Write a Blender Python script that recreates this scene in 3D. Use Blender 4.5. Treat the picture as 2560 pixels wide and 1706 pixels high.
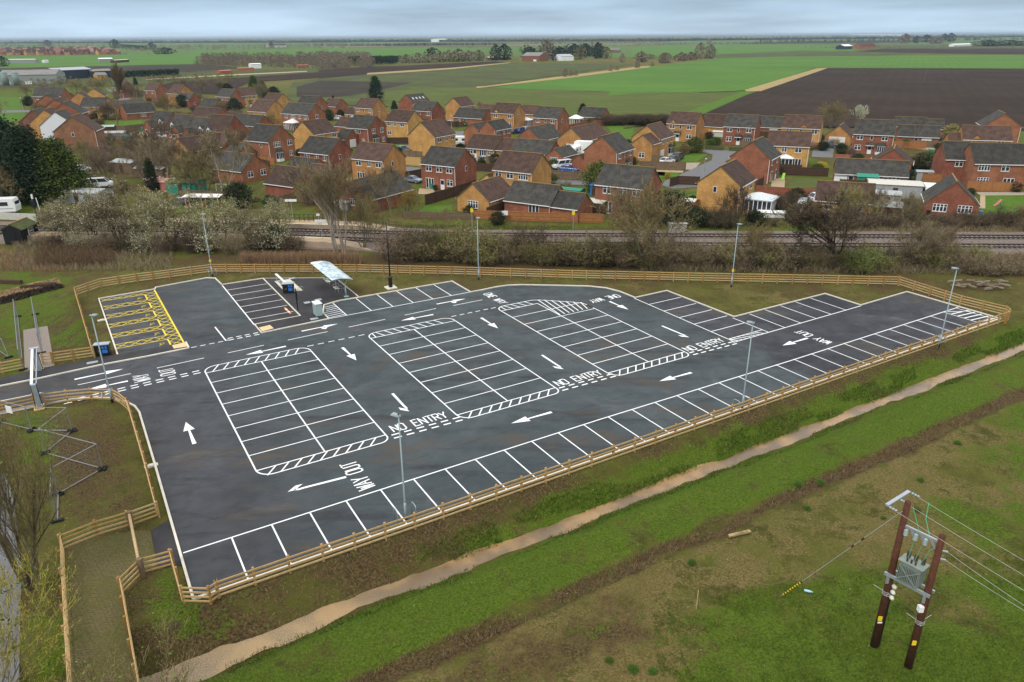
import bpy, math, random
import numpy as np
from mathutils import Vector, Matrix

# ------------------------------------------------------------------ camera, sky, sun, exposure
for o in list(bpy.data.objects):
    bpy.data.objects.remove(o)
SC = bpy.context.scene
COL = SC.collection
R = math.radians
FPX, PITCH, ROLL, CAMH = 1848.0, 0.3921, -0.00595, 28.5      # surveyed from the bay markings (2.4 m bays)
cp, sp, cr, sr = math.cos(PITCH), math.sin(PITCH), math.cos(ROLL), math.sin(ROLL)
_R = Vector((1, 0, 0)); _F = Vector((0, cp, -sp)); _U = Vector((0, sp, cp))
RV = _R * cr + _U * sr
UV_ = _U * cr - _R * sr
cam = bpy.data.cameras.new("camera")
cam.sensor_width = 36.0
cam.lens = 36.0 * FPX / 2560.0
cam.clip_start = 0.5
cam.clip_end = 90000
camo = bpy.data.objects.new("camera", cam)
COL.objects.link(camo)
m = Matrix((RV, UV_, -_F)).transposed().to_4x4()
m.translation = Vector((0, 0, CAMH))
camo.matrix_world = m
SC.camera = camo
SC.render.resolution_x, SC.render.resolution_y = 1024, 682

SUN_EL, SUN_AZ = R(48), R(215)         # soft sun behind thick cloud, from behind-left of the camera
W = bpy.data.worlds.new("World"); SC.world = W
W.use_nodes = True
nt = W.node_tree; nt.nodes.clear()
def N(t, **k):
    n = nt.nodes.new(t)
    for a, b in k.items(): setattr(n, a, b)
    return n
wo = N('ShaderNodeOutputWorld'); bg = N('ShaderNodeBackground'); bg.inputs[1].default_value = 0.1
sky = N('ShaderNodeTexSky'); sky.sky_type = 'NISHITA'; sky.sun_disc = False
sky.sun_elevation = SUN_EL; sky.sun_rotation = SUN_AZ
tc = N('ShaderNodeTexCoord'); sep = N('ShaderNodeSeparateXYZ'); nt.links.new(tc.outputs['Generated'], sep.inputs[0])
ramp = N('ShaderNodeValToRGB')                       # overcast: bright veil on the horizon, blue-grey belly above, pale towards the zenith
els = ramp.color_ramp.elements
els[0].position = 0.0; els[0].color = (0.40, 0.52, 0.63, 1)
els[1].position = 1.0; els[1].color = (1.12, 1.12, 1.10, 1)
for p, c in ((0.025, (0.345, 0.46, 0.58)), (0.06, (0.265, 0.385, 0.52)), (0.11, (0.215, 0.33, 0.46)), (0.2, (0.5, 0.58, 0.68)), (0.45, (1.0, 1.02, 1.04))):
    e = els.new(p); e.color = (*c, 1)
nt.links.new(sep.outputs['Z'], ramp.inputs[0])
mp = N('ShaderNodeMapping'); mp.inputs['Scale'].default_value = (1.8, 1.8, 19.0)
nt.links.new(tc.outputs['Generated'], mp.inputs[0])
nz = N('ShaderNodeTexNoise'); nz.inputs['Scale'].default_value = 1.6; nz.inputs['Detail'].default_value = 7; nz.inputs['Roughness'].default_value = 0.55
nt.links.new(mp.outputs[0], nz.inputs['Vector'])
cl = N('ShaderNodeMapRange'); cl.inputs[1].default_value = 0.35; cl.inputs[2].default_value = 0.68; cl.inputs[3].default_value = 8.6; cl.inputs[4].default_value = 13.8
nt.links.new(nz.outputs[0], cl.inputs[0])
mul = N('ShaderNodeVectorMath', operation='SCALE'); nt.links.new(ramp.outputs[0], mul.inputs[0]); nt.links.new(cl.outputs[0], mul.inputs['Scale'])
mx = N('ShaderNodeMix', data_type='RGBA'); mx.inputs[0].default_value = 0.94
nt.links.new(sky.outputs[0], mx.inputs[6]); nt.links.new(mul.outputs[0], mx.inputs[7])
nt.links.new(mx.outputs[2], bg.inputs[0]); nt.links.new(bg.outputs[0], wo.inputs[0])

sun = bpy.data.lights.new("sun", 'SUN'); sun.energy = 1.4; sun.angle = R(16); sun.color = (1.0, 0.96, 0.90)
suno = bpy.data.objects.new("sun", sun); COL.objects.link(suno)
suno.rotation_euler = (R(90) - SUN_EL, 0, -SUN_AZ + math.pi)
SC.view_settings.view_transform = 'Standard'; SC.view_settings.look = 'None'
SC.view_settings.exposure = 0.3; SC.view_settings.gamma = 1.0
SC.cycles.use_denoising = True
SC.cycles.max_bounces = 5; SC.cycles.diffuse_bounces = 2; SC.cycles.glossy_bounces = 2; SC.cycles.transparent_max_bounces = 8; SC.cycles.volume_bounces = 0

# ------------------------------------------------------------------ survey helpers
VIEWS = {'O': (0, 0, 2560/2353), 'Z1': (0, 60, 860/2353), 'Z2': (800, 60, 860/2353), 'Z3': (1600, 60, 960/2352), 'Z4': (0, 500, 860/2353),
         'Z5': (700, 600, 860/2353), 'Z6': (1500, 600, 1060/2353), 'Z7': (0, 950, 860/1784), 'Z8': (1700, 1100, 860/2225),
         'R1': (230, 680, 430/2349), 'R2': (560, 620, 430/2349), 'R3': (0, 870, 430/2349), 'R4': (2120, 1200, 360/1227), 'R5': (0, 480, 430/2349),
         'L1': (0, 190, 430/2349), 'L2': (380, 190, 430/2349)}
def G(v, x, y, z=0.0):
    """survey sheet reading -> point in the world at height z"""
    a, b, s = VIEWS[v]
    px, py = a + x*s, b + y*s
    d = _F + RV*((px-1280)/FPX) - UV_*((py-853)/FPX)
    t = (z - CAMH)/d.z
    return Vector((d.x*t, d.y*t, z))
def HT(v, b, t, zb=0.0):
    """base point and height of an upright whose top reads at t"""
    B = G(v, *b, zb); best = (1e9, 1)
    for i in range(5, 600):
        z = zb + i*0.05
        q = G(v, *t, z); d = (q.xy - B.xy).length
        if d < best[0]: best = (d, z)
    return B, best[1]-zb
TH = R(30.8); EU = Vector((math.cos(TH), math.sin(TH))); EV = Vector((-math.sin(TH), math.cos(TH)))
def UV(u, v, z=0.0):
    """car-park grid: u along the bay rows, v across"""
    p = EU*u + EV*v
    return Vector((p.x, p.y, z))

# ------------------------------------------------------------------ mesh helpers
class MB:
    def __init__(s): s.v = []; s.f = []
    def add(s, vs, fs):
        n = len(s.v); s.v += [tuple(p) for p in vs]; s.f += [tuple(i+n for i in f) for f in fs]
        return s
    def poly(s, pts): return s.add(pts, [tuple(range(len(pts)))])
    def box(s, c, d, rz=0.0, ax=None):
        x, y, z = d[0]/2, d[1]/2, d[2]/2
        ca, sa = math.cos(rz), math.sin(rz)
        P = []
        for k in (-z, z):
            for i, j in ((-x, -y), (x, -y), (x, y), (-x, y)):
                P.append((c[0]+i*ca-j*sa, c[1]+i*sa+j*ca, c[2]+k))
        return s.add(P, [(3, 2, 1, 0), (4, 5, 6, 7), (0, 1, 5, 4), (1, 2, 6, 5), (2, 3, 7, 6), (3, 0, 4, 7)])
    def beam(s, a, b, w, h, up=Vector((0, 0, 1))):
        a = Vector(a); b = Vector(b); d = (b-a).normalized()
        r = d.cross(up)
        r = r.normalized() if r.length > 1e-4 else Vector((1, 0, 0))
        u = r.cross(d).normalized()
        P = []
        for q in (a, b):
            for i, j in ((-1, -1), (1, -1), (1, 1), (-1, 1)): P.append(q + r*(i*w/2) + u*(j*h/2))
        return s.add(P, [(3, 2, 1, 0), (4, 5, 6, 7), (0, 1, 5, 4), (1, 2, 6, 5), (2, 3, 7, 6), (3, 0, 4, 7)])
    def tube(s, pts, rad, n=8, caps=True):
        pts = [Vector(p) for p in pts]
        if not hasattr(rad, '__len__'): rad = [rad]*len(pts)
        base = len(s.v); prev = None
        for i, p in enumerate(pts):
            d = (pts[min(i+1, len(pts)-1)] - pts[max(i-1, 0)]).normalized()
            a = prev if prev is not None else (Vector((0, 0, 1)) if abs(d.z) < .9 else Vector((1, 0, 0)))
            x = (a - d*a.dot(d)).normalized(); y = d.cross(x); prev = x
            for k in range(n):
                t = 2*math.pi*k/n
                s.v.append(tuple(p + x*(math.cos(t)*rad[i]) + y*(math.sin(t)*rad[i])))
        for i in range(len(pts)-1):
            for k in range(n):
                a = base+i*n+k; b = base+i*n+(k+1) % n
                s.f.append((a, b, b+n, a+n))
        if caps:
            s.f.append(tuple(base+k for k in range(n-1, -1, -1)))
            e = base+(len(pts)-1)*n
            s.f.append(tuple(e+k for k in range(n)))
        return s
    def cyl(s, c, r, h, n=12, r2=None): return s.tube([c, (c[0], c[1], c[2]+h)], [r, r if r2 is None else r2], n)
    def build(s, name, mat, parent=None, smooth=False, loc=None, rz=None):
        me = bpy.data.meshes.new(name)
        me.from_pydata(s.v, [], s.f); me.update()
        if smooth:
            me.polygons.foreach_set('use_smooth', [True]*len(me.polygons))
        if mat: me.materials.append(mat)
        o = bpy.data.objects.new(name, me); COL.objects.link(o)
        if parent is not None: o.parent = parent
        if loc is not None: o.location = loc
        if rz is not None: o.rotation_euler.z = rz
        return o
def tag(o, label=None, cat=None, group=None, kind=None):
    if label: o['label'] = label
    if cat: o['category'] = cat
    if group: o['group'] = group
    if kind: o['kind'] = kind
    return o
def thing(name, label, cat, loc=(0, 0, 0), rz=0.0, group=None):
    o = bpy.data.objects.new(name, None); COL.objects.link(o)
    o.location = loc; o.rotation_euler = (0, 0, rz); o.empty_display_size = .2
    return tag(o, label, cat, group)
KIDS = {}
def dup(root, loc, rz=0.0, label=None, group=None, scale=None):
    """a copy of a thing with copies of its parts and sub-parts"""
    if root.name not in KIDS: KIDS[root.name] = [(c, list(c.children)) for c in root.children]
    r = root.copy(); COL.objects.link(r); r.location = loc; r.rotation_euler = (0, 0, rz)
    if scale is not None: r.scale = scale if hasattr(scale, '__len__') else (scale,)*3
    if label: r['label'] = label
    if group: r['group'] = group
    for c0, subs in KIDS[root.name]:
        c = c0.copy(); COL.objects.link(c); c.parent = r
        for g in subs:
            d = g.copy(); COL.objects.link(d); d.parent = c
    return r
def struct(name, mb, mat, smooth=False):
    return tag(mb.build(name, mat, smooth=smooth), kind='structure')

# ------------------------------------------------------------------ materials
class NT:
    """small node-graph helper"""
    def __init__(s, name):
        s.m = bpy.data.materials.new(name); s.m.use_nodes = True
        s.t = s.m.node_tree; s.b = s.t.nodes['Principled BSDF']; s.tc = s.t.nodes.new('ShaderNodeTexCoord')
    def n(s, t, **k):
        x = s.t.nodes.new(t)
        for a, b in k.items(): setattr(x, a, b)
        return x
    def L(s, a, b): s.t.links.new(a, b); return b
    def map(s, rot=0.0, scale=(1, 1, 1), src='Object'):
        q = s.n('ShaderNodeMapping'); q.inputs['Rotation'].default_value = (0, 0, rot); q.inputs['Scale'].default_value = scale
        s.L(s.tc.outputs[src], q.inputs[0]); return q.outputs[0]
    def noise(s, vec, scale, detail=6, rough=.6, dist=0.0):
        q = s.n('ShaderNodeTexNoise'); q.inputs['Scale'].default_value = scale; q.inputs['Detail'].default_value = detail
        q.inputs['Roughness'].default_value = rough; q.inputs['Distortion'].default_value = dist
        s.L(vec, q.inputs['Vector']); return q.outputs[0]
    def rng(s, v, a, b, c=0.0, d=1.0):
        q = s.n('ShaderNodeMapRange'); q.interpolation_type = 'SMOOTHSTEP'
        for i, x in enumerate((a, b, c, d)): q.inputs[i+1].default_value = x
        s.L(v, q.inputs[0]); return q.outputs[0]
    def math(s, op, a, b):
        q = s.n('ShaderNodeMath', operation=op)
        for i, x in enumerate((a, b)):
            if isinstance(x, (int, float)): q.inputs[i].default_value = x
            else: s.L(x, q.inputs[i])
        return q.outputs[0]
    def mix(s, f, a, b, blend='MIX'):
        q = s.n('ShaderNodeMix', data_type='RGBA'); q.blend_type = blend
        for i, x in ((0, f), (6, a), (7, b)):
            if isinstance(x, (int, float)): q.inputs[i].default_value = x
            elif isinstance(x, tuple): q.inputs[i].default_value = (*x, 1)
            else: s.L(x, q.inputs[i])
        return q.outputs[2]
    def attr(s, name):
        q = s.n('ShaderNodeAttribute'); q.attribute_name = name; return q.outputs['Fac']
    def bump(s, h, strength=.3, dist=.05):
        q = s.n('ShaderNodeBump'); q.inputs['Strength'].default_value = strength; q.inputs['Distance'].default_value = dist
        s.L(h, q.inputs['Height']); s.L(q.outputs[0], s.b.inputs['Normal'])
    def done(s, col, rough=.8, spec=.3, metal=0.0):
        if isinstance(col, tuple): s.b.inputs['Base Color'].default_value = (*col, 1)
        else: s.L(col, s.b.inputs['Base Color'])
        if isinstance(rough, (int, float)): s.b.inputs['Roughness'].default_value = rough
        else: s.L(rough, s.b.inputs['Roughness'])
        s.b.inputs['Specular IOR Level'].default_value = spec; s.b.inputs['Metallic'].default_value = metal
        return s.m
def dk(c, k): return tuple(min(1, x*k) for x in c)
def plain(name, c, rough=.7, spec=.3, metal=0.0, var=.25, scale=3.0, per_obj=0.0):
    """worn single-colour surface: two noises of wear and, if asked, a small per-object shift"""
    g = NT(name); v = g.map()
    a = g.noise(v, scale); b = g.noise(v, scale*7, 3)
    f = g.math('ADD', g.math('MULTIPLY', a, .65), g.math('MULTIPLY', b, .35))
    col = g.mix(g.rng(f, .3, .7), dk(c, 1-var), dk(c, 1+var))
    if per_obj:
        oi = g.n('ShaderNodeObjectInfo')
        hsv = g.n('ShaderNodeHueSaturation')
        g.L(g.rng(oi.outputs['Random'], 0, 1, 1-per_obj, 1+per_obj), hsv.inputs['Value'])
        g.L(g.rng(oi.outputs['Random'], 0, 1, 1.1, .9), hsv.inputs['Saturation'])
        g.L(col, hsv.inputs['Color']); col = hsv.outputs[0]
    return g.done(col, rough, spec, metal)
def brick(name, c, c2, mortar=(.40, .36, .30)):
    g = NT(name); v = g.map()
    # bricks are laid in object space on both wall directions
    q = g.n('ShaderNodeSeparateXYZ'); g.L(g.tc.outputs['Object'], q.inputs[0])
    cb = g.n('ShaderNodeCombineXYZ'); g.L(g.math('ADD', q.outputs[0], q.outputs[1]), cb.inputs[0]); g.L(q.outputs[2], cb.inputs[1])
    bt = g.n('ShaderNodeTexBrick'); bt.inputs['Scale'].default_value = 1.0
    bt.inputs['Brick Width'].default_value = .225; bt.inputs['Row Height'].default_value = .075; bt.inputs['Mortar Size'].default_value = .008
    bt.inputs['Color1'].default_value = (*c, 1); bt.inputs['Color2'].default_value = (*c2, 1); bt.inputs['Mortar'].default_value = (*mortar, 1)
    g.L(cb.outputs[0], bt.inputs['Vector'])
    big = g.rng(g.noise(v, .55, 5), .3, .72, .78, 1.18)
    mid = g.rng(g.noise(v, 4.0, 4), .3, .7, .86, 1.12)
    oi = g.n('ShaderNodeObjectInfo'); hs = g.n('ShaderNodeHueSaturation')
    g.L(g.math('MULTIPLY', g.math('MULTIPLY', big, mid), g.rng(oi.outputs['Random'], 0, 1, .88, 1.1)), hs.inputs['Value'])
    g.L(g.rng(oi.outputs['Random'], 0, 1, .495, .508), hs.inputs['Hue'])
    g.L(bt.outputs[0], hs.inputs['Color'])
    return g.done(hs.outputs[0], .9, .2)
def tiles(name, c, c2, moss=(.12, .085, .03)):
    g = NT(name); v = g.map()
    q = g.n('ShaderNodeSeparateXYZ'); g.L(g.tc.outputs['Object'], q.inputs[0])
    # courses follow the height of the slope
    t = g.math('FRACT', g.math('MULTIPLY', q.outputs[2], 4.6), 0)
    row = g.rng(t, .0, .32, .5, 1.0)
    nz = g.noise(v, .8, 5); n2 = g.noise(v, 9, 3)
    col = g.mix(g.rng(g.math('ADD', g.math('MULTIPLY', nz, .45), g.math('MULTIPLY', n2, .55)), .40, .60), c, c2)
    col = g.mix(g.rng(g.noise(v, 1.7, 6), .58, .75, 0, .55), col, moss)
    oi = g.n('ShaderNodeObjectInfo')
    hs = g.n('ShaderNodeHueSaturation'); g.L(col, hs.inputs['Color'])
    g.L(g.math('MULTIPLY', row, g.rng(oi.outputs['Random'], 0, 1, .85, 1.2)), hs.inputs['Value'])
    g.bump(t, .5, .05)
    return g.done(hs.outputs[0], .85, .25)
M = {}
M['red'] = brick('red_brick', (.32, .10, .05), (.22, .068, .038), (.28, .16, .11))
M['buff'] = brick('buff_brick', (.54, .275, .085), (.42, .195, .055), (.48, .31, .14))
M['brownbrick'] = brick('brown_brick', (.20, .085, .05), (.30, .12, .065), (.22, .13, .09))
M['dark'] = tiles('dark_tiles', (.026, .025, .022), (.066, .062, .054))
M['brown'] = tiles('brown_tiles', (.046, .026, .020), (.094, .055, .041))
M['ridge'] = plain('ridge_tiles', (.25, .155, .055), .9)
M['white'] = plain('white_upvc', (.78, .78, .76), .45, .4, var=.06)
M['glass'] = plain('window_glass', (.030, .036, .050), .08, .6, var=.3)
M['roofglass'] = plain('conservatory_glass', (.50, .55, .58), .15, .6, var=.15)
M['render'] = plain('white_cladding', (.70, .71, .73), .6, .3, var=.06)
M['wood'] = plain('new_softwood', (.46, .31, .14), .85, .2, var=.22, scale=5, per_obj=.1)
M['postwood'] = plain('post_softwood', (.34, .20, .07), .85, .2, var=.28, scale=5, per_obj=.18)
M['woodold'] = plain('weathered_timber', (.17, .12, .075), .9, .2, var=.3)
M['wooddark'] = plain('dark_stained_timber', (.075, .045, .030), .9, .2, var=.3)
M['woodorange'] = plain('orange_stained_timber', (.33, .145, .055), .85, .2, var=.22)
M['woodyellow'] = plain('yellow_new_boards', (.50, .33, .13), .85, .2, var=.18)
M['kerb'] = plain('kerb_concrete', (.64, .60, .51), .85, .25, var=.12, scale=1.5)
M['concrete'] = plain('pale_concrete', (.60, .56, .47), .85, .25, var=.12)
M['galv'] = plain('galvanised_steel', (.42, .46, .50), .42, .5, .55, var=.12)
M['mesh'] = plain('grey_wire', (.23, .24, .25), .5, .5, .3, var=.1)
M['lampgrey'] = plain('lamp_grey_green', (.27, .34, .36), .5, .4, .2, var=.08)
M['black'] = plain('black_paint', (.012, .012, .014), .4, .4, var=.2)
M['yellowp'] = plain('yellow_plate', (.80, .58, .03), .5, .3, var=.08)
M['bluep'] = plain('blue_panel', (.03, .16, .50), .4, .4, var=.08)
M['cabgrey'] = plain('cabinet_grey_green', (.30, .40, .38), .5, .35, var=.06)
M['pole'] = plain('creosoted_pole', (.085, .032, .016), .8, .25, var=.35, scale=6)
M['polewet'] = plain('creosote_run', (.010, .009, .009), .35, .45, var=.2)
M['trans'] = plain('transformer_green', (.22, .26, .23), .5, .4, var=.1)
M['porc'] = plain('brown_porcelain', (.07, .03, .02), .25, .5, var=.2)
M['insul'] = plain('glass_insulator', (.33, .40, .40), .2, .5, var=.1)
M['greenwire'] = plain('green_wire', (.04, .42, .22), .5, .3, var=.1)
M['cable'] = plain('bare_conductor', (.42, .43, .42), .45, .5, .4, var=.1)
M['grey'] = plain('grey_sheet', (.33, .34, .34), .7, .3, var=.15)
M['corr'] = plain('corrugated_sheet', (.36, .38, .38), .6, .35, .2, var=.2)
M['orange'] = plain('orange_band', (.75, .28, .06), .6, .3, var=.1)
M['rubber'] = plain('rubber', (.02, .02, .02), .9, .2, var=.2)
M['redlight'] = plain('tail_lamp', (.35, .02, .02), .25, .5)
M['lamplens'] = plain('lamp_lens', (.65, .68, .70), .2, .6, var=.05)
M['tarpred'] = plain('faded_red_tarp', (.42, .13, .12), .7, .3)
M['tarpgreen'] = plain('green_tarp', (.03, .22, .15), .7, .3)
M['hut'] = plain('tarred_boards', (.008, .008, .009), .7, .3)
M['mossroof'] = plain('mossy_felt', (.075, .085, .035), .95, .1, var=.4, scale=2)
M['water'] = None
# ------------------------------------------------------------------ ground
rng0 = np.random.default_rng(4)
_tab = rng0.random((256, 256))
def vnoise(x, y):
    xi = np.floor(x).astype(int); yi = np.floor(y).astype(int); fx = x-xi; fy = y-yi
    fx = fx*fx*(3-2*fx); fy = fy*fy*(3-2*fy)
    a = _tab[xi % 256, yi % 256]; b = _tab[(xi+1) % 256, yi % 256]; c = _tab[xi % 256, (yi+1) % 256]; d = _tab[(xi+1) % 256, (yi+1) % 256]
    return (a*(1-fx)+b*fx)*(1-fy)+(c*(1-fx)+d*fx)*fy
def fbm(x, y, s, o=4):
    t = 0; a = .5; k = 1.0/s; n = 0
    for i in range(o):
        t = t + a*vnoise(x*k+17.3*i, y*k+5.1*i); n += a; a *= .5; k *= 2.03
    return t/n
def sst(a, b, x):
    t = np.clip((x-a)/(b-a), 0, 1); return t*t*(3-2*t)
def to_uv(x, y): return x*EU.x+y*EU.y, x*EV.x+y*EV.y
def ditch_on(u): return sst(-26, -14, u)
def height(x, y):
    u, v = to_uv(x, y)
    w = (fbm(u, v, 3.0)-.5)*.45 + (fbm(u, v, 9.0)-.5)*.3 + (fbm(u, v, 1.0)-.5)*.4
    vv = v + w*sst(36.3, 35.4, v)*sst(25, 28, v)
    wd = .42*sst(12, -2, u); north = sst(36.2, 33.05+wd*.5, vv); south = sst(29.9-wd*.6, 33.0-wd, vv)
    z = -1.45*np.minimum(north, south)**.8*ditch_on(u)
    rutv = v + (fbm(u, v, 5.0)-.5)*1.1
    z -= .28*np.exp(-((rutv-26.4)/.7)**2)*sst(-4, 6, u)
    z += (fbm(x, y, 2.2, 4)-.5)*.16*sst(36.0, 34.5, v)
    # the carriage and bays are cut a little below the grass
    return z-.02
def axis(a, b, st, far):
    c = np.arange(a, b+st/2, st)
    lo = [a]; hi = [b]; d = st
    while hi[-1] < far:
        d *= 1.22; hi.append(hi[-1]+d)
    d = st
    while lo[-1] > -far:
        d *= 1.22; lo.append(lo[-1]-d)
    return np.concatenate([np.array(lo[:0:-1]), c, np.array(hi[1:])])
gx = axis(-62, 78, .4, 60000); gy = axis(16, 125, .4, 70000)
X, Y = np.meshgrid(gx, gy, indexing='xy')
Z = height(X, Y)
nx, ny = len(gx), len(gy)
me = bpy.data.meshes.new('ground')
idx = np.arange(nx*ny).reshape(ny, nx)
F = np.stack([idx[:-1, :-1], idx[:-1, 1:], idx[1:, 1:], idx[1:, :-1]], -1).reshape(-1, 4)
me.vertices.add(nx*ny); me.vertices.foreach_set('co', np.stack([X, Y, Z], -1).astype(np.float32).ravel())
me.loops.add(F.size); me.loops.foreach_set('vertex_index', F.ravel().astype(np.int32))
me.polygons.add(len(F)); me.polygons.foreach_set('loop_start', np.arange(0, F.size, 4, dtype=np.int32)); me.polygons.foreach_set('loop_total', np.full(len(F), 4, dtype=np.int32))
me.update(calc_edges=True)
me.polygons.foreach_set('use_smooth', np.ones(len(F), dtype=bool))
U, V = to_uv(X, Y)
def seg_d(P, pts):
    d = np.full(P[0].shape, 1e9)
    for (a, b), (c, e) in zip(pts[:-1], pts[1:]):
        ax, ay = c-a, e-b; L = ax*ax+ay*ay
        t = np.clip(((P[0]-a)*ax+(P[1]-b)*ay)/L, 0, 1)
        d = np.minimum(d, np.hypot(P[0]-a-t*ax, P[1]-b-t*ay))
    return d
def inpoly(P, pts):
    r = np.zeros(P[0].shape, bool); n = len(pts)
    for i in range(n):
        x1, y1 = pts[i]; x2, y2 = pts[(i+1) % n]
        if y1 == y2: continue
        c = (y1 > P[1]) != (y2 > P[1])
        r ^= c & (P[0] < (x2-x1)*(P[1]-y1)/(y2-y1)+x1)
    return r
def soft(view, pts, k=2.5):
    w = [G(view, *p).xy for p in pts]
    w = [(q.x, q.y) for q in w]
    d = seg_d((X, Y), w+[w[0]]); ins = inpoly((X, Y), w)
    return np.clip(np.where(ins, .5+d/(2*k), .5-d/(2*k)), 0, 1)
big = fbm(X, Y, 11.0); mid = fbm(X, Y, 3.2); fine = fbm(X, Y, 1.1)
near = V < 36.3
dirt = np.zeros_like(X); lush = np.zeros_like(X); dry = np.zeros_like(X); wet = np.zeros_like(X)
# far bank of the ditch: bare earth under the rails, greener towards the water
bank = sst(36.4, 36.0, V)*sst(32.6, 33.4, V)*ditch_on(U)
dirt = np.maximum(dirt, bank*(.62 - .42*sst(12, 26, U)*sst(35.6, 34.4, V)))
lush = np.maximum(lush, bank*(.15 + .62*sst(8, 24, U)*sst(35.7, 34.6, V)))
# near bank and the mown band up to the rut
band = sst(32.4, 31.6, V)*sst(26.6, 27.6, V)
lush = np.maximum(lush, band*(.78 - .25*sst(12, 2, U)))
dry = np.maximum(dry, band*.22*sst(29.5, 27.5, V))
mud = np.exp(-((V-33+.3*(mid-.5))/1.5)**2)*ditch_on(U)*sst(22, 0, U)
dirt = np.maximum(dirt, mud*.9)
rut = np.exp(-((V-26.4+(mid-.5)*1.6)/.75)**2)*sst(2, 9, U)
dirt = np.maximum(dirt, rut*np.clip(.35+1.1*big+.8*(mid-.5), 0, 1.1))
low = sst(26.2, 25.2, V)
dry = np.maximum(dry, low*.72)
gl = np.maximum.reduce([soft('O', [(1600, 1430), (1720, 1340), (1900, 1300), (2100, 1310), (2500, 1290), (2500, 1700), (1560, 1700)], 1.2),
                        soft('O', [(2150, 1180), (2260, 960), (2500, 880), (2500, 1250), (2250, 1260)], 1.5)*.75,
                        soft('O', [(1000, 1640), (1130, 1480), (1330, 1400), (1500, 1400), (1300, 1600)], 1.5)*.35])
lush = np.maximum(lush, low*gl*.66); dry *= 1-.55*low*gl
dirt = np.maximum(dirt, low*.55*soft('O', [(1000, 1568), (1200, 1440), (1420, 1370), (1580, 1430), (1450, 1568)], 2))
dirt = np.maximum(dirt, low*.8*soft('O', [(1700, 1330), (1850, 1330), (1990, 1480), (1960, 1520), (1900, 1470), (1790, 1380)], .5))
# inside the car-park fence
inner = (V >= 36.3)*sst(103, 97, Y)
dirt = np.maximum(dirt, inner*.40); dry = np.maximum(dry, inner*.30)
west = soft('Z7', [(200, 180), (640, 120), (740, 380), (820, 700), (330, 790), (320, 560)], 1.2)
dirt = np.maximum(dirt, west*.75); dry *= 1-west*.5
lush = np.maximum(lush, .8*soft('Z7', [(40, 180), (160, 190), (330, 260), (250, 420), (60, 420)], 1.0))
lush = np.maximum(lush, .55*soft('Z7', [(200, 380), (330, 480), (310, 620), (230, 760), (160, 700)], 1.5))
lush = np.maximum(lush, .6*soft('Z7', [(660, 1120), (740, 1010), (900, 980), (1000, 1160), (960, 1260), (760, 1240)], 1.2)); 
dirt = np.maximum(dirt, .6*soft('Z7', [(700, 1290), (1000, 1210), (1250, 1170), (1500, 1150), (1300, 1270), (900, 1420), (720, 1480)], 1.2))
lush = np.maximum(lush, .7*soft('Z4', [(0, 470), (400, 500), (480, 590), (590, 900), (560, 980), (320, 1000), (320, 840), (0, 1000)], 2.5))
lush = np.maximum(lush, .7*soft('Z4', [(0, 1000), (160, 1040), (160, 1190), (0, 1210)], 1.0))
lush = np.maximum(lush, .65*soft('Z7', [(110, 1000), (320, 850), (345, 1560), (110, 1560)], 1))
dirt = np.maximum(dirt, .8*soft('Z4', [(330, 840), (520, 860), (590, 1020), (360, 1060)], 1.0))
dirt = np.maximum(dirt, .7*soft('Z4', [(0, 640), (130, 640), (420, 560), (440, 620), (100, 700), (0, 720)], 1.0))
hedge = sst(91, 93.5, Y)*sst(103, 100, Y)*(X > -45)
dirt = np.maximum(dirt, hedge*.75)
dirt = np.maximum(dirt, .8*soft('Z4', [(0, 250), (900, 260), (1500, 380), (2353, 420), (2353, 300), (1000, 230)], 3))
lush = np.maximum(lush, .85*soft('Z1', [(0, 1225), (400, 1230), (380, 1300), (0, 1310)], 3))
lush = np.maximum(lush, .7*soft('Z2', [(950, 1410), (1350, 1390), (1740, 1390), (1740, 1440), (950, 1440)], 2))
lush = np.maximum(lush, .6*soft('Z3', [(130, 1250), (1100, 1240), (1100, 1290), (130, 1295)], 2))
dirt = np.maximum(dirt, .7*soft('Z3', [(1100, 1180), (2400, 1190), (2400, 1300), (1500, 1300)], 4))
far = sst(114, 122, Y)
lush = np.maximum(lush, far*.36); dry = np.maximum(dry, far*.42); dirt = np.maximum(dirt, far*.42*sst(420, 380, Y))
rag = (fbm(X, Y, 4.5, 5)-.5)*1.5+(fbm(X+50, Y, 1.4, 3)-.5)*.9
for nm, a in (('dirt', dirt), ('lush', lush), ('dry', dry)):
    a = a + rag*np.minimum(1, a*3)*(1 if nm != 'dirt' else .8)*np.where(a > .93, .5, 1); rag = np.roll(rag, 57, 1)
    at = me.attributes.new(nm, 'FLOAT', 'POINT'); at.data.foreach_set('value', np.clip(a, 0, 1).astype(np.float32).ravel())

g = NT('rough_grass'); v = g.map()
n1 = g.noise(v, .35, 8, .62); n2 = g.noise(v, 1.3, 8, .68, .6); n3 = g.noise(v, 7.0, 6, .7); n4 = g.noise(v, 26.0, 4, .7)
nn = g.math('ADD', g.math('ADD', g.math('MULTIPLY', n1, .3), g.math('MULTIPLY', n2, .4)), g.math('MULTIPLY', n3, .3))
def zone(nm, w=.5):
    # the mask is ragged: strength of the zone against noise
    return g.rng(g.math('ADD', g.attr(nm), g.math('MULTIPLY', g.math('SUBTRACT', nn, .5), 4.6)), .5-w/2, .5+w/2)
base = g.mix(g.rng(nn, .38, .62), (.062, .066, .014), (.150, .122, .036))
base = g.mix(g.rng(n1, .4, .65), base, (.105, .118, .018))
dryc = g.mix(g.rng(n3, .35, .66), (.130, .100, .032), (.235, .180, .070))
dryc = g.mix(g.rng(n1, .42, .68, 0, .6), dryc, (.112, .112, .024))
c = g.mix(zone('dry'), base, dryc)
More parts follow.
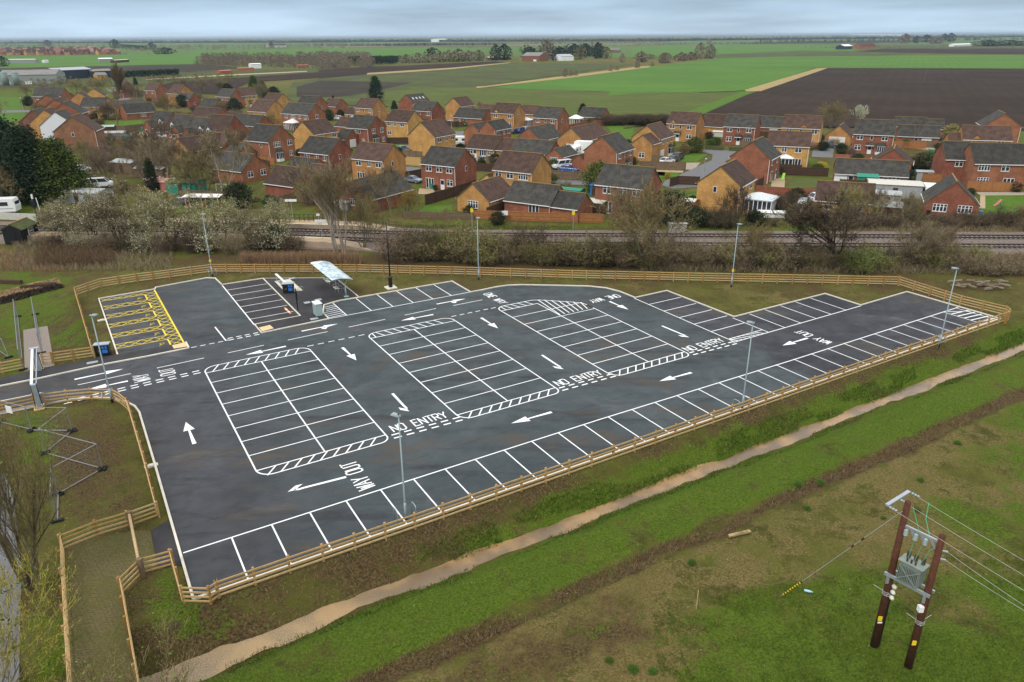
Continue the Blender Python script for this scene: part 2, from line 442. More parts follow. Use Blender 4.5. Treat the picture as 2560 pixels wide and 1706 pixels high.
dirc = g.mix(g.rng(n3, .35, .68), (.042, .029, .014), (.170, .112, .050))
c = g.mix(zone('dirt'), c, dirc)
lusc = g.mix(g.rng(n3, .34, .64), (.050, .080, .006), (.112, .172, .016))
lusc = g.mix(g.rng(n2, .5, .72, 0, .45), lusc, (.150, .180, .030))
c = g.mix(zone('lush'), c, lusc)
c = g.mix(g.rng(n4, .36, .58), g.mix(.55, c, (.016, .018, .006)), c)
vor = g.n('ShaderNodeTexVoronoi'); vor.inputs['Scale'].default_value = 2.1; g.L(v, vor.inputs['Vector'])
pebble = g.math('MULTIPLY', g.rng(vor.outputs['Distance'], .10, .05), g.rng(g.noise(v, .6, 3), .52, .62))
c = g.mix(pebble, c, (.42, .36, .22))
hgt = g.math('ADD', g.math('MULTIPLY', n3, .6), g.math('MULTIPLY', n4, .4))
g.bump(hgt, .9, .16)
me.materials.append(g.done(c, .95, .1))
ground = bpy.data.objects.new('ground', me); COL.objects.link(ground); tag(ground, kind='structure')

# ------------------------------------------------------------------ water in the ditch
g = NT('muddy_water'); v = g.map(-TH)
f = g.noise(v, .35, 5, .55); f2 = g.noise(v, 16, 6, .8)
q = g.n('ShaderNodeSeparateXYZ'); g.L(v, q.inputs[0])
c = g.mix(g.rng(f, .35, .65), (.13, .085, .040), (.30, .180, .070))
c = g.mix(g.math('MULTIPLY', g.math('MULTIPLY', g.rng(f2, .42, .6), g.rng(q.outputs[0], 16, 3, .0, 1.0)), .7), c, (.42, .33, .20))
g.bump(f2, .12, .02)
M['water'] = g.done(c, g.rng(q.outputs[0], 18, 4, .06, .45), .6)
mb = MB(); us = [(-24 + i*2.0) for i in range(70)]
for a, b in zip(us[:-1], us[1:]): mb.poly([UV(a, 30.4, -1.37), UV(b, 30.4, -1.37), UV(b, 35.6, -1.37), UV(a, 35.6, -1.37)])
struct('water', mb, M['water'])

# ------------------------------------------------------------------ tarmac, pavement, kerbs
g = NT('asphalt'); v = g.map(-TH)
lane = g.map(-TH, (.16, 1.0, 1.0))
n1 = g.noise(v, .10, 6, .6, .8); n2 = g.noise(lane, .55, 7, .65, .5); n3 = g.noise(v, 24, 4, .8); n4 = g.noise(v, .45, 6, .65)
c = g.mix(g.rng(n1, .40, .60), (.034, .035, .041), (.046, .049, .056))
sx = g.n('ShaderNodeSeparateXYZ'); g.L(v, sx.inputs[0])
lot = g.math('MULTIPLY', g.rng(g.math('ADD', sx.outputs[0], g.math('MULTIPLY', n4, 9.0)), 8, 19), g.rng(g.math('ADD', sx.outputs[0], g.math('MULTIPLY', n4, 7.0)), 60, 56))
c = g.mix(lot, c, g.mix(g.rng(n1, .4, .6), (.037, .050, .055), (.049, .064, .069)))
east = g.rng(g.math('ADD', sx.outputs[0], g.math('MULTIPLY', n4, 7.0)), 56, 61)
c = g.mix(east, c, g.mix(g.rng(n1, .4, .6), (.023, .024, .031), (.036, .037, .045)))
c = g.mix(g.rng(n2, .50, .66, 0, .85), c, (.023, .026, .030))
c = g.mix(g.math('MULTIPLY', g.rng(n2, .36, .24), g.rng(n4, .45, .6)), c, (.064, .057, .049))
silt = g.math('MULTIPLY', g.rng(g.noise(lane, .30, 6, .62, .4), .52, .62), g.rng(n4, .42, .6))
c = g.mix(g.math('MULTIPLY', silt, .9), c, (.074, .062, .050))
veil = g.math('MULTIPLY', g.rng(g.noise(v, .16, 5, .55, 1.2), .55, .72), g.rng(g.noise(v, .9, 5, .6), .35, .65))
c = g.mix(g.math('MULTIPLY', veil, .6), c, (.110, .118, .133))
jn = g.math('ABSOLUTE', g.math('SUBTRACT', g.math('FRACT', g.math('MULTIPLY', g.math('ADD', sx.outputs[1], g.math('MULTIPLY', g.noise(v, .5, 2), .25)), .24), 0), .5), 0)
c = g.mix(g.math('MULTIPLY', g.rng(jn, .012, .003), g.rng(n4, .38, .6, .25, .75)), c, (.018, .019, .022))
tx = g.mix(g.rng(n3, .35, .68), dk((1, 1, 1), .80), (1.0, 1.0, 1.0))
c = g.mix(1.0, c, tx, 'MULTIPLY')
grit = g.math('MULTIPLY', g.rng(g.noise(v, 11, 3, .7), .66, .72), g.rng(n4, .5, .62))
c = g.mix(g.math('MULTIPLY', grit, .6), c, (.22, .19, .15))
g.bump(n3, .25, .01)
M['asphalt'] = g.done(c, g.rng(n4, .35, .65, .5, .8), .35)
g = NT('path_tarmac'); v = g.map(-TH)
n1 = g.noise(v, .3, 6, .6); n3 = g.noise(v, 24, 4, .8)
c = g.mix(g.rng(n1, .38, .64), (.030, .028, .032), (.048, .045, .048))
c = g.mix(g.rng(g.noise(v, 1.2, 6, .7), .56, .72, 0, .6), c, (.085, .072, .056))
c = g.mix(1.0, c, g.mix(g.rng(n3, .35, .68), (.78, .78, .78), (1, 1, 1)), 'MULTIPLY')
M['tarmac'] = g.done(c, .8, .3)
CURVE = [(54.3, 62.9), (54.2, 65.6), (53.6, 67.6), (52.3, 69.2), (49.0, 71.6), (45.6, 74.0), (44.0, 74.75), (42.5, 74.95), (40.6, 74.85), (38.9, 74.9)]
NORTH = [(83.15, 36.9), (83.1, 47.55), (74.3, 47.45), (74.3, 52.2), (59.35, 52.3), (59.2, 62.9)] + CURVE + \
        [(38.9, 79.85), (26.0, 80.15), (24.6, 80.2), (23.6, 80.0), (22.4, 79.6)]
SOUTHWEST = [(-34.5, 68.2), (-20, 67.95), (-8.5, 67.8), (-5.3, 67.75), (-3.3, 67.6), (-1.9, 67.1), (-.6, 66.2), (.5, 64.8), (1.1, 63.4), (1.3, 62), (1.35, 52.5), (1.35, 36.5)]
mb = MB()
mb.poly([UV(*p, .02) for p in [(1.35, 36.5), (30, 36.62), (60, 36.75)] + NORTH + [(21.5, 77.2), (21.45, 75.0), (14.15, 74.65), (14.1, 77.5), (13.95, 93.7), (13.75, 97.0), (12.9, 97.7), (6.75, 96.9), (6.6, 96.2), (.45, 95.9), (.85, 76.3), (.85, 76.25), (7.0, 74.75), (7.0, 74.3), (3.1, 74.2), (-.6, 74.3), (-5.8, 73.9), (-20, 73.75), (-34.5, 73.7)] + SOUTHWEST[:-1]])
struct('car_park_surface', mb, M['asphalt'])
mb = MB()
mb.poly([UV(*p, .10) for p in [(-34.5, 73.82), (-20, 73.87), (-5.8, 74.02), (-.6, 74.42), (3.1, 74.32), (6.9, 74.4), (6.9, 76.1), (.9, 76.2), (-1.2, 76.4), (-8.8, 75.9), (-20, 75.8), (-34.5, 75.7)]])
mb.poly([UV(*p, .10) for p in [(14.3, 74.75), (21.4, 75.1), (21.45, 77.2), (22.35, 79.65), (23.5, 80.12), (24.6, 80.32), (26.7, 80.5), (26.75, 87.9), (25.4, 89.7), (19.0, 93.5), (19.05, 77.55), (14.3, 77.4)]])
mb.poly([G('Z7', *p, .03) for p in [(782, 782), (872, 728), (950, 962), (818, 972)]])
struct('pavement', mb, M['tarmac'])
mb = MB(); mb.poly([UV(13.98, 77.6, .024), UV(18.95, 77.6, .024), UV(18.9, 93.6, .024), UV(13.9, 93.7, .024)])
struct('bay_surface', mb, M['tarmac'])
mb = MB()
for pts in ([(5.7, 75.85), (7.0, 76.05), (7.0, 74.72), (5.75, 74.85)], [(14.32, 76.25), (15.5, 76.4), (15.6, 75.2), (14.32, 74.95)]):
    mb.poly([UV(*p, .108) for p in pts])
struct('tactile_paving', mb, plain('buff_tactile_slabs', (.62, .47, .26), .85, .2, var=.12, scale=4))
def kerb(mb, pts, w=.15, h=.13, z=.0):
    pts = [Vector(p) for p in pts]
    L = []; Rr = []
    for i, p in enumerate(pts):
        d = Vector((0, 0))
        if i > 0: d += (pts[i]-pts[i-1]).normalized()
        if i < len(pts)-1: d += (pts[i+1]-pts[i]).normalized()
        d.normalize(); nn_ = Vector((-d.y, d.x))*w/2
        L.append(p+nn_); Rr.append(p-nn_)
    for i in range(len(pts)-1):
        a, b, c, d = UV(*L[i], z+h), UV(*L[i+1], z+h), UV(*Rr[i+1], z+h), UV(*Rr[i], z+h)
        lo = [Vector((q.x, q.y, z)) for q in (a, b, c, d)]
        mb.add([a, b, c, d]+lo, [(0, 3, 2, 1), (0, 1, 5, 4), (3, 7, 6, 2), (0, 4, 7, 3), (1, 2, 6, 5)])
mb = MB()
kerb(mb, [(1.35, 36.5), (30, 36.62), (60, 36.75), (83.15, 36.9)])
kerb(mb, NORTH); kerb(mb, SOUTHWEST)
kerb(mb, [(-34.5, 73.75), (-20, 73.8), (-5.8, 73.95), (-.6, 74.35), (3.1, 74.25), (7.05, 74.35)])
kerb(mb, [(7.05, 74.35), (7.05, 76.1)])
kerb(mb, [(.85, 76.25), (.45, 95.9), (6.6, 96.3), (6.75, 96.95), (12.9, 97.7), (13.75, 97.0), (13.95, 93.75), (18.95, 93.65), (19.1, 77.5), (14.15, 77.5), (14.2, 74.65), (21.5, 75.0)])
kerb(mb, [(22.4, 79.6), (21.5, 77.2), (21.5, 75.0)], .12, .12)
kerb(mb, [(19.0, 93.6), (25.5, 89.8), (26.85, 88.0), (26.85, 80.5)], .10, .10)
struct('kerb', mb, M['kerb'])

# ------------------------------------------------------------------ paint
ZP = .029
g = NT('white_road_paint'); v = g.map(); n3 = g.noise(v, 9, 5, .7); n1 = g.noise(v, .6, 4)
g_c = g.mix(g.rng(n3, .30, .46), (.55, .56, .57), (.80, .81, .82)); g_c = g.mix(g.rng(n1, .5, .75, 0, .4), g_c, (.62, .61, .58))
M['paint'] = g.done(g_c, .7, .25)
M['ypaint'] = plain('yellow_road_paint', (.74, .56, .05), .7, .25, var=.14, scale=5)
def stripe(mb, pts, w=.1, z=ZP, close=False):
    pts = [Vector(p) for p in pts]
    if close: pts.append(pts[0])
    for i in range(len(pts)-1):
        d = (pts[i+1]-pts[i])
        if d.length < 1e-6: continue
        d = d.normalized(); n_ = Vector((-d.y, d.x))*w/2
        e = d*(w/2 if 0 < i else 0); e2 = d*(w/2 if i < len(pts)-2 else 0)
        zz = z + (i % 2)*.0007
        mb.poly([UV(*(pts[i]-n_-e), zz), UV(*(pts[i+1]-n_+e2), zz), UV(*(pts[i+1]+n_+e2), zz), UV(*(pts[i]+n_-e), zz)])
def arc(cx, cy, r, a0, a1, n=8): return [(cx+r*math.cos(R(a0+(a1-a0)*i/n)), cy+r*math.sin(R(a0+(a1-a0)*i/n))) for i in range(n+1)]
def hatch(mb, u0, u1, v0, v1, step, lean, w=.12):
    u = u0
    while u + lean <= u1 + 1e-6 or u <= u1:
        a, b = (u, v0), (u+lean, v1)
        if min(a[0], b[0]) >= u0-.01 and max(a[0], b[0]) <= u1+.01: stripe(mb, [a, b], w, ZP+.002)
        u += step
P1 = MB()
SEP = [50.35, 52.75, 55.15, 57.6, 60.0, 62.45, 64.9]
def block(u0, um, u1):
    r = 1.1
    stripe(P1, [(u0, 67.3), (u0, 48.0)], .11)
    stripe(P1, [(u0, 48.1)] + arc(u0+r, 47.0+r, r, 180, 270) + arc(u1-r*.7, 47.0+r*.7, r*.7, 270, 360) + [(u1, 48.0)], .11)
    stripe(P1, [(u0, 48.0), (u1, 48.0)], .11, ZP+.001)
    stripe(P1, [(um, 48.0), (um, 67.3)], .11, ZP+.003)
    for v in SEP: stripe(P1, [(u0, v), (u1, v)], .10, ZP+.0045)
    k = u0+.55
    while k < u1-.9: stripe(P1, [(k, 47.0), (k+.85, 48.0)], .11, ZP+.002); k += .95
for u0, um, u1 in ((7.4, 12.4, 17.2), (23.35, 28.15, 33.0)):
    block(u0, um, u1)
    r = 1.1
    stripe(P1, [(u1, 48.0), (u1, 67.4)], .11)
    stripe(P1, [(u1, 67.3)] + arc(u1-r, 68.65-r, r, 0, 90) + arc(u0+r, 68.65-r, r, 90, 180) + [(u0, 67.3)], .11)
    stripe(P1, [(u0, 67.3), (u1, 67.3)], .11, ZP+.001)
    k = u0+.6
    while k < u1-.8: stripe(P1, [(k, 67.3), (k+(.75 if u0 < 10 else -.5) if k > u0+.7 or u0 < 10 else k, 68.6)], .11, ZP+.002); k += .95
block(38.75, 43.55, 48.1)
P1.f = P1.f      # third block: its right column stops short under a hatched corner
stripe(P1, [(48.1, 48.0), (48.1, 64.0)], .11)
stripe(P1, [(43.6, 68.6), (44.4, 68.2), (47.4, 65.4), (48.0, 64.6), (48.1, 64.0), (48.1, 62.8)], .11)
stripe(P1, [(43.6, 68.6)] + arc(38.75+1.1, 68.65-1.1, 1.1, 90, 180) + [(38.75, 67.3)], .11)
stripe(P1, [(38.75, 67.3), (43.55, 67.3)], .11, ZP+.001)
for k in np.arange(39.4, 43.2, .9): stripe(P1, [(k, 67.3), (k-.45 if k > 40 else k, 68.6)], .11, ZP+.002)
for i, k in enumerate(np.arange(43.9, 47.9, .62)): stripe(P1, [(k-.25, 62.85+.0*i), (k+.35 if k+.35 < 48 else 48, min(68.2, 68.2-(k-44.2)*.93))], .12, ZP+.006)
# front row along the south fence
stripe(P1, [(1.5, 41.05), (33, 41.35), (55, 41.2), (83.0, 41.35)], .11)
for i in range(33):
    u = 4.3+i*2.444
    stripe(P1, [(u, 41.1+.2*min(1, i/10)), (u, 36.6)], .10, ZP+.002)
for k in range(6): stripe(P1, [(80.5+.42*k, 41.2-.0*k), (82.9, 38.9+.55*(5-k)*.35-.4*k)], .12, ZP+.004) if k < 1 else stripe(P1, [(80.15, 41.2-.72*k), (82.95, 41.3-.72*k-.9+.5)], .16, ZP+.004)
# six bays by the pavement
stripe(P1, [(21.5, 75.12), (38.85, 75.0)], .11)
for u in (23.55, 26.4, 29.0, 31.5, 34.0, 36.4): stripe(P1, [(u, 75.05), (u, 80.0)], .10, ZP+.002)
stripe(P1, [(21.55, 75.1), (21.55, 77.2), (22.4, 79.5)], .1, ZP+.001)
for k in range(7): stripe(P1, [(21.6+.12*k if k > 3 else 21.6, 75.4+.6*k), (23.5, 75.2+.6*k+.35)], .11, ZP+.004)
# seven bays between the aisle and the pavement
stripe(P1, [(13.95, 93.5), (14.12, 77.5)], .13)
for v in (91.25, 88.9, 86.55, 84.2, 81.9, 79.5): stripe(P1, [(14.0, v), (18.85, v)], .09, ZP+.002)
stripe(P1, [(10.4, 79.1), (10.6, 74.55), (10.9, 74.55)], .13)
# east bays
stripe(P1, [(54.15, 62.9), (54.1, 47.3)], .11)
for v in (60.3, 57.75, 55.3, 53.0, 50.5, 48.1): stripe(P1, [(54.15, v), (59.0, v-.02)], .10, ZP+.002)
stripe(P1, [(53.9, 47.2), (74.2, 47.35)], .11, ZP+.001)
for u in (59.0, 61.5, 64.0, 66.5, 69.0, 71.55): stripe(P1, [(u, 47.25), (u, 52.1)], .10, ZP+.002)
stripe(P1, [(54.6, 47.25), (54.1, 48.1)], .1); stripe(P1, [(59.0, 52.2), (59.0, 47.25)], .1, ZP+.003)
for k in np.arange(54.6, 58.8, .62): stripe(P1, [(k, 47.3), (max(54.3, k-.5), 48.05)], .13, ZP+.005)
# carriageway centre and edge lines
for a, b in ((-2.8, 1.5), (3.7, 7.9), (10.1, 13.6), (16.0, 20.2), (22.5, 26.7), (29.0, 32.9), (35.0, 38.8), (-9.5, -5.5), (-16, -12), (-22, -18)):
    vv = lambda u: 70.65 + (u+3)*.035 if u < 33 else 71.75
    stripe(P1, [(a, vv(a) if a > -4 else 70.55), (b, vv(b) if b > -4 else 70.55)], .10)
stripe(P1, [(-34, 68.3), (-8.5, 67.98)], .10)
def dashes(a, b, n, w=.12, duty=.6, z=ZP+.001):
    a = Vector(a); b = Vector(b); d = (b-a)/n
    for i in range(n): stripe(P1, [a+d*(i+.5-duty/2), a+d*(i+.5+duty/2)], w, z)
def giveway(a, b, n):
    a = Vector(a); b = Vector(b); d = (b-a).normalized(); q = Vector((-d.y, d.x))*.27
    dashes(a+q, b+q, n, .16); dashes(a-q, b-q, n, .16)
giveway((17.35, 47.45), (23.6, 47.3), 6); giveway((33.0, 47.5), (39.2, 47.4), 6); giveway((48.1, 47.3), (54.2, 47.1), 6)
giveway((-4.2, 67.35), (7.2, 67.95), 11); giveway((10.7, 74.72), (14.1, 74.75), 4)
dashes((7.1, 74.4), (10.5, 74.45), 4); dashes((17.0, 68.65), (23.4, 68.65), 6); dashes((33.0, 68.65), (39.0, 68.65), 6)
struct('bay_markings', P1, M['paint'])
# arrows: tail, tip in survey readings
P2 = MB()
def arrow(a, b, kind='s'):
    a = Vector(a); b = Vector(b); L = (b-a).length; d = (b-a)/L; n_ = Vector((-d.y, d.x))
    Q = lambda s, t: UV(*(a+d*s+n_*t), ZP+.003)
    hl = 1.55
    if kind == 's':
        P2.poly([Q(0, -.15), Q(L-hl, -.07), Q(L-hl, .07), Q(0, .15)])
        P2.poly([Q(L-hl, -.42), Q(L, 0), Q(L-hl, .42)])
    elif kind in 'lr':            # turn: the shaft bends into a barb on one side
        k = 1 if kind == 'l' else -1
        P2.poly([Q(0, -.12), Q(L-1.1, -.1), Q(L-1.1, .1), Q(0, .12)][::1])
        P2.poly([Q(L-1.1, -.1*k), Q(L-.7, -.13*k), Q(L-.42, -.02*k), Q(L-.5, .16*k), Q(L-.72, .06*k), Q(L-1.1, .1*k)][::k])
        P2.poly([Q(L, -.02*k), Q(L-.62, .52*k), Q(L-1.12, .50*k), Q(L-.78, .26*k), Q(L-.55, .0*k)][::k])
    else:                         # straight on or right
        P2.poly([Q(0, -.12), Q(L-hl, -.08), Q(L-hl, .08), Q(0, .12)])
        P2.poly([Q(L-hl, -.34), Q(L, 0), Q(L-hl, .34)])
        P2.poly([Q(L-hl-.5, -.08), Q(L-hl-.2, -.08), Q(L-hl-.05, -.40), Q(L-hl-.25, -.42)])
        P2.poly([Q(L-hl-.55, -.42), Q(L-hl+.25, -.38), Q(L-hl-.1, -.78)])
arrow((4.3, 54.3), (4.3, 58.3)); arrow((-3, 72.1), (1, 72.3)); arrow((1.1, 69.2), (-2.2, 69.15)); arrow((15.4, 69.8), (11.5, 69.7)); arrow((31.8, 70.3), (28, 70.4))
arrow((17.9, 73), (21.9, 73.1), 'x'); arrow((33.6, 73.2), (37.3, 73.15), 'x'); arrow((20.1, 66.5), (20.2, 62.8)); arrow((35.8, 66.6), (35.8, 62.9))
arrow((20.4, 54.4), (20.3, 50.6), 'r'); arrow((35.9, 54.6), (35.8, 50.8), 'r'); arrow((30.2, 44.4), (26.4, 44.5)); arrow((45.3, 44.1), (41.6, 44.25)); arrow((61.1, 44.1), (57.4, 44.1))
arrow((12.6, 43.9), (8.6, 44.2), 'r'); arrow((51, 63.5), (51.1, 60.2)); arrow((50.9, 54.4), (51.1, 50.5), 'r')
struct('direction_arrows', P2, M['paint'])
# lettering, drawn as strokes in a 0.6 x 1 cell
FONT = {'N': [[(0, 0), (0, 1), (.58, 0), (.58, 1)]], 'O': [[(0, .15), (0, .85), (.14, 1), (.44, 1), (.58, .85), (.58, .15), (.44, 0), (.14, 0), (0, .15)]],
        'E': [[(.55, 0), (0, 0), (0, 1), (.55, 1)], [(0, .52), (.45, .52)]], 'T': [[(.3, 0), (.3, 1)], [(0, 1), (.6, 1)]],
        'R': [[(0, 0), (0, 1), (.42, 1), (.56, .88), (.56, .62), (.42, .5), (0, .5)], [(.28, .5), (.58, 0)]], 'Y': [[(.3, 0), (.3, .48)], [(0, 1), (.3, .48), (.6, 1)]],
        'W': [[(0, 1), (.15, 0), (.3, .75), (.45, 0), (.6, 1)]], 'A': [[(0, 0), (.3, 1), (.6, 0)], [(.11, .34), (.49, .34)]], 'U': [[(0, 1), (0, .15), (.14, 0), (.44, 0), (.58, .15), (.58, 1)]],
        ' ': [], 'P': [[(0, 0), (0, 1), (.42, 1), (.56, .86), (.56, .6), (.42, .46), (0, .46)]]}
P3 = MB()
def words(txt, org, along, up, width, hgt, w=.115):
    org = Vector(org); a = Vector(along).normalized(); q = Vector(up).normalized()
    cell = width/(len(txt)-.18); sc_ = cell*.82/.6
    for i, chv in enumerate(txt):
        for st in FONT[chv]:
            stripe(P3, [org+a*(i*cell+x*sc_)+q*(y*hgt) for x, y in st], w, ZP+.003)
words('NO ENTRY', (17.95, 48.05), (1, 0), (0, 1), 4.7, 1.05); words('NO ENTRY', (33.5, 48.1), (1, -.01), (0, 1), 4.8, 1.0); words('NO ENTRY', (48.55, 47.85), (1, 0), (0, 1), 4.9, 1.0)
words('WAY OUT', (13.9, 41.75), (0, 1), (-1, 0), 3.9, 1.15); words('WAY OUT', (62.3, 42.05), (0, 1), (-1, 0), 3.9, .95)
words('WAY', (2.85, 68.45), (0, 1), (-1, 0), 1.6, 1.3, .10); words('OUT', (5.0, 68.65), (0, 1), (-1, 0), 1.6, 1.2, .10)
words('ONE WAY', (39.85, 73.5), (0, -1), (1, 0), 4.1, 1.0); words('ONE WAY', (53.2, 65.15), (-1, -.02), (0, -1), 4.1, 1.05)
struct('painted_lettering', P3, M['paint'])
# yellow disabled bays
P4 = MB()
rows = [(95.65, 94.75), (92.6, 91.4), (89.3, 88.05), (85.95, 84.8), (82.55, 81.4), (79.25, 78.0)]
stripe(P4, [(6.5, 96.1), (6.85, 76.1)], .17)
for i, (a, b) in enumerate(rows):
    x0, x1 = .65+.04*i, 5.3+.06*i
    stripe(P4, [(x0, a), (x1+1.2, a)], .085, ZP+.001) if i else None
    stripe(P4, [(x0, b), (x1, b)], .085, ZP+.001)
    nxt = rows[i+1][0] if i < 5 else 76.1
    stripe(P4, [(x1, b), (x1+.05, nxt)], .15, ZP+.0015)
    n = 4
    for k in range(n):
        p, q_ = x0+(x1-x0)*k/n, x0+(x1-x0)*(k+1)/n
        for s_, e_ in (((p, a), (q_, b)), ((p, b), (q_, a))): stripe(P4, [s_, e_], .085, ZP+.003)
    # wheelchair symbol: wheel, back, footrest and head, facing the aisle
    cx, cy = x1-.65, (b+nxt)/2
    stripe(P4, arc(cx, cy, .22, 20, 290, 10), .05, ZP+.003)
    stripe(P4, [(cx-.26, cy-.46), (cx-.08, cy-.12), (cx+.26, cy-.10)], .05, ZP+.0045)
    stripe(P4, [(cx-.33, cy-.58), (cx-.29, cy-.52)], .08, ZP+.0045)
k = 0; v_ = 95.6
while v_ > 76.6:
    x0 = 5.35+.3*(95.6-v_)/19.5; x1 = x0+1.18
    stripe(P4, [(x0, v_), (x1, v_-1.15)], .08, ZP+.004); stripe(P4, [(x0, v_-1.15), (x1, v_)], .08, ZP+.0055)
    v_ -= 1.15
struct('disabled_bay_markings', P4, M['ypaint'])
P5 = MB()
stripe(P5, [(.85, 76.3), (5.7, 76.05)], .08, .03)
struct('bay_edge_line', P5, M['paint'])

# grass paving, gravel, estate surfaces, railway ballast
g = NT('grass_grid_paving'); v = g.map(-.1); 
bt = g.n('ShaderNodeTexBrick'); bt.inputs['Scale'].default_value = 1.0; bt.inputs['Brick Width'].default_value = .24; bt.inputs['Row Height'].default_value = .17; bt.inputs['Mortar Size'].default_value = .03
bt.offset = .5; bt.inputs['Color1'].default_value = (.085, .074, .026, 1); bt.inputs['Color2'].default_value = (.115, .09, .04, 1); bt.inputs['Mortar'].default_value = (.15, .12, .06, 1)
g.L(v, bt.inputs['Vector'])
c = g.mix(g.rng(g.noise(v, .5, 6, .65), .36, .6, .15, .95), bt.outputs[0], (.105, .098, .03))
c = g.mix(g.rng(g.noise(v, 6, 5, .7), .4, .6), g.mix(.35, c, (.02, .018, .01)), c)
g.bump(bt.outputs['Fac'], .4, .03)
M['grid'] = g.done(c, .9, .15)
mb = MB(); mb.poly([G('Z7', *p, .012) for p in [(340, 860), (500, 815), (690, 785), (780, 780), (818, 972), (735, 985), (700, 945), (640, 1040), (650, 1110), (672, 1300), (700, 1460), (720, 1620), (730, 1800), (350, 1800), (348, 1400)]])
struct('grass_paving', mb, M['grid'])
M['gravel'] = plain('gravel', (.23, .195, .17), .9, .15, var=.4, scale=9)
mb = MB(); mb.poly([G('Z4', *p, .012) for p in [(158, 890), (325, 862), (372, 1135), (170, 1170)]])
struct('gravel_strip', mb, M['gravel'])
M['road'] = plain('estate_road', (.135, .135, .14), .85, .25, var=.12, scale=.8)
def sheet(name, view, pts, mat, z=.03):
    mb = MB(); mb.poly([G(view, *p, z) for p in pts]); return struct(name, mb, mat)
mb = MB(); mb.poly([G('Z7', *p, .02) for p in [(-80, 420), (30, 480), (75, 640), (112, 960), (95, 1700), (-300, 1700)]])
struct('lane', mb, M['road'])
# ------------------------------------------------------------------ estate ground sheets, fields, railway
M['lawn'] = None
def grassmat(name, a, b, c, s=.4, rough=.95, rows=None):
    g = NT(name); v = g.map()
    n1 = g.noise(v, s, 7, .6); n2 = g.noise(v, s*6, 6, .7)
    col = g.mix(g.rng(n1, .38, .64), a, b)
    col = g.mix(g.rng(n2, .45, .72, 0, .7), col, c)
    if rows:
        rv = g.map(rows[0], (1, 1, 1)); w_ = g.n('ShaderNodeTexWave'); w_.wave_type = 'BANDS'; w_.bands_direction = 'X'
        w_.inputs['Scale'].default_value = rows[1]; w_.inputs['Distortion'].default_value = 1.2; w_.inputs['Detail'].default_value = 3; w_.inputs['Detail Scale'].default_value = .4
        g.L(rv, w_.inputs['Vector'])
        col = g.mix(g.rng(w_.outputs[0], .1, .9, 0, rows[2]), col, dk(c, .55))
        st = g.map(rows[0], (1, .06, 1)); col = g.mix(g.rng(g.noise(st, .10, 5, .6), .5, .7, 0, .55), col, dk(c, 1.15))
    return g.done(col, rough, .1)
M['lawn'] = grassmat('garden_lawn', (.060, .125, .012), (.085, .155, .016), (.045, .085, .012), .5)
M['lawndull'] = grassmat('worn_lawn', (.070, .095, .022), (.095, .11, .03), (.06, .065, .025), .5)
M['gravelpale'] = plain('pale_gravel_drive', (.36, .28, .17), .9, .2, var=.18, scale=2)
M['slabs'] = plain('patio_slabs', (.30, .25, .19), .9, .2, var=.2, scale=2)
M['tannedpatch'] = plain('woodchip', (.30, .19, .085), .95, .1, var=.5, scale=6)
lawns = [('Z2', [(650, 1300), (730, 1240), (900, 1245), (905, 1305)]), ('Z2', [(1955, 690), (2160, 685), (2125, 790), (2010, 770)]), ('Z3', [(250, 800), (330, 790), (415, 800), (350, 845), (255, 845)]),
         ('Z3', [(220, 1100), (225, 1045), (355, 1040), (355, 1100)]), ('Z3', [(2092, 1055), (2500, 1050), (2500, 1215), (2095, 1205)]), ('Z1', [(610, 710), (620, 685), (970, 655), (975, 690)]),
         ('Z2', [(450, 840), (470, 822), (575, 822), (560, 850)]), ('Z3', [(100, 945), (105, 905), (245, 905), (230, 935)]), ('Z2', [(1640, 1170), (1650, 1135), (1860, 1135), (1850, 1170)]), ('Z1', [(-60, 680), (-60, 500), (130, 500), (185, 660)]),
         ('Z2', [(2300, 1035), (2310, 1010), (2360, 1010), (2360, 1040)]), ('Z1', [(1230, 1200), (1600, 1190), (1610, 1230), (1230, 1240)])]
for i, (vw, pts) in enumerate(lawns): sheet('lawn', vw, pts, M['lawn'], .03)
for vw, pts in [('Z3', [(900, 1005), (930, 940), (1085, 945), (1100, 1005)]), ('Z3', [(190, 1020), (370, 1025), (365, 1035), (200, 1040)]), ('Z1', [(1000, 1290), (1560, 1230), (1560, 1270), (1000, 1310)])]: sheet('worn_lawn', vw, pts, M['lawndull'], .034)
for vw, pts in [('Z3', [(135, 990), (150, 965), (440, 835), (445, 800), (385, 785), (390, 762), (640, 785), (560, 870), (420, 960), (350, 1000), (200, 1010)]),
                ('Z2', [(590, 1005), (590, 975), (690, 985), (690, 1030)]), ('Z2', [(1575, 1095), (1580, 1055), (1870, 1075), (1870, 1105)]), ('Z2', [(905, 780), (920, 735), (985, 735), (975, 780)]),
                ('Z2', [(545, 830), (640, 830), (690, 880), (640, 900)]), ('Z1', [(-80, 610), (-80, 592), (200, 590), (210, 604)]), ('Z3', [(1050, 815), (1060, 770), (1190, 760), (1180, 820)]),
                ('Z1', [(720, 440), (880, 500), (930, 560), (860, 560), (800, 510)])]: sheet('estate_road', vw, pts, M['road'], .04)
for vw, pts in [('Z1', [(880, 745), (1000, 735), (1190, 800), (1180, 850), (1080, 830), (930, 800)]), ('Z2', [(80, 1110), (85, 1070), (215, 1048), (225, 1100)]), ('Z2', [(670, 1165), (680, 1125), (800, 1130), (760, 1165)]),
                ('Z3', [(95, 905), (100, 888), (275, 890), (260, 912)]), ('Z3', [(960, 1200), (980, 1100), (1180, 1095), (1190, 1190)]), ('Z3', [(800, 1005), (810, 950), (890, 940), (885, 1000)]), ('Z3', [(2080, 1130), (2085, 1040), (2115, 1040), (2115, 1130)])]: sheet('gravel_drive', vw, pts, M['gravelpale'], .036)
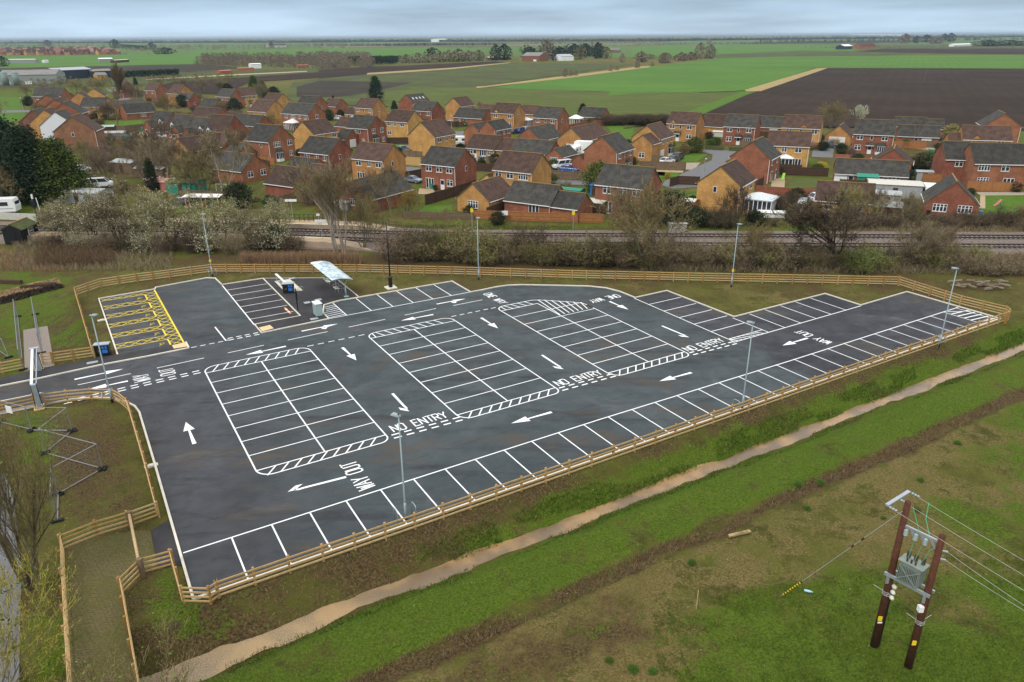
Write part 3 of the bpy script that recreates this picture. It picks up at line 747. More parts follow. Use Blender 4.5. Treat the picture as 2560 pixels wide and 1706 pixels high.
for vw, pts in [('Z3', [(1730, 860), (1745, 835), (1875, 835), (1860, 900), (1790, 900)]), ('Z3', [(2050, 1030), (2400, 1030), (2400, 1050), (2090, 1052)]), ('Z3', [(240, 890), (250, 850), (370, 850), (330, 895)]), ('Z3', [(1680, 765), (1700, 755), (1810, 755), (1800, 775)])]: sheet('patio', vw, pts, M['slabs'], .038)
sheet('wood_chippings', 'Z4', [(0, 640), (110, 600), (250, 560), (390, 545), (415, 565), (300, 590), (200, 615), (60, 660), (0, 670)], M['tannedpatch'], .03)

ploughed = grassmat('ploughed_soil', (.030, .018, .011), (.044, .028, .018), (.020, .013, .009), .02, .95, (R(-153), .05, .16))
ploughed2 = grassmat('brown_stubble', (.040, .032, .024), (.058, .047, .030), (.030, .025, .020), .02, .95, (R(-100), .05, .4))
crop = grassmat('winter_wheat', (.066, .150, .020), (.082, .178, .024), (.078, .125, .028), .012, .95, (R(-153), .045, .14))
crop2 = grassmat('thin_wheat', (.078, .105, .020), (.098, .130, .022), (.078, .074, .030), .03, .95, (R(-120), .04, .4))
past = grassmat('patchy_pasture', (.070, .082, .028), (.092, .122, .026), (.062, .055, .034), .03, .95, (R(-110), .05, .5))
straw = grassmat('dry_reed_bank', (.30, .22, .10), (.36, .27, .13), (.16, .15, .05), .15)
palegreen = grassmat('far_grass', (.072, .130, .030), (.090, .145, .034), (.080, .110, .036), .008)
tan = grassmat('far_stubble', (.150, .120, .070), (.18, .15, .09), (.11, .10, .055), .008)
def field(view, pts, mat, z): return sheet('field', view, pts, mat, z)
# far to near; each sheet a few centimetres above the one below
field('Z2', [(-2300, 120), (-2300, 250), (0, 160), (1000, 130), (2353, 130), (5000, 150), (5000, 108), (2353, 106), (0, 114)], palegreen, .05)
field('Z1', [(-100, 320), (-100, 216), (660, 214), (1330, 192), (2353, 160), (2353, 200), (1340, 275), (1300, 290), (0, 310)], crop, .16)
field('Z2', [(-50, 205), (-50, 172), (1000, 162), (1180, 205), (1060, 228), (690, 236), (350, 222)], crop, .18)
field('Z2', [(1000, 166), (1400, 150), (2353, 146), (3500, 150), (3500, 200), (2353, 225), (1900, 235), (1250, 215)], palegreen, .20)
field('Z2', [(1200, 140), (2353, 132), (2353, 142), (1300, 152)], tan, .22)
field('Z2', [(100, 150), (700, 130), (1300, 128), (1250, 140), (600, 150)], ploughed2, .23)
field('Z2', [(0, 152), (440, 150), (440, 158), (0, 162)], tan, .24)
field('Z3', [(0, 128), (700, 108), (1600, 96), (2600, 84), (2600, 112), (1300, 125), (0, 145)], palegreen, .21)
field('Z3', [(560, 118), (1100, 104), (1900, 100), (1600, 116), (700, 124)], ploughed, .26)
field('Z3', [(-50, 148), (400, 138), (1000, 128), (1400, 135), (1300, 165), (450, 185), (-50, 200)], crop, .25)
field('Z3', [(1320, 168), (1500, 152), (2600, 150), (2600, 188), (1800, 180)], ploughed, .27)
field('Z3', [(1350, 135), (2600, 112), (2600, 152), (1500, 152)], past, .24)
field('Z3', [(440, 188), (1000, 165), (1700, 178), (1400, 196), (900, 200), (470, 215)], past, .28)
field('Z3', [(150, 252), (480, 210), (900, 200), (1600, 195), (2700, 190), (2700, 276), (1150, 270), (520, 264)], crop, .30)
field('Z1', [(-100, 345), (-100, 306), (690, 288), (1330, 276), (1700, 300), (1240, 332), (780, 345)], ploughed2, .19)
field('Z1', [(-100, 440), (-100, 345), (800, 345), (1300, 330), (2353, 300), (2353, 325), (1640, 375), (1000, 420)], past, .20)
field('Z1', [(900, 470), (1200, 395), (1640, 368), (2353, 318), (2353, 356), (1720, 398), (1500, 480)], ploughed, .24)
field('Z2', [(-10, 376), (-10, 318), (330, 292), (530, 288), (1200, 256), (1300, 266), (320, 346)], ploughed, .25)
field('Z2', [(-250, 545), (-190, 400), (0, 372), (330, 340), (1290, 266), (2150, 276), (1072, 432), (430, 462), (430, 560)], past, .22)
field('Z2', [(-160, 500), (-160, 430), (0, 388), (440, 398), (640, 400), (440, 446), (200, 492), (0, 505)], ploughed2, .27)
field('Z2', [(430, 560), (440, 462), (1060, 432), (1190, 436), (1900, 464), (2353, 450), (2600, 440), (2600, 640), (1900, 640), (900, 590)], crop2, .21)
field('Z2', [(1150, 437), (2260, 290), (2353, 282), (2353, 455), (1900, 462)], crop, .26)
field('Z3', [(-200, 440), (-60, 268), (150, 250), (520, 264), (1075, 271), (645, 408), (500, 415), (0, 424)], crop, .262)
field('Z3', [(-60, 430), (500, 418), (640, 412), (380, 505), (240, 555), (160, 600), (-100, 640)], crop2, .23)
field('Z3', [(320, 620), (385, 550), (640, 432), (1150, 271), (2800, 280), (2800, 660), (1900, 640)], ploughed, .29)
field('Z3', [(650, 413), (640, 405), (1085, 272), (1150, 270), (1110, 285), (740, 412)], straw, .34)
field('Z3', [(230, 560), (620, 416), (740, 405), (640, 440), (380, 556)], M['lawn'], .335)
field('Z2', [(1068, 440), (1072, 428), (1130, 425), (1680, 355), (2180, 292), (2260, 288), (2250, 297), (1700, 370), (1130, 434)], straw, .33)
field('Z2', [(320, 348), (325, 336), (640, 316), (900, 300), (1290, 264), (1300, 268), (900, 310), (640, 328)], straw, .33)
mb = MB(); mb.poly([G('Z1', *p, .32) for p in [(1000, 385), (1000, 378), (1600, 345), (2100, 322), (2100, 328), (1600, 353)]]); struct('farm_track', mb, M['gravelpale'])

# railway: ballast, two tracks, two platforms
ra = math.atan2(-2.3, 57.2); rd = Vector((math.cos(ra), math.sin(ra))); rn = Vector((-rd.y, rd.x))
r0 = Vector((19.6, 110.3))
def bend(s, k): t = min(1, max(0, (-20-s)/55)); return k*t*t*(3-2*t)     # the line swings away and the tracks close up towards the platforms
def RP(s, n, z, k=0.0): q = r0+rd*s+rn*(n+bend(s, k)); return Vector((q.x, q.y, z))
SS = [-130]+list(np.arange(-80, -14, 6))+[160]
bal = plain('ballast_stone', (.165, .130, .112), .95, .15, var=.45, scale=4)
mb = MB()
S0, S1 = -130, 160
for prof in [[(-10.4, .0), (-8.7, .30), (-3.7, .32), (-2.9, .30), (2.6, .32), (3.6, .0)]]:
    for sa, sb in zip(SS[:-1], SS[1:]):
        for (n0, z0), (n1, z1) in zip(prof[:-1], prof[1:]): mb.poly([RP(sa, n0, z0, 4.4), RP(sb, n0, z0, 4.4), RP(sb, n1, z1, 4.4), RP(sa, n1, z1, 4.4)])
struct('ballast', mb, bal)
M['rail'] = plain('rusty_rail', (.045, .032, .027), .5, .4, .3, var=.3)
M['sleeper'] = plain('concrete_sleeper', (.20, .17, .15), .9, .2, var=.25)
for nm, n0, lab in (('far', -.9, 'railway track on the side nearer the houses, rusty rails on pale sleepers'), ('near', -6.1, 'railway track on the side nearer the car park, rusty rails on pale sleepers')):
    t = thing('railway_track', lab, 'railway track', (0, 0, 0), 0, 'railway tracks'); kb = 3.5 if nm == 'far' else 5.4
    for k in (-.72, .72):
        mb = MB()
        for sa, sb in zip(SS[:-1], SS[1:]): mb.beam(RP(sa, n0+k, .50, kb), RP(sb, n0+k, .50, kb), .16, .17)
        mb.build('rail', M['rail'], t)
    mb = MB()
    for s in np.arange(S0, S1, .7): mb.beam(RP(s, n0-1.25, .355, kb), RP(s, n0+1.25, .355, kb), .27, .13)
    tag(mb.build('sleepers', M['sleeper'], t), kind='stuff')
M['plat'] = plain('platform_tarmac', (.36, .27, .19), .9, .2, var=.2, scale=.8)
def platform(lab, n0, n1, s0, s1, edge, kb):
    t = thing('platform', lab, 'platform'); ss = [s0]+[q for q in SS if s0 < q < s1]+[s1]; i = 1 if edge == n0 else -1
    def slab(nm, mat, a, b, z, tops):
        mb = MB()
        for sa, sb in zip(ss[:-1], ss[1:]): mb.poly([RP(sa, a, z, kb), RP(sb, a, z, kb), RP(sb, b, z, kb), RP(sa, b, z, kb)])
        if tops:
            for sa, sb in zip(ss[:-1], ss[1:]):
                for q in (a, b): mb.poly([RP(sa, q, z, kb), RP(sb, q, z, kb), RP(sb, q, 0, kb), RP(sa, q, 0, kb)])
            mb.poly([RP(s1, a, z, kb), RP(s1+7, a, .03, kb), RP(s1+7, b, .03, kb), RP(s1, b, z, kb)])
            for q in (a, b): mb.poly([RP(s1, q, z, kb), RP(s1+7, q, .03, kb), RP(s1, q, .03, kb)])
        mb.build(nm, mat, t)
    slab('body', M['plat'], n0, n1, 1.0, True); slab('edge_coping', M['concrete'], edge, edge+.35*i, 1.005, False); slab('safety_line', M['ypaint'], edge+.7*i, edge+.82*i, 1.008, False)
    return t
platform('tan railway platform beside the thicket, with white edge and yellow line', -10.3, -7.7, -94, -46, -7.7, 5.4)
platform('tan railway platform on the houses side, ending in a ramp by the bare trees', .9, 3.6, -97, -44, .9, 3.5)

# ------------------------------------------------------------------ post and rail fences
def fence(pts, lab, step=1.85, h=1.18, rails=4, mat=None, post=None, raised=True, posts_only=False, zb=0.0):
    """pts: world points of the fence line on the ground"""
    mat = mat or M['wood']; pts = [Vector((p[0], p[1], 0)) for p in pts]
    t = thing('post_and_rail_fence', lab, 'fence', pts[0], 0, 'post and rail fences of the car park')
    Q = [p-pts[0] for p in pts]
    rz = [h*(k+.72)/(rails+.0) for k in range(rails)]
    for k, z in enumerate(rz):
        mb = MB()
        for a, b in zip(Q[:-1], Q[1:]): mb.beam(a+Vector((0, 0, z)), b+Vector((0, 0, z)), .045, .105)
        mb.build('rail', mat, t)
    n = 0
    for i, (a, b) in enumerate(zip(Q[:-1], Q[1:])):
        L = (b-a).length; c = max(1, round(L/step)); d = (b-a).normalized(); off = Vector((-d.y, d.x, 0))*-.085
        for j in range(c + (1 if i == len(Q)-2 else 0)):
            p = a+(b-a)*(j/c)+off
            mb = MB(); mb.box((0, 0, h/2), (.13, .13, h+.06), math.atan2(d.y, d.x)); mb.build('post', post or M['postwood'], t, loc=p)
            n += 1
    return t
def FT(*pts): return [G(v, x, y, 1.1).xy for v, x, y in pts]
nA = FT(('Z4', 505, 600), ('Z4', 680, 542), ('Z4', 930, 507), ('Z4', 1150, 480), ('Z4', 1445, 442))
nB = FT(('Z4', 1445, 442), ('Z5', 20, 166)); nB[-1] = (G('Z5', 520, 170, 1.1)).xy
nC = FT(('Z5', 520, 170), ('Z5', 1265, 187), ('Z5', 2000, 210), ('Z6', 655, 187), ('Z6', 1240, 197), ('Z6', 1665, 206))
nD = FT(('Z6', 1665, 206), ('Z6', 1840, 260), ('Z6', 2010, 312), ('Z6', 2262, 372), ('Z6', 2281, 390), ('Z6', 2262, 412))
fence(nA, 'timber rail fence on the grass behind the yellow disabled bays, curving to the corner lamp', 2.3)
fence(nB, 'timber rail fence behind the cycle shelter, in front of the tan reeds', 1.9)
fence(nC, 'long timber rail fence in front of the railway hedgerow, behind the car park', 1.85)
fence(nD, 'timber rail fence round the far right end of the car park, by the log pile', 1.85)
SE = G('Z6', 2262, 412, 1.1).xy
front = [UV(83.4, 36.2).xy, UV(60, 36.15).xy, UV(30, 36.0).xy, UV(2.6, 35.9).xy]
fence([SE]+front, 'long timber rail fence along the front row of bays, above the ditch', 1.94)
SWc = G('Z7', 1075, 1082, 1.1).xy; SWd = G('Z7', 930, 1078, 1.1).xy
fence([front[-1], SWc, SWd, G('Z7', 878, 890, 1.1).xy], 'short timber rail fence turning the corner by the small tarmac pad', 1.5)
fence([G('Z7', 878, 890, 1.1).xy, G('Z7', 722, 932, 1.1).xy, G('Z7', 620, 1030, 1.1).xy], 'timber rail fence stub bending round the thick gate post', 1.6)
fence(FT(('Z7', 620, 1030), ('Z7', 655, 1230), ('Z7', 700, 1480), ('Z7', 740, 1700)), 'timber rail fence along the right edge of the grass paving', 1.9)
fence(FT(('Z7', 655, 690), ('Z7', 490, 738), ('Z7', 312, 808)), 'timber rail fence at the head of the grass paving, left of the bar gate', 2.0)
fence(FT(('Z7', 312, 808), ('Z7', 318, 980), ('Z7', 335, 1280), ('Z7', 352, 1600), ('Z7', 360, 1750)), 'timber rail fence along the left edge of the grass paving, by the lane trees', 1.9)
fence(FT(('Z7', 675, 686), ('Z7', 803, 640), ('Z7', 735, 380), ('Z7', 690, 225), ('R3', 1735, 745), ('R3', 1710, 700), ('R3', 1620, 622), ('R3', 1520, 572), ('R3', 1215, 562), ('R3', 885, 592), ('R3', 580, 632)), 'timber rail fence round the bare earth corner inside the entrance', 1.9)
fence(FT(('R3', 440, 648), ('R3', 0, 738), ('R3', -500, 840)), 'timber rail fence along the near side of the entrance road, left of the height barrier', 1.9)
fence(FT(('R3', 295, 150), ('R3', 0, 207), ('R3', -500, 305)), 'timber rail fence on bright grass at the left edge, beyond the footway', 1.9)
fence(FT(('R3', 560, 85), ('R3', 690, 66)), 'short timber rail fence beside the gravel strip, just beyond the barrier', 1.1)
fence(FT(('R3', 700, 68), ('R3', 1245, -8), ('Z4', 505, 600)), 'timber rail fence running up the grass left of the disabled bays', 2.0)
# bar gate over the grass paving
t = thing('bar_gate', 'peeled log bar resting between two thick posts over the grass paving', 'gate')
for p in ((668, 690), (722, 935)):
    q = G('Z7', *p, 1.15); mb = MB(); mb.cyl((q.x, q.y, 0), .16, 1.25, 10); mb.build('post', M['woodold'], t)
a, b = G('Z7', 668, 690, 1.12), G('Z7', 718, 935, 1.12); mb = MB(); mb.tube([a, b], .085, 8); mb.build('bar', M['wood'], t, smooth=True)

# ------------------------------------------------------------------ lamp columns
def lamp(v, b, hgt, ang, lab, plate=False, hoops=0, z=0.0):
    p = G(v, *b)
    t = thing('street_lamp', lab, 'street lamp', p, ang, 'car park lamps')
    mb = MB(); mb.tube([(0, 0, 0), (0, 0, 1.35)], [.085, .085], 10); mb.tube([(0, 0, 1.35), (0, 0, 1.45), (0, 0, hgt)], [.085, .062, .042], 10); mb.build('column', M['lampgrey'], t, smooth=True)
    mb = MB(); mb.cyl((0, 0, 0), .092, .32, 10); mb.build('base_band', M['black'], t)
    mb = MB(); x0 = -.12
    mb.add([(x0, -.13, hgt), (x0+.6, -.19, hgt+.03), (x0+.6, .19, hgt+.03), (x0, .13, hgt), (x0+.03, -.10, hgt+.10), (x0+.57, -.15, hgt+.12), (x0+.57, .15, hgt+.12), (x0+.03, .10, hgt+.10)],
           [(3, 2, 1, 0), (4, 5, 6, 7), (0, 1, 5, 4), (1, 2, 6, 5), (2, 3, 7, 6), (3, 0, 4, 7)])
    hd = mb.build('lamp_head', M['lampgrey'], t)
    mb = MB(); mb.box((x0+.38, 0, hgt+.005), (.30, .26, .02)); mb.build('lens', M['lamplens'], hd)
    mb = MB(); mb.cyl((0, 0, hgt+.10), .05, .08, 8); mb.build('photocell', M['black'], hd)
    if plate:
        mb = MB(); mb.box((.02, 0, 2.1), (.2, .2, .30)); mb.build('number_plate', M['yellowp'], t)
    mb = MB(); mb.box((-.087, 0, .95), (.02, .09, .5)); mb.build('access_door', M['lampgrey'], t)
    return t, p
def hoop_guard(p, ang, lab, w=.7, h=.95):
    o = MB(); k = []
    for i in range(9):
        a = math.pi*i/8; k.append((-(w/2-.12)*0 - (w/2)*math.cos(a) if 0 else -w/2*math.cos(a), 0, h-.18+.18*math.sin(a)))
    o.tube([(-w/2, 0, 0), (-w/2, 0, h-.18)]+[(-w/2+.18*(1-math.cos(math.pi/2*i/4)), 0, h-.18+.18*math.sin(math.pi/2*i/4)) for i in range(1, 5)]+[(w/2-.18*(1-math.cos(math.pi/2*i/4)), 0, h-.18+.18*math.sin(math.pi/2*i/4)) for i in range(4, -1, -1)]+[(w/2, 0, 0)], .028, 8)
    ob = o.build('hoop_guard', M['galv'], smooth=True); ob.location = p; ob.rotation_euler.z = ang
    return tag(ob, lab, 'guard rail', 'steel hoops in the car park')
A = TH
lamp('Z4', (1455, 525), 8.1, A+R(-60), 'tall lamp column at the bend of the back fence, behind the wide aisle', True)
lamp('O', (1100, 643), 7.9, A+R(-90), 'tall lamp column on the back grass, between the black mast and the one-way bend')
lamp('O', (1680, 660), 7.8, A+R(-90), 'tall lamp column with a yellow plate by the back fence, in front of the railway', True)
lamp('Z6', (1880, 595), 8.0, A+R(140), 'tall lamp column by the ditch fence at the hatched far right corner')
lamp('Z6', (788, 940), 7.6, A+R(140), 'tall lamp column by the ditch fence halfway along the front bays')
lamp('O', (933, 1195), 7.45, A+R(120), 'tall lamp column by the ditch fence nearest the camera')
lamp('O', (258, 925), 7.85, A+R(-40), 'tall lamp column inside the curved fence at the entrance road')
for (v, x, y), s in ((('O', 258, 925), 'entrance lamp'), (('O', 933, 1195), 'lamp nearest the camera'), (('Z6', 788, 940), 'lamp halfway along the front bays'), (('Z6', 1880, 595), 'lamp at the far right corner'), (('Z4', 1455, 525), 'lamp at the bend of the back fence')):
    p = G(v, x, y)
    for k, w_ in ((-1, 'left'), (1, 'right')):
        off = UV(k*.62, .12) if v != 'Z4' else UV(k*.45, -.2)
        hoop_guard(p+off-Vector((0, 0, 0)), A+R(90), 'grey steel hoop on the %s of the %s' % (w_, s))

# ------------------------------------------------------------------ CCTV mast
p = G('O', 898, 662)
t = thing('camera_mast', 'slim black mast on a fat black base and pale concrete block, beside the cycle shelter', 'mast', p, A)
mb = MB(); mb.box((0, 0, .05), (1.25, 1.25, .16)); mb.build('foundation', M['concrete'], t)
mb = MB(); mb.cyl((0, 0, .13), .24, 1.25, 16); mb.tube([(0, 0, 1.38), (0, 0, 1.5)], [.24, .12], 16); mb.build('base_cabinet', M['black'], t)
mb = MB(); mb.tube([(0, 0, 1.5), (0, 0, 8.1)], [.095, .065], 12); mb.build('column', M['black'], t, smooth=True)
mb = MB(); mb.cyl((0, 0, 8.1), .07, .08, 10); mb.build('cap', M['black'], t)

# ------------------------------------------------------------------ cycle shelter and hoops
def uvb(u, v, z): return UV(u, v, z)
t = thing('cycle_shelter', 'silver cycle shelter with a long curved translucent roof on forked posts', 'cycle shelter')
g = NT('shelter_sheet'); v = g.map(-TH)
c = g.mix(g.rng(g.noise(v, 1.1, 6, .7), .44, .62), (.62, .72, .76), (.26, .36, .42)); M['shelter'] = g.done(c, .35, .5)
mb = MB(); u0, u1, v0, v1 = 23.9, 26.4, 80.6, 89.0; nseg = 8
def roofz(s): return 2.5 - .3*s + .8*s*(1-s)
def strip(mb, va, vb, zt):
    n0 = len(mb.v); rows_ = []
    for i in range(nseg+1):
        s = i/nseg; u = u0+(u1-u0)*s; z = roofz(s)+zt
        rows_.append((uvb(u, va, z), uvb(u, vb, z)))
    for (a, b), (c_, d) in zip(rows_[:-1], rows_[1:]): mb.add([a, c_, d, b], [(0, 1, 2, 3)])
for va, vb in ((v0, (v0+v1)/2-.03), ((v0+v1)/2+.03, v1)):
    mb = MB(); strip(mb, va, vb, .015); strip(mb, va, vb, -.01)
    rp = mb.build('roof_panel', M['shelter'], t, smooth=True)
for vv in (v0, (v0+v1)/2, v1):
    mb = MB(); mb.tube([uvb(u0+(u1-u0)*i/nseg, vv, roofz(i/nseg)-.03) for i in range(nseg+1)], .04, 6); mb.build('roof_rib', M['galv'], t)
mb = MB()
for s in np.linspace(0.02, .98, 6):
    mb.tube([uvb(u0+(u1-u0)*s, v0, roofz(s)-.02), uvb(u0+(u1-u0)*s, v1, roofz(s)-.02)], .022, 5)
mb.build('purlins', M['galv'], t)
for vv in (v0+.5, (v0+v1)/2, v1-.1):
    mb = MB(); mb.tube([uvb(25.6, vv, 0), uvb(25.55, vv, 1.75)], .075, 8); mb.tube([uvb(25.55, vv, 1.65), uvb(25.2, vv, 2.05), uvb(24.5, vv, 2.52)], .05, 8); mb.tube([uvb(25.55, vv, 1.65), uvb(25.95, vv, 2.3)], .05, 8)
    mb.build('forked_post', M['cabgrey'], t, smooth=True)
    mb = MB(); q = uvb(25.6, vv, .02); mb.box((q.x, q.y, .11), (.5, .5, .06), A); mb.build('base_plate', M['cabgrey'], t)
for i, vv in enumerate((88.0, 84.9)):
    mb = MB(); q = uvb(25.6, vv, .0); mb.box((q.x, q.y, .105), (1.0, .5, .03), A+R(90)); tag(mb.build('paving_patch', M['concrete']), kind='structure')
hl = ['nearest', 'second nearest', 'third nearest', 'fourth nearest', 'fifth nearest', 'sixth nearest', 'farthest']
for i, vv in enumerate((82.0, 83.0, 84.0, 85.2, 86.2, 87.2, 88.2)):
    hoop_guard(uvb(25.35, vv, .1), A, 'grey cycle hoop under the shelter roof, %s to the end bays' % hl[i], .75, .8)

# ------------------------------------------------------------------ machines and cabinets by the pavement
def machine(p, rz, lab):
    t = thing('payment_machine', lab, 'payment machine', p, rz, 'black panel machines')
    mb = MB(); mb.add([(-.62, -.28, 0), (.62, -.28, 0), (.62, .28, 0), (-.62, .28, 0), (-.66, -.33, 1.15), (.66, -.33, 1.15), (.66, .33, 1.15), (-.66, .33, 1.15)], [(3, 2, 1, 0), (0, 1, 5, 4), (1, 2, 6, 5), (2, 3, 7, 6), (3, 0, 4, 7)]); mb.build('body', M['black'], t)
    mb = MB(); mb.box((0, 0, 1.19), (1.42, .76, .08)); mb.build('lid', M['galv'], t)
    mb = MB(); mb.box((.26, -.345, .50), (.48, .02, .34)); mb.build('screen', M['bluep'], t)
    for x in (.12, .40):
        mb = MB(); mb.box((x, -.35, .88), (.20, .02, .22)); mb.box((x, -.353, 1.02), (.1, .02, .06)); mb.build('sticker', M['bluep'], t)
    mb = MB(); mb.box((-.3, -.347, .55), (.22, .02, .2)); mb.build('coin_slot', plain('dull_brass', (.10, .06, .02)), t)
    return t
machine(G('R2', 888, 612, .1) - Vector((0, 0, 0)), A-R(22), 'black ticket machine with blue panels standing on the cycle area pad')
machine(G('R3', 1425, 110, 0)+UV(0, .25), A-R(18), 'black ticket machine with blue panels on the grass by the disabled bays')
# concrete pad with a white-topped rail shelter beside the machine
t = thing('cycle_repair_stand', 'low white bar on grey legs along the edge of a pale concrete pad', 'stand')
a, b = uvb(20.05, 91.1, 1.15), uvb(20.1, 86.9, 1.15)
mb = MB(); mb.beam(a, b, .28, .06); mb.build('top_bar', M['white'], t)
for q in (a, a*.5+b*.5, b):
    mb = MB(); mb.beam((q.x, q.y, .1), (q.x, q.y, 1.12), .09, .16); mb.build('leg', M['galv'], t)
mb = MB(); mb.poly([uvb(19.85, 91.5, .125), uvb(19.85, 86.2, .125), uvb(21.85, 86.0, .125), uvb(21.75, 91.4, .125)]); struct('concrete_pad', mb, M['concrete'])
mb = MB(); mb.poly([uvb(20.2, 91.2, .13), uvb(20.2, 87.2, .13), uvb(20.9, 87.2, .13), uvb(20.9, 91.2, .13)]); struct('rubber_mat', mb, plain('brown_mat', (.22, .17, .11), .9))
hoop_guard(uvb(21.3, 84.9, .1), A+R(20), 'grey steel hoop beside the ticket machine on the pad', .8, .85)
t = thing('sign_board', 'narrow black notice board on two black posts beside the bays', 'sign board', (uvb(19.45, 79.8, .1)), A+R(80))
for x in (-.38, .38):
    mb = MB(); mb.tube([(x, 0, 0), (x, 0, 2.3)], .045, 8); mb.build('post', M['black'], t)
mb = MB(); mb.box((0, -.06, 1.75), (1.0, .05, 1.15)); bd = mb.build('board', M['black'], t)
mb = MB(); mb.box((0, -.09, 1.78), (.84, .01, .96)); mb.build('notice', plain('dark_notice', (.03, .04, .06), .3, .5), bd)
t = thing('cabinet', 'grey green service cabinet with a white top beside the hatched bay', 'cabinet', uvb(20.85, 76.75, .1), A)
mb = MB(); mb.box((0, 0, .72), (.72, 1.15, 1.35)); mb.build('body', M['cabgrey'], t)
mb = MB(); mb.box((0, 0, 1.43), (.82, 1.25, .07)); mb.build('top', M['white'], t)
mb = MB(); mb.box((0, 0, .03), (.68, 1.1, .06)); mb.build('plinth', M['black'], t)
for y in (-.28, .28):
    mb = MB(); mb.box((.368, y, .74), (.02, .5, 1.15)); mb.build('door', M['cabgrey'], t)
mb = MB()
for (u, v_, w_, d) in ((22.1, 91.6, .8, .5), (21.0, 81.4, .7, .6), (22.4, 81.7, .75, .6), (20.1, 75.75, .85, .55)):
    mb2 = MB(); q = uvb(u, v_, .107); mb2.box((q.x, q.y, .108), (w_, d, .02), A); tag(mb2.build('manhole_cover', M['galv']), kind='structure')
mb2 = MB(); q = G('R3', 1262, 200, .1); mb2.box((q.x, q.y, .11), (.95, .5, .02), A); tag(mb2.build('manhole_cover', M['galv']), kind='structure')
# fallen barrier board on the bay
a, b = uvb(18.3, 81.0, .09), uvb(18.35, 78.75, .09)
t = thing('barrier_plank', 'orange and white barrier plank lying across a bay line', 'barrier board')
mb = MB()
n = 5
ob = MB(); wb = MB()
for i in range(n):
    (ob if i % 2 == 0 else wb).beam(a+(b-a)*(i/n), a+(b-a)*((i+1)/n), .2, .06)
ob.build('orange_bands', M['orange'], t); wb.build('white_bands', M['white'], t)
# drain gullies with pale headwalls
for v, x, y, lab in (('R1', 140, 668, 'small pale concrete drain head in the grass left of the disabled bays'), ('Z7', 785, 450, 'small pale concrete drain head beside the left kerb')):
    q = G(v, x, y); mb = MB(); mb.box((q.x, q.y, .06), (.9, .35, .12), A); mb.box((q.x, q.y, .09), (.35, .36, .14), A); tag(mb.build('drain_head', M['concrete']), lab, 'drain')

# ------------------------------------------------------------------ height barrier over the entrance road
t = thing('height_barrier', 'galvanised height barrier spanning the entrance road on two box posts', 'barrier')
pa, pb = G('R3', 545, 318), G('R3', 545, 830)
dv = (pb-pa).normalized(); zt = 2.25
for q in (pa, pb):
    mb = MB(); mb.box((q.x, q.y, 1.12), (.34, .34, 2.24), A); mb.build('post', M['galv'], t)
    mb = MB(); mb.box((q.x-.05, q.y, .03), (.75, .75, .08), A); mb.build('foot_plate', M['woodyellow'] if q is pb else M['concrete'], t)
    for k in (-.28, .28):
        mb = MB(); mb.tube([q+Vector((k*EU.x, k*EU.y, 0)), q+Vector((k*EU.x*.6, k*EU.y*.6, 2.2))], .03, 6); mb.build('stay', M['black'], t)
for k, w_ in ((-.12, .2), (.22, .07)):
    off = Vector((EU.x*k, EU.y*k, 0))
    mb = MB(); mb.beam(pa+off+Vector((0, 0, zt)), pb+off+Vector((0, 0, zt)), w_, .1); mb.build('beam', M['white'] if k < 0 else M['galv'], t)
mb = MB(); mb.box((pa.x, pa.y, zt+.06), (.75, .4, .06), A); mb.build('top_plate', M['galv'], t)
# ------------------------------------------------------------------ temporary mesh fence panels
def mesh_panel(a, b, lab, h=2.0, fallen=None):
    a = Vector(a); b = Vector(b); t = thing('mesh_fence_panel', lab, 'mesh fence', a, 0, 'temporary mesh fence panels'); d = b-a
    top = Vector((0, 0, h)) if fallen is None else Vector(fallen)
    mb = MB(); z = Vector((0, 0, .08)); mb.tube([z, top+z, d+top+z, d+z, z], .034, 6, False); mb.build('tube_frame', M['mesh'], t)
    mb = MB(); L = d.length; nx_ = int(L/.3)
    for i in range(1, nx_): mb.beam(z+d*(i/nx_), z+d*(i/nx_)+top, .004, .004)
    for j in range(1, 5): mb.beam(z+top*(j/5), z+d+top*(j/5), .004, .004)
    mb.build('wire_infill', M['mesh'], t)
    for q in (Vector((0, 0, 0)), d):
        mb = MB(); mb.box((q.x, q.y, .07), (.7, .22, .14), math.atan2(d.y, d.x)+R(90)); mb.build('foot_block', M['rubber'], t)
Z0 = [G('R3', 370, 1080), G('R3', 1000, 1095), G('R3', 640, 1375), G('Z7', 535, 450), G('Z7', 320, 582), G('Z7', 285, 745)]
tops = [G('R3', 350, 825, 2).xy, G('R3', 905, 830, 2).xy, G('R3', 525, 1120, 2).xy, G('Z7', 500, 338, 2).xy, G('Z7', 270, 460, 2).xy, G('Z7', 262, 480, 2).xy]
zz = [Vector((q.x, q.y, 0)) for q in tops]
mesh_panel(zz[0], zz[1], 'mesh fence panel of the zigzag nearest the entrance road, facing the car park')
mesh_panel(zz[1], zz[2], 'mesh fence panel slanting back across the bright grass, second of the zigzag')
mesh_panel(zz[2], zz[3], 'mesh fence panel over bare earth in the middle of the zigzag')
mesh_panel(zz[3], zz[4], 'mesh fence panel slanting back over bare earth, fourth of the zigzag')
mesh_panel(zz[4]+Vector((0, -.1, 0)), G('Z7', 300, 735), 'mesh fence panel at the near end of the zigzag, by the grass paving', 2.0)
mesh_panel(zz[0]+Vector((-.1, .1, 0)), zz[0]+Vector((-3.4, 1.4, 0)), 'mesh fence panel with a white plate at the left edge, along the road')
q = zz[0]+Vector((-1.9, .75, 0)); mb = MB(); mb.box((q.x, q.y, 1.5), (.7, .03, .6), -.4); tag(mb.build('white_plate', M['white']), 'small white plate hung on the mesh fence by the road', 'sign')
mesh_panel(G('Z4', 160, 1165), G('Z4', 122, 800), 'mesh fence panel along the left side of the gravel strip', 2.0)
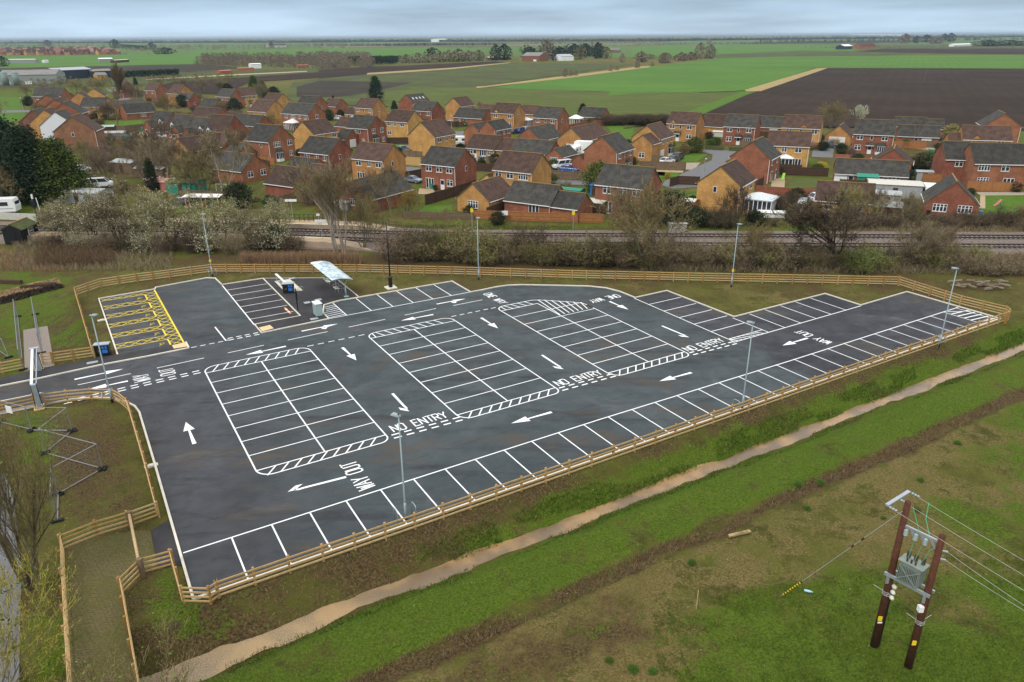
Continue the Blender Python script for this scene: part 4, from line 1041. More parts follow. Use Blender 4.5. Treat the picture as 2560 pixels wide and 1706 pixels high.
mesh_panel(G('Z4', 288, 1050), G('Z4', 243, 785), 'mesh fence panel along the right side of the gravel strip', 2.0)
mesh_panel(G('Z4', 60, 1080), G('Z4', -60, 1000), 'mesh fence panel leaning at the left edge on bright grass', 1.9, (-.5, .4, 1.7))

# ------------------------------------------------------------------ pole-mounted transformer
p1, p2 = G('R4', 222, 1412), G('R4', 512, 1590)
h1 = 8.6; h2 = 7.75
t = thing('utility_pole_pair', 'two creosoted poles joined by steel beams, standing on the near grass', 'utility poles')
lean = Vector((.10, .05, 0))
for q, h in ((p1, h1), (p2, h2)):
    mb = MB(); mb.tube([q, q+Vector((0, 0, h*.5)), q+Vector((0, 0, h))], [.19, .165, .14], 14); po = mb.build('pole', M['pole'], t, smooth=True)
    mb = MB(); mb.box((q.x-.12, q.y-.17, 1.9 if h == h1 else 1.65), (.20, .03, .26)); mb.build('warning_plate', M['yellowp'], po)
    mb = MB(); zc = 3.3 if h == h1 else 2.75
    for k in range(3): mb.tube([q+Vector((.20*math.cos(a_*math.pi/4), .20*math.sin(a_*math.pi/4), zc+k*.09)) for a_ in range(9)], .012, 4, False)
    for a_ in (.3, 2.6, 4.2): mb.tube([q+Vector((.17*math.cos(a_), .17*math.sin(a_), zc+.1)), q+Vector((.62*math.cos(a_), .62*math.sin(a_), zc+.28))], .014, 4)
    mb.build('anti_climb_wire', M['cable'], po)
mb = MB(); mb.box((p1.x-.10, p1.y-.185, 1.66), (.22, .03, .08)); mb.build('number_strip', M['white'], t)
dd = (p2-p1); dd.z = 0
cable_v = MB(); cable_v.tube([p1+Vector((.17, -.05, .0)), p1+Vector((.17, -.05, 3.6))], .07, 8); cable_v.build('cable_guard', M['polewet'], t)
# top crossarm across the line on the first pole
ca = dd.normalized(); cross = Vector((-ca.y, ca.x, 0))
tl, trr = G('R4', 330, 218, h1-.15), G('R4', 520, 100, h1-.15)
mb = MB(); mb.beam(tl, trr, .17, .10); mb.build('crossarm', M['galv'], t)
mb = MB(); a_, b_ = p1+Vector((0, 0, 7.35)), p2+Vector((0, 0, 7.35)); mb.beam(a_-dd*.05, b_+dd*.05, .10, .12); mb.build('fuse_beam', M['galv'], t)
for f in (.22, .48, .74):
    q = a_+dd*f; mb = MB(); mb.beam(q, q+Vector((.16, -.22, -.42)), .06, .09); mb.build('fuse_bracket', M['galv'], t)
    q2 = a_+dd*(f-.13); mb = MB()
    for k in range(4): mb.tube([q2+Vector((0, -.1, -.1-.09*k)), q2+Vector((0, -.1, -.14-.09*k)), q2+Vector((0, -.1, -.18-.09*k))], [.04, .12, .05], 10)
    mb.build('insulator', M['insul'], t, smooth=True)
zb = 4.55
for k in (-.24, .24):
    mb = MB(); mb.beam(p1+cross*k-dd*.12+Vector((0, 0, zb)), p2+cross*k+dd*.12+Vector((0, 0, zb)), .09, .16); mb.build('platform_beam', M['galv'], t)
for q in (p1, p2):
    mb = MB(); mb.beam(q-cross*.25+Vector((0, 0, zb-.02)), q-cross*.25+Vector((0, 0, zb-.5)), .14, .05); mb.build('beam_strap', M['galv'], t)
for k in range(3):
    q = p1+Vector((.12, -.26, 3.95-.33*k)); mb = MB(); mb.tube([q+Vector((0, .06, 0)), q+Vector((0, -.04, 0)), q+Vector((.02, -.14, -.02))], [.09, .105, .06], 8); mb.build('fuse_carrier', M['kerb'], t)
q = p2+Vector((-.22, -.12, 3.7)); mb = MB(); mb.box(q, (.22, .22, .32)); mb.build('fuse_box', M['white'], t)
for zz_ in (6.9, 6.45):
    q = p2+Vector((.17, 0, zz_)); mb = MB(); mb.tube([q, q+Vector((.22, -.04, -.03))], .05, 6); mb.build('service_bracket', M['galv'], t)
# transformer resting on the beams
mid_ = (p1+p2)/2; angT = math.atan2(dd.y, dd.x)
t = thing('transformer', 'grey green finned transformer with brown bushings, resting between the two poles', 'transformer', (mid_.x, mid_.y, zb+.08), angT); t.scale = (1.2, 1.2, 1.25)
mb = MB(); mb.box((0, 0, .42), (.78, .46, .84)); mb.build('tank', M['trans'], t)
for sgn in (-1, 1):
    mb = MB(); mb.box((0, sgn*.24, .42), (.76, .03, .70))
    for i in range(13): mb.box((-.36+.06*i, sgn*.31, .42), (.022, .13, .66))
    mb.build('cooling_fins', M['trans'], t)
mb = MB(); mb.box((0, 0, .86), (.95, .60, .05)); mb.build('lid', M['trans'], t)
for i in range(3):
    mb = MB()
    for k in range(4): mb.tube([(-.28+.28*i, .12, .88+.07*k), (-.28+.28*i, .12, .92+.07*k), (-.28+.28*i, .12, .95+.07*k)], [.05, .085, .05], 10)
    mb.build('bushing', M['porc'], t, smooth=True)
for i in range(3):
    mb = MB(); mb.cyl((-.2+.16*i, -.16, .88), .035, .16, 8); mb.build('low_voltage_stud', M['porc'], t)
mb = MB(); mb.beam((-.36, -.385, .12), (.36, -.385, .74), .02, .03); mb.beam((-.36, -.385, .74), (.36, -.389, .12), .02, .03); mb.build('cross_bracing', M['trans'], t)
def wire(name, pts, lab, mat, r=.008, sag=0.0, cat='cable', grp=None, n=14):
    P = []
    if len(pts) == 2:
        a, b = Vector(pts[0]), Vector(pts[1])
        for i in range(n+1): s = i/n; q = a+(b-a)*s; q.z -= sag*4*s*(1-s); P.append(q)
    else: P = [Vector(p) for p in pts]
    mb = MB(); mb.tube(P, r, 5); return tag(mb.build(name, mat), lab, cat, grp)
# line conductors leave to the right, drawn past the frame
def far_along(pA, view, x, y, z0, ext=6.0):
    b = G(view, x, y, z0); d = (b-pA); return pA+d*ext
for (ax, lab, x, y) in ((trr, 'overhead wire from the far end of the top crossarm', 2225, 720), ((tl+trr)/2, 'overhead wire from the middle of the top crossarm', 2225, 815), (tl, 'overhead wire from the near end of the top crossarm, passing over the second pole', 2225, 912)):
    b = far_along(ax, 'Z8', x, y, h1-.5, 4.5)
    wire('overhead_wire', [ax, b], lab, M['cable'], .008, .6, grp='overhead wires')
    e = (b-ax).normalized(); mb = MB()
    for k in range(3): mb.tube([ax+e*(.12+.13*k), ax+e*(.18+.13*k), ax+e*(.24+.13*k)], [.03, .065, .03], 8)
    tag(mb.build('strain_insulator', M['insul'], smooth=True), 'strain insulator at the '+['far end', 'middle', 'near end'][x//20 % 1 if False else (0 if y < 750 else 1 if y < 850 else 2)]+' of the top crossarm', 'insulator', 'strain insulators')
for zz_, y, w_ in ((6.9, 1010, 'upper'), (6.45, 1045, 'lower')):
    q = p2+Vector((.38, -.04, zz_-.03)); wire('overhead_wire', [q, far_along(q, 'Z8', 2215, y, zz_-.5, 4.0)], '%s of the two low service wires from the right pole' % w_, M['cable'], .008, .5, grp='overhead wires')
for i, f in enumerate((.22, .48, .74)):
    q = a_+dd*f; b = Vector((mid_.x, mid_.y, zb+1.25))+ca*(-.28+.28*i)
    wire('jumper_wire', [q+Vector((.15, -.2, -.4)), (q+b)/2+Vector((.1, -.1, .1)), b], ['green jumper wire beside the first pole, down to the transformer', 'green jumper wire in the middle, down to the transformer', 'green jumper wire beside the second pole, down to the transformer'][i], M['greenwire'], .014, grp='jumper wires')
q = trr+(p2-p1)*.35; wire('jumper_wire', [trr+(p2-p1)*.55+Vector((0, 0, -.12)), trr*.5+a_*.5+dd*.55+Vector((0, 0, -.1)), a_+dd*.72], 'long green jumper wire from the far top wire down to the fuse beam', M['greenwire'], .014, grp='jumper wires')
wire('jumper_wire', [(tl+trr)/2+(p2-p1)*.42+Vector((0, 0, -.1)), a_+dd*.45], 'short green jumper wire from the middle top wire to the fuse beam', M['greenwire'], .014, grp='jumper wires')
# stay wire with striped guard
ga = p1+Vector((-.15, 0, h1-.5)); gb = G('Z8', 655, 1010)
t = thing('stay_wire', 'slanting stay wire with yellow and black guard on its lower end', 'stay wire')
mb = MB(); mb.tube([ga, gb], .016, 6); mb.build('wire', M['cable'], t)
e = ga-gb; yb = MB(); bb = MB()
for i in range(16): (yb if i % 2 == 0 else bb).tube([gb+e*(.02+.011*i), gb+e*(.02+.011*(i+1))], .045, 7)
yb.build('yellow_bands', M['yellowp'], t); bb.build('black_bands', M['black'], t)
for s in (.62, .70):
    mb = MB(); mb.tube([gb+e*s, gb+e*(s+.02)], .055, 8); mb.build('stay_insulator', M['porc'], t)
# timber baulk, stick and bottle on the grass
q1, q2 = G('Z8', 315, 622, .12), G('Z8', 455, 590, .12); mb = MB(); mb.beam(q1, q2, .22, .10); mb.beam(q1*.72+q2*.28+Vector((0, 0, .07)), q2*.85+q1*.15+Vector((0, 0, .07)), .10, .04); tag(mb.build('timber_baulk', plain('greyed_baulk', (.30, .23, .11), .9, var=.35)), 'weathered timber baulk lying on the brown grass by the rut', 'timber')
mb = MB(); q = G('Z8', 105, 1093); mb.tube([q, q+Vector((.02, .05, 1.2))], .025, 6); tag(mb.build('marker_stake', M['wood']), 'thin pale stake standing in the near grass', 'stake')
mb = MB(); q = G('Z8', 803, 973, .06); mb.tube([q, q+Vector((.28, -.1, 0)), q+Vector((.36, -.13, .0)), q+Vector((.44, -.16, 0))], [.07, .07, .03, .03], 10); tag(mb.build('bottle', plain('pale_blue_plastic', (.35, .62, .68), .3, .5), smooth=True), 'pale blue plastic bottle lying near the foot of the stay wire', 'bottle')
# log pile
rr = random.Random(9); t = thing('log_pile', 'heap of cut grey logs and branches beyond the far right fence', 'log pile'); c0 = G('Z6', 2110, 262)
for i in range(26):
    a_ = rr.uniform(0, 3.1); L = rr.uniform(.8, 2.4); q = c0+Vector((rr.uniform(-3, 3), rr.uniform(-1.2, 1.2), rr.uniform(.1, .7))); d = Vector((math.cos(a_), math.sin(a_)*.6, rr.uniform(-.15, .2)))*L/2
    mb = MB(); r_ = rr.uniform(.06, .17); mb.tube([q-d, q+d], [r_, r_*.8], 7); mb.build('log', M['log'] if 'log' in M else M.setdefault('log', plain('cut_log', (.20, .16, .12), .9, .2, var=.35)), t)
# steel sheet and rail ends in the ground by the woodchip
for v, x, y, L, rz, lab in (('R5', 500, 1310, 3.4, .3, 'dark rusty trough beside the wood chippings'), ('R5', 620, 1290, 2.6, .1, 'short dark sleeper beside the wood chippings'), ('R5', 150, 1250, 3.0, -.1, 'flat dark board lying by the mounds at the left edge')):
    q = G(v, x, y); mb = MB(); mb.box((q.x, q.y, .22), (L, .45, .4), rz); mb.box((q.x, q.y, .44), (L*.96, .3, .05), rz); tag(mb.build('old_sleeper', M['wooddark']), lab, 'timber')
# ------------------------------------------------------------------ houses
HR = R(-32)
WIN = {'w': (1.45, 1.25), 'm': (1.05, 1.2), 's': (.66, 1.05), 'l': (2.1, 1.25), 'f': (2.0, 2.1), 'd': (.95, 2.05), 'g': (2.4, 2.1), 'G': (4.2, 2.1)}
def wall_items(t, spec, T, length, levels, reveal=.06):
    """spec: 'w.2:1 f.7:0' -> kind, fraction along the wall, storey. T(s, z, out) maps wall coordinates to the house frame"""
    for it in spec.split():
        k = it[0]; fr, lv = it[1:].split(':'); s = float(fr)*length; lv = int(lv)
        if k == 'b':      # bay window with a little lean-to roof
            mb = MB(); z0, z1 = .55, 2.15
            fp = [(-1.15, 0), (-.75, .62), (.75, .62), (1.15, 0)]
            for (a, b), (c, d) in zip(fp[:-1], fp[1:]): mb.poly([T(s+a, 0, b), T(s+c, 0, d), T(s+c, 2.25, d), T(s+a, 2.25, b)])
            by = mb.build('bay_window', M['white'], t)
            for (a, b), (c, d) in zip(fp[:-1], fp[1:]):
                n = 3 if abs(c-a) > 1 else 1
                for i in range(n):
                    f0, f1 = (i+.1)/n, (i+.9)/n
                    mb = MB(); P = lambda f, z: T(s+a+(c-a)*f+(-.004 if a < -.8 else (.004 if c > .8 else 0)), z, b+(d-b)*f+.012)
                    mb.poly([P(f0, z0+.15), P(f1, z0+.15), P(f1, z1-.1), P(f0, z1-.1)]); mb.build('pane', M['glass'], by)
            mb = MB(); fo = [(-1.3, 0), (-.85, .78), (.85, .78), (1.3, 0)]
            lo = [T(s+a, 2.25, b) for a, b in fo]; hi = [T(s-.9, 3.0, .0), T(s+.9, 3.0, .0)]
            mb.add(lo+hi, [(0, 1, 4), (1, 2, 5, 4), (2, 3, 5), (3, 2, 1, 0)]); mb.build('bay_roof', M['dark'], t)
            continue
        if k == 'p':      # porch: lean-to roof on a white door
            mb = MB(); lo = [T(s-1.0, 2.25, .9), T(s+1.0, 2.25, .9), T(s+1.0, 2.9, .0), T(s-1.0, 2.9, .0), T(s-1.0, 2.25, .01), T(s+1.0, 2.25, .01)]
            mb.add(lo, [(0, 1, 2, 3), (0, 3, 4), (1, 5, 2), (0, 4, 5, 1)]); mb.build('porch_roof', M['dark'], t)
            mb = MB(); mb.poly([T(s-1.0, 2.12, .92), T(s+1.0, 2.12, .92), T(s+1.0, 2.26, .92), T(s-1.0, 2.26, .92)]); mb.build('porch_fascia', M['white'], t)
            k = 'd'
        w, h = WIN[k]; z0 = (.95 if k in 'wmsl' else .06) + (2.55 if lv == 1 and k in 'wmsl' else 0)
        if lv == 2: z0 = 5.6
        mb = MB(); o = .035; fr_ = [(s-w/2, z0), (s+w/2, z0), (s+w/2, z0+h), (s-w/2, z0+h)]
        mb.add([T(a, b, o) for a, b in fr_]+[T(a, b, -.02) for a, b in fr_], [(0, 1, 2, 3), (0, 4, 5, 1), (1, 5, 6, 2), (2, 6, 7, 3), (3, 7, 4, 0)])
        nm = {'f': 'patio_door', 'd': 'door', 'g': 'garage_door', 'G': 'garage_door'}.get(k, 'window')
        fo = mb.build(nm, M['white'], t)
        if k in 'gG':
            mb = MB()
            for i in range(1, 5): mb.poly([T(s-w/2+.08, z0+h*i/5-.015, o+.006), T(s+w/2-.08, z0+h*i/5-.015, o+.006), T(s+w/2-.08, z0+h*i/5+.015, o+.006), T(s-w/2+.08, z0+h*i/5+.015, o+.006)])
            mb.build('panel_grooves', M['grey'], fo)
            continue
        n = {'w': 2, 'm': 2, 's': 1, 'l': 4, 'f': 3, 'd': 1}[k]; mb = MB()
        for i in range(n):
            a0, a1 = s-w/2+w*i/n+.07, s-w/2+w*(i+1)/n-.07
            for zb_, zt_ in (((z0+.08, z0+h-.08),) if k in 'fs' else ((z0+1.05, z0+h-.15),) if k == 'd' else ((z0+.08, z0+h*.62), (z0+h*.68, z0+h-.07))):
                mb.poly([T(a0, zb_, o+.006), T(a1, zb_, o+.006), T(a1, zt_, o+.006), T(a0, zt_, o+.006)])
        mb.build('pane', M['glass'], fo)
        if k in 'wml' :
            mb = MB(); mb.add([T(s-w/2-.08, z0-.10, .09), T(s+w/2+.08, z0-.10, .09), T(s+w/2+.08, z0-.01, .09), T(s-w/2-.08, z0-.01, .09), T(s-w/2-.08, z0-.01, 0), T(s+w/2+.08, z0-.01, 0)], [(0, 1, 2, 3), (3, 2, 5, 4)]); mb.build('sill', M['kerb'], fo)
def gable(t, p, q, ez, ridge, wall, roof, ox=0.0, oy=0.0, pitch=38, over=.28, z0=0.0, gut=True, name='wall'):
    """walls and roof of a box x in [ox-p, ox], y in [oy, oy+q]"""
    x0, x1, y0, y1 = ox-p, ox, oy, oy+q
    span = q if ridge == 'x' else p
    rz = ez + span/2*math.tan(R(pitch))
    if ridge == 'x':
        A = lambda a, c, z: (a, c, z); l0, l1, s0, s1 = x0, x1, y0, y1
    else:
        A = lambda a, c, z: (c, a, z); l0, l1, s0, s1 = y0, y1, x0, x1
    sm = (s0+s1)/2
    mb = MB()
    V_ = [A(l0, s0, z0), A(l1, s0, z0), A(l1, s1, z0), A(l0, s1, z0), A(l0, s0, ez), A(l1, s0, ez), A(l1, s1, ez), A(l0, s1, ez), A(l0, sm, rz), A(l1, sm, rz)]
    mb.add(V_, [(0, 1, 5, 4), (2, 3, 7, 6), (1, 2, 6, 9, 5), (3, 0, 4, 8, 7)])
    w = mb.build(name, M[wall], t)
    tk = math.tan(R(pitch)); th = .13; vo = .07
    mb = MB()
    for sg, se in ((-1, s0), (1, s1)):
        e = se+sg*over; ze = ez-over*tk
        P = [A(l0-vo, e, ze+.03), A(l1+vo, e, ze+.03), A(l1+vo, sm, rz+.03), A(l0-vo, sm, rz+.03)]
        Q = [(a, b, c+th) for a, b, c in P]
        mb.add(P+Q, [(0, 1, 2, 3), (7, 6, 5, 4), (0, 4, 5, 1), (1, 5, 6, 2), (3, 7, 4, 0)])
    rf = mb.build('roof', M[roof], t)
    mb = MB(); mb.beam(A(l0-vo, sm, rz+.03+th+.01), A(l1+vo, sm, rz+.03+th+.01), .22, .10); mb.build('ridge_tiles', M['ridge'], rf)
    if gut:
        mb = MB()
        for sg, se in ((-1, s0), (1, s1)):
            e = se+sg*(over+.05); ze = ez-over*tk+.02
            mb.beam(A(l0-vo, e, ze), A(l1+vo, e, ze), .10, .13)
        mb.build('gutter', M['white'], rf)
        for l in (l0, l1):
            mb = MB(); o = -.09 if l == l0 else .09
            for sg, se in ((-1, s0), (1, s1)):
                mb.beam(A(l+o, se+sg*over, ez-over*tk+.06), A(l+o, sm, rz+.07), .03, .16)
            mb.build('verge', M['verge'], rf)
    return rz, rf
def aircon(t, P, Q, E):
    for x in (-6.6, -5.7):
        mb = MB(); mb.box((x, -.2, 3.0), (.75, .35, .6)); ob_ = mb.build('air_conditioner', M['white'], t)
        mb = MB(); mb.cyl((0, 0, 0), .24, .02, 12); q = mb.build('fan_grille', M['black'], ob_); q.location = (x-.08, -.38, 3.0); q.rotation_euler.x = R(90)
HOUSES = []
M['verge'] = plain('verge_mortar', (.13, .095, .055), .9, .2)
def house(lab, wall, roof, at, st, p, q, ridge, front='', side='', rot=None, apex=False, pitch=38, ez=None, extra=None, cat='house', name=None, chim=False, zoff=0.0):
    """at: reading of the nearest eaves corner (or of the near gable's peak)"""
    rot = HR if rot is None else R(rot)
    ez = ez or (4.95 if st == 2 else 2.45)
    span = q if ridge == 'x' else p
    if apex:
        rz = ez+span/2*math.tan(R(pitch)); g_ = G(*at, rz)
        B = g_ + Vector((math.cos(rot), math.sin(rot), 0))*(p/2) if ridge == 'y' else g_ - Vector((-math.sin(rot), math.cos(rot), 0))*(q/2)
    else:
        B = G(*at, ez)
    t = thing(name or {'red': 'brick_house', 'buff': 'brick_house', 'brownbrick': 'brick_house'}.get(wall, 'house'), lab, cat, (B.x, B.y, 0), rot)
    gable(t, p, q, ez, ridge, wall, roof, pitch=pitch)
    wall_items(t, front, lambda s, z, o: (-p+s, -o, z), p, st)
    wall_items(t, side, lambda s, z, o: (o, s, z), q, st)
    if st == 2 or extra:
        mb = MB()      # downpipe on the near corner
        mb.tube([(-.12, -.08, 0), (-.12, -.08, ez-.15)], .05, 6); mb.build('downpipe', M['white'], t)
    if extra: extra(t, p, q, ez)
    HOUSES.append((B, rot, p, q))
    return t
def wing(p, q, ez, ridge, wall, roof, ox, oy, front='', side='', pitch=36):
    def f(t, P, Q, E):
        gable(t, p, q, ez, ridge, wall, roof, ox, oy, pitch, name='wing_wall')
        wall_items(t, front, lambda s, z, o: (ox-p+s, oy-o, z), p, 1)
        wall_items(t, side, lambda s, z, o: (ox+o, oy+s, z), q, 1)
    return f
def gablet(xc, w=1.7, wall='buff', roof='brown'):
    """small gable breaking the front eaves"""
    def f(t, P, Q, E):
        h = .95; tk = math.tan(R(38)); d = (h+.05)/tk
        mb = MB(); mb.add([(xc-w/2, -.03, E-.3), (xc+w/2, -.03, E-.3), (xc+w/2, -.03, E+.15), (xc, -.03, E+h), (xc-w/2, -.03, E+.15)], [(0, 1, 2, 3, 4)]); mb.build('front_gablet', M[wall], t)
        mb = MB()
        for sg in (-1, 1): mb.add([(xc+sg*(w/2+.15), -.15, E+.08), (xc, -.15, E+h+.12), (xc, d+.1, E+h+.12), (xc+sg*(w/2+.15), .2, E+.18)], [(0, 1, 2, 3)])
        mb.build('gablet_roof', M[roof], t)
    return f
def both(*fs):
    def f(*a):
        for k in fs: k(*a)
    return f
def skylights(n):
    def f(t, P, Q, E):
        for i in range(n):
            y = Q*(.2+.6*i/max(1, n-1)); mb = MB(); tk = math.tan(R(38)); x = -P*.25; mb.poly([(x+.4, y-.35, E+(-x-.4)*tk+.20), (x+.4, y+.35, E+(-x-.4)*tk+.20), (x-.4, y+.35, E+(-x+.4)*tk+.20), (x-.4, y-.35, E+(-x+.4)*tk+.20)]); mb.build('roof_window', M['roofglass'], t)
    return f
# nearest row along the railway
house('buff brick house with three upper windows, directly behind the thin nested bare trees', 'buff', 'brown', ('Z2', 433, 938), 2, 8.8, 7, 'x', 'w.22:1 m.55:1 w.84:1 f.27:0 w.86:0', 's.4:1')
house('red brick house with patio door and bins, left of the long dark garden fence', 'red', 'dark', ('Z2', 925, 975), 2, 8.4, 7.2, 'x', 'w.22:1 w.53:1 w.82:1 f.24:0 d.61:0 w.83:0', 's.5:1')
house('buff brick house with brown roof rising directly behind the small buff bungalow', 'buff', 'brown', ('Z2', 1450, 1020), 2, 8.6, 7.4, 'x', 'w.14:1 w.44:1 l.78:1 m.38:0', '', extra=wing(3.2, 6.5, 2.5, 'y', 'buff', 'brown', -8.7, .3))
house('small buff brick bungalow with brown roof, its gable facing the railway fence', 'buff', 'brown', ('Z2', 1155, 1213), 1, 6.6, 8.6, 'y', 'l.5:0', 'w.55:0')
house('low red brick bungalow with stepped dark roof, behind the orange railway fence', 'red', 'dark', ('Z2', 1575, 1240), 1, 9.0, 6.6, 'x', 'f.65:0', '', extra=wing(5.0, 5.4, 2.3, 'x', 'red', 'dark', 5.05, .2))
house('red brick house with glass roofed lean-to, behind the big olive bare tree', 'red', 'dark', ('Z2', 2222, 1128), 2, 9.0, 7.2, 'x', 'w.24:1 w.57:1 w.84:1 f.25:0', '')
house('buff brick house with plain gable and one small window, beside the big white conservatory', 'buff', 'brown', ('Z3', 617, 995), 2, 7.4, 8.9, 'y', 's.42:1', 'w.2:1 w.75:1 w.3:0')
house('small red gabled building with grey roof and two wide windows, facing the railway', 'red', 'dark', ('Z3', 2075, 1110), 1, 7.6, 8.2, 'y', 'l.28:0 l.76:0', '', rot=-24, pitch=42)
house('buff brick bungalow half hidden by the dark bare tree on the railway bank', 'buff', 'brown', ('Z3', 1430, 1100), 1, 9.0, 6.5, 'x', 'w.25:0 w.75:0', '', rot=-22)
house('low red bungalow with mossy dark roof, just left of the golden willow', 'red', 'dark', ('Z2', 345, 1200), 1, 7.3, 11.5, 'y', 'm.42:0 w.72:0', '')
# second row
house('red brick house with broad plain gable and bay window, beside the parked lorry', 'red', 'dark', ('Z2', 2035, 882), 2, 8.0, 8.8, 'y', '', 'w.15:1 s.45:1 w.8:1 b.65:0', extra=wing(3.4, 3.6, 2.3, 'y', 'red', 'brown', -8.1, 1.0))
house('buff building with tall white roller door in its gable, behind the box trailer', 'buff', 'brown', ('Z2', 1805, 803), 1, 7.8, 15.0, 'y', 'g.5:0', '', ez=3.1)
house('low red brick bungalow with dark roof in front of the bright green lawn', 'red', 'dark', ('Z2', 1510, 800), 1, 7.8, 12.0, 'y', 'w.3:0', 'f.75:0')
house('big buff house with broad blank gable and three upper windows, above the caravan', 'buff', 'brown', ('Z2', 785, 775), 2, 8.6, 8.8, 'y', '', 'w.22:1 m.55:1 w.85:1 w.45:0 w.85:0')
house('buff bungalow with wide patio doors and a silver car in front', 'buff', 'brown', ('Z2', 1190, 860), 1, 8.4, 7.2, 'x', 'w.15:0 d.32:0 f.6:0 m.83:0', '', extra=wing(5.0, 6.5, 2.4, 'x', 'buff', 'brown', 5.1, .6))
house('long red brick bungalow with stepped dark roof behind the white van', 'red', 'dark', ('Z2', 1560, 895), 1, 10.5, 6.8, 'x', 'm.8:0', '', extra=wing(4.5, 7.5, 2.4, 'y', 'red', 'dark', 4.6, -1.4, 'l.5:0'))
house('red brick house with low grey roofed extension, right of the large bay fronted house', 'red', 'dark', ('Z1', 2250, 893), 2, 9.0, 7.2, 'x', 'w.25:1 m.58:1 m.85:1', 's.45:1 s.7:0', extra=wing(7.6, 4.6, 2.4, 'x', 'red', 'dark', -.8, -4.65, 'w.1:0 l.4:0 w.85:0'))
house('large red brick house with white bay window on its gable and moss edged roof', 'red', 'dark', ('Z1', 1840, 808), 2, 8.6, 8.0, 'x', 's.65:1 s.4:0', 'l.3:1 w.8:1 b.35:0 m.82:0', pitch=40)
house('small red brick garage with white door beside the large bay fronted house', 'red', 'dark', ('Z1', 1625, 892), 1, 4.6, 5.6, 'x', '', 'g.55:0', cat='garage', name='brick_garage')
house('buff brick house with blank gable behind the white gazebo, mid left of the estate', 'buff', 'brown', ('Z1', 2145, 757), 2, 7.6, 8.6, 'y', '', 'w.25:1 s.5:1 w.85:1')
house('wide buff bungalow with brown roof behind the tall white birches', 'buff', 'brown', ('Z1', 1290, 872), 1, 7.0, 15.0, 'y', 'm.6:0', 'm.2:0 m.42:0 l.7:0', ez=2.9)
house('red brick gabled wing behind the garage, peeping over the brown bungalow roof', 'red', 'brown', ('Z1', 1530, 840), 1, 8.0, 7.0, 'x', '', 's.5:0', ez=3.0)
house('dark roofed red bungalow with two white windows in its gable, among the bare trees', 'red', 'dark', ('Z1', 1655, 1010), 1, 11.0, 7.4, 'x', '', 'w.28:0 w.74:0')
house('low brown roofed bungalow hidden behind the tall bare trees by the platform', 'red', 'brown', ('Z1', 2010, 1112), 1, 8.0, 7.0, 'x', '', '')
house('second low brown roofed bungalow, right of the hidden one by the platform', 'red', 'brown', ('Z1', 2190, 1090), 1, 5.5, 7.0, 'x', '', '')
# middle band
house('red brick house with gable bay, left of the buff house with the white conservatory', 'red', 'dark', ('Z2', 328, 718), 2, 8.0, 7.6, 'x', 'm.42:1 s.6:1 m.75:0', 'w.3:1 w.75:1 b.38:0 m.8:0')
house('small red garage with white door at the side of the bay gabled house', 'red', 'dark', ('Z2', 175, 790), 1, 4.0, 5.5, 'x', '', 'g.5:0', cat='garage', name='brick_garage')
house('buff brick house with white conservatory at its front wall', 'buff', 'brown', ('Z2', 600, 672), 2, 8.6, 7.2, 'x', 'w.16:1 m.43:1 w.75:1 w.16:0', '')
house('red brick house in two stepped parts with small windows, above the street bend', 'red', 'dark', ('Z2', 1200, 728), 2, 5.2, 8.0, 'y', '', 'w.15:1 m.55:1 w.85:1 w.5:0', extra=wing(5.0, 6.0, 4.3, 'y', 'red', 'dark', -5.25, .0, '', ''))
house('red brick house with front gablet and dark roof, behind the conservatory house', 'red', 'dark', ('Z2', 762, 598), 2, 8.6, 7.0, 'x', 'w.2:1 s.42:1 w.82:1', '', extra=gablet(-1.6, 1.8, 'red', 'dark'))
house('red brick house with rows of roof windows on its right slope, at the field edge', 'red', 'dark', ('Z2', 640, 545), 2, 7.4, 10.5, 'y', '', '', extra=skylights(4))
house('buff brick house with plain gable at the field edge, centre of the picture', 'buff', 'brown', ('Z2', 965, 565), 2, 7.0, 8.6, 'y', '', 'w.2:1 m.5:1 w.85:1')
house('buff brick house with porch and attached low garage, near the dark hedge', 'buff', 'brown', ('Z2', 358, 578), 2, 8.4, 7.4, 'x', 'm.18:1 s.5:1 m.84:1 p.72:0 w.3:0', 's.5:1', extra=wing(5.4, 6.0, 2.4, 'x', 'buff', 'brown', -8.5, .6, 'd.3:0 g.72:0'))
house('long low red bungalow with dark roof behind the tree lined corner', 'red', 'dark', ('Z2', 1110, 648), 1, 12.0, 7.0, 'x', 'm.2:0 d.4:0', '')
house('buff brick house with gablet and white conservatory at its right, below the green field', 'buff', 'brown', ('Z2', 1325, 615), 2, 8.8, 7.2, 'x', 'w.2:1 w.82:1 w.82:0', 's.4:1', extra=gablet(-6.8))
house('red brick house with dark roof, left of the brick wall and dark conifer', 'red', 'dark', ('Z2', 1625, 648), 2, 8.6, 7.4, 'x', 'w.2:1 s.5:1 w.8:1 b.75:0', 's.4:1')
house('low brown roofed garage block between the two field edge houses', 'buff', 'brown', ('Z2', 1190, 612), 1, 8.0, 6.5, 'x', '', '', cat='garage', name='brick_garage')
house('low buff outbuilding with brown roof right of the conservatory house at the field edge', 'buff', 'brown', ('Z2', 1460, 618), 1, 6.0, 6.5, 'x', '', '', ez=3.0)
house('low red bungalow at the end of the long brick wall, by the wheat', 'red', 'dark', ('Z2', 1925, 640), 1, 9.0, 7.0, 'x', 'm.4:0', 's.5:0')
house('low brown roofed garage behind the red bay gabled house', 'red', 'brown', ('Z2', 205, 705), 1, 6.5, 6.0, 'x', '', '', cat='garage', name='brick_garage')
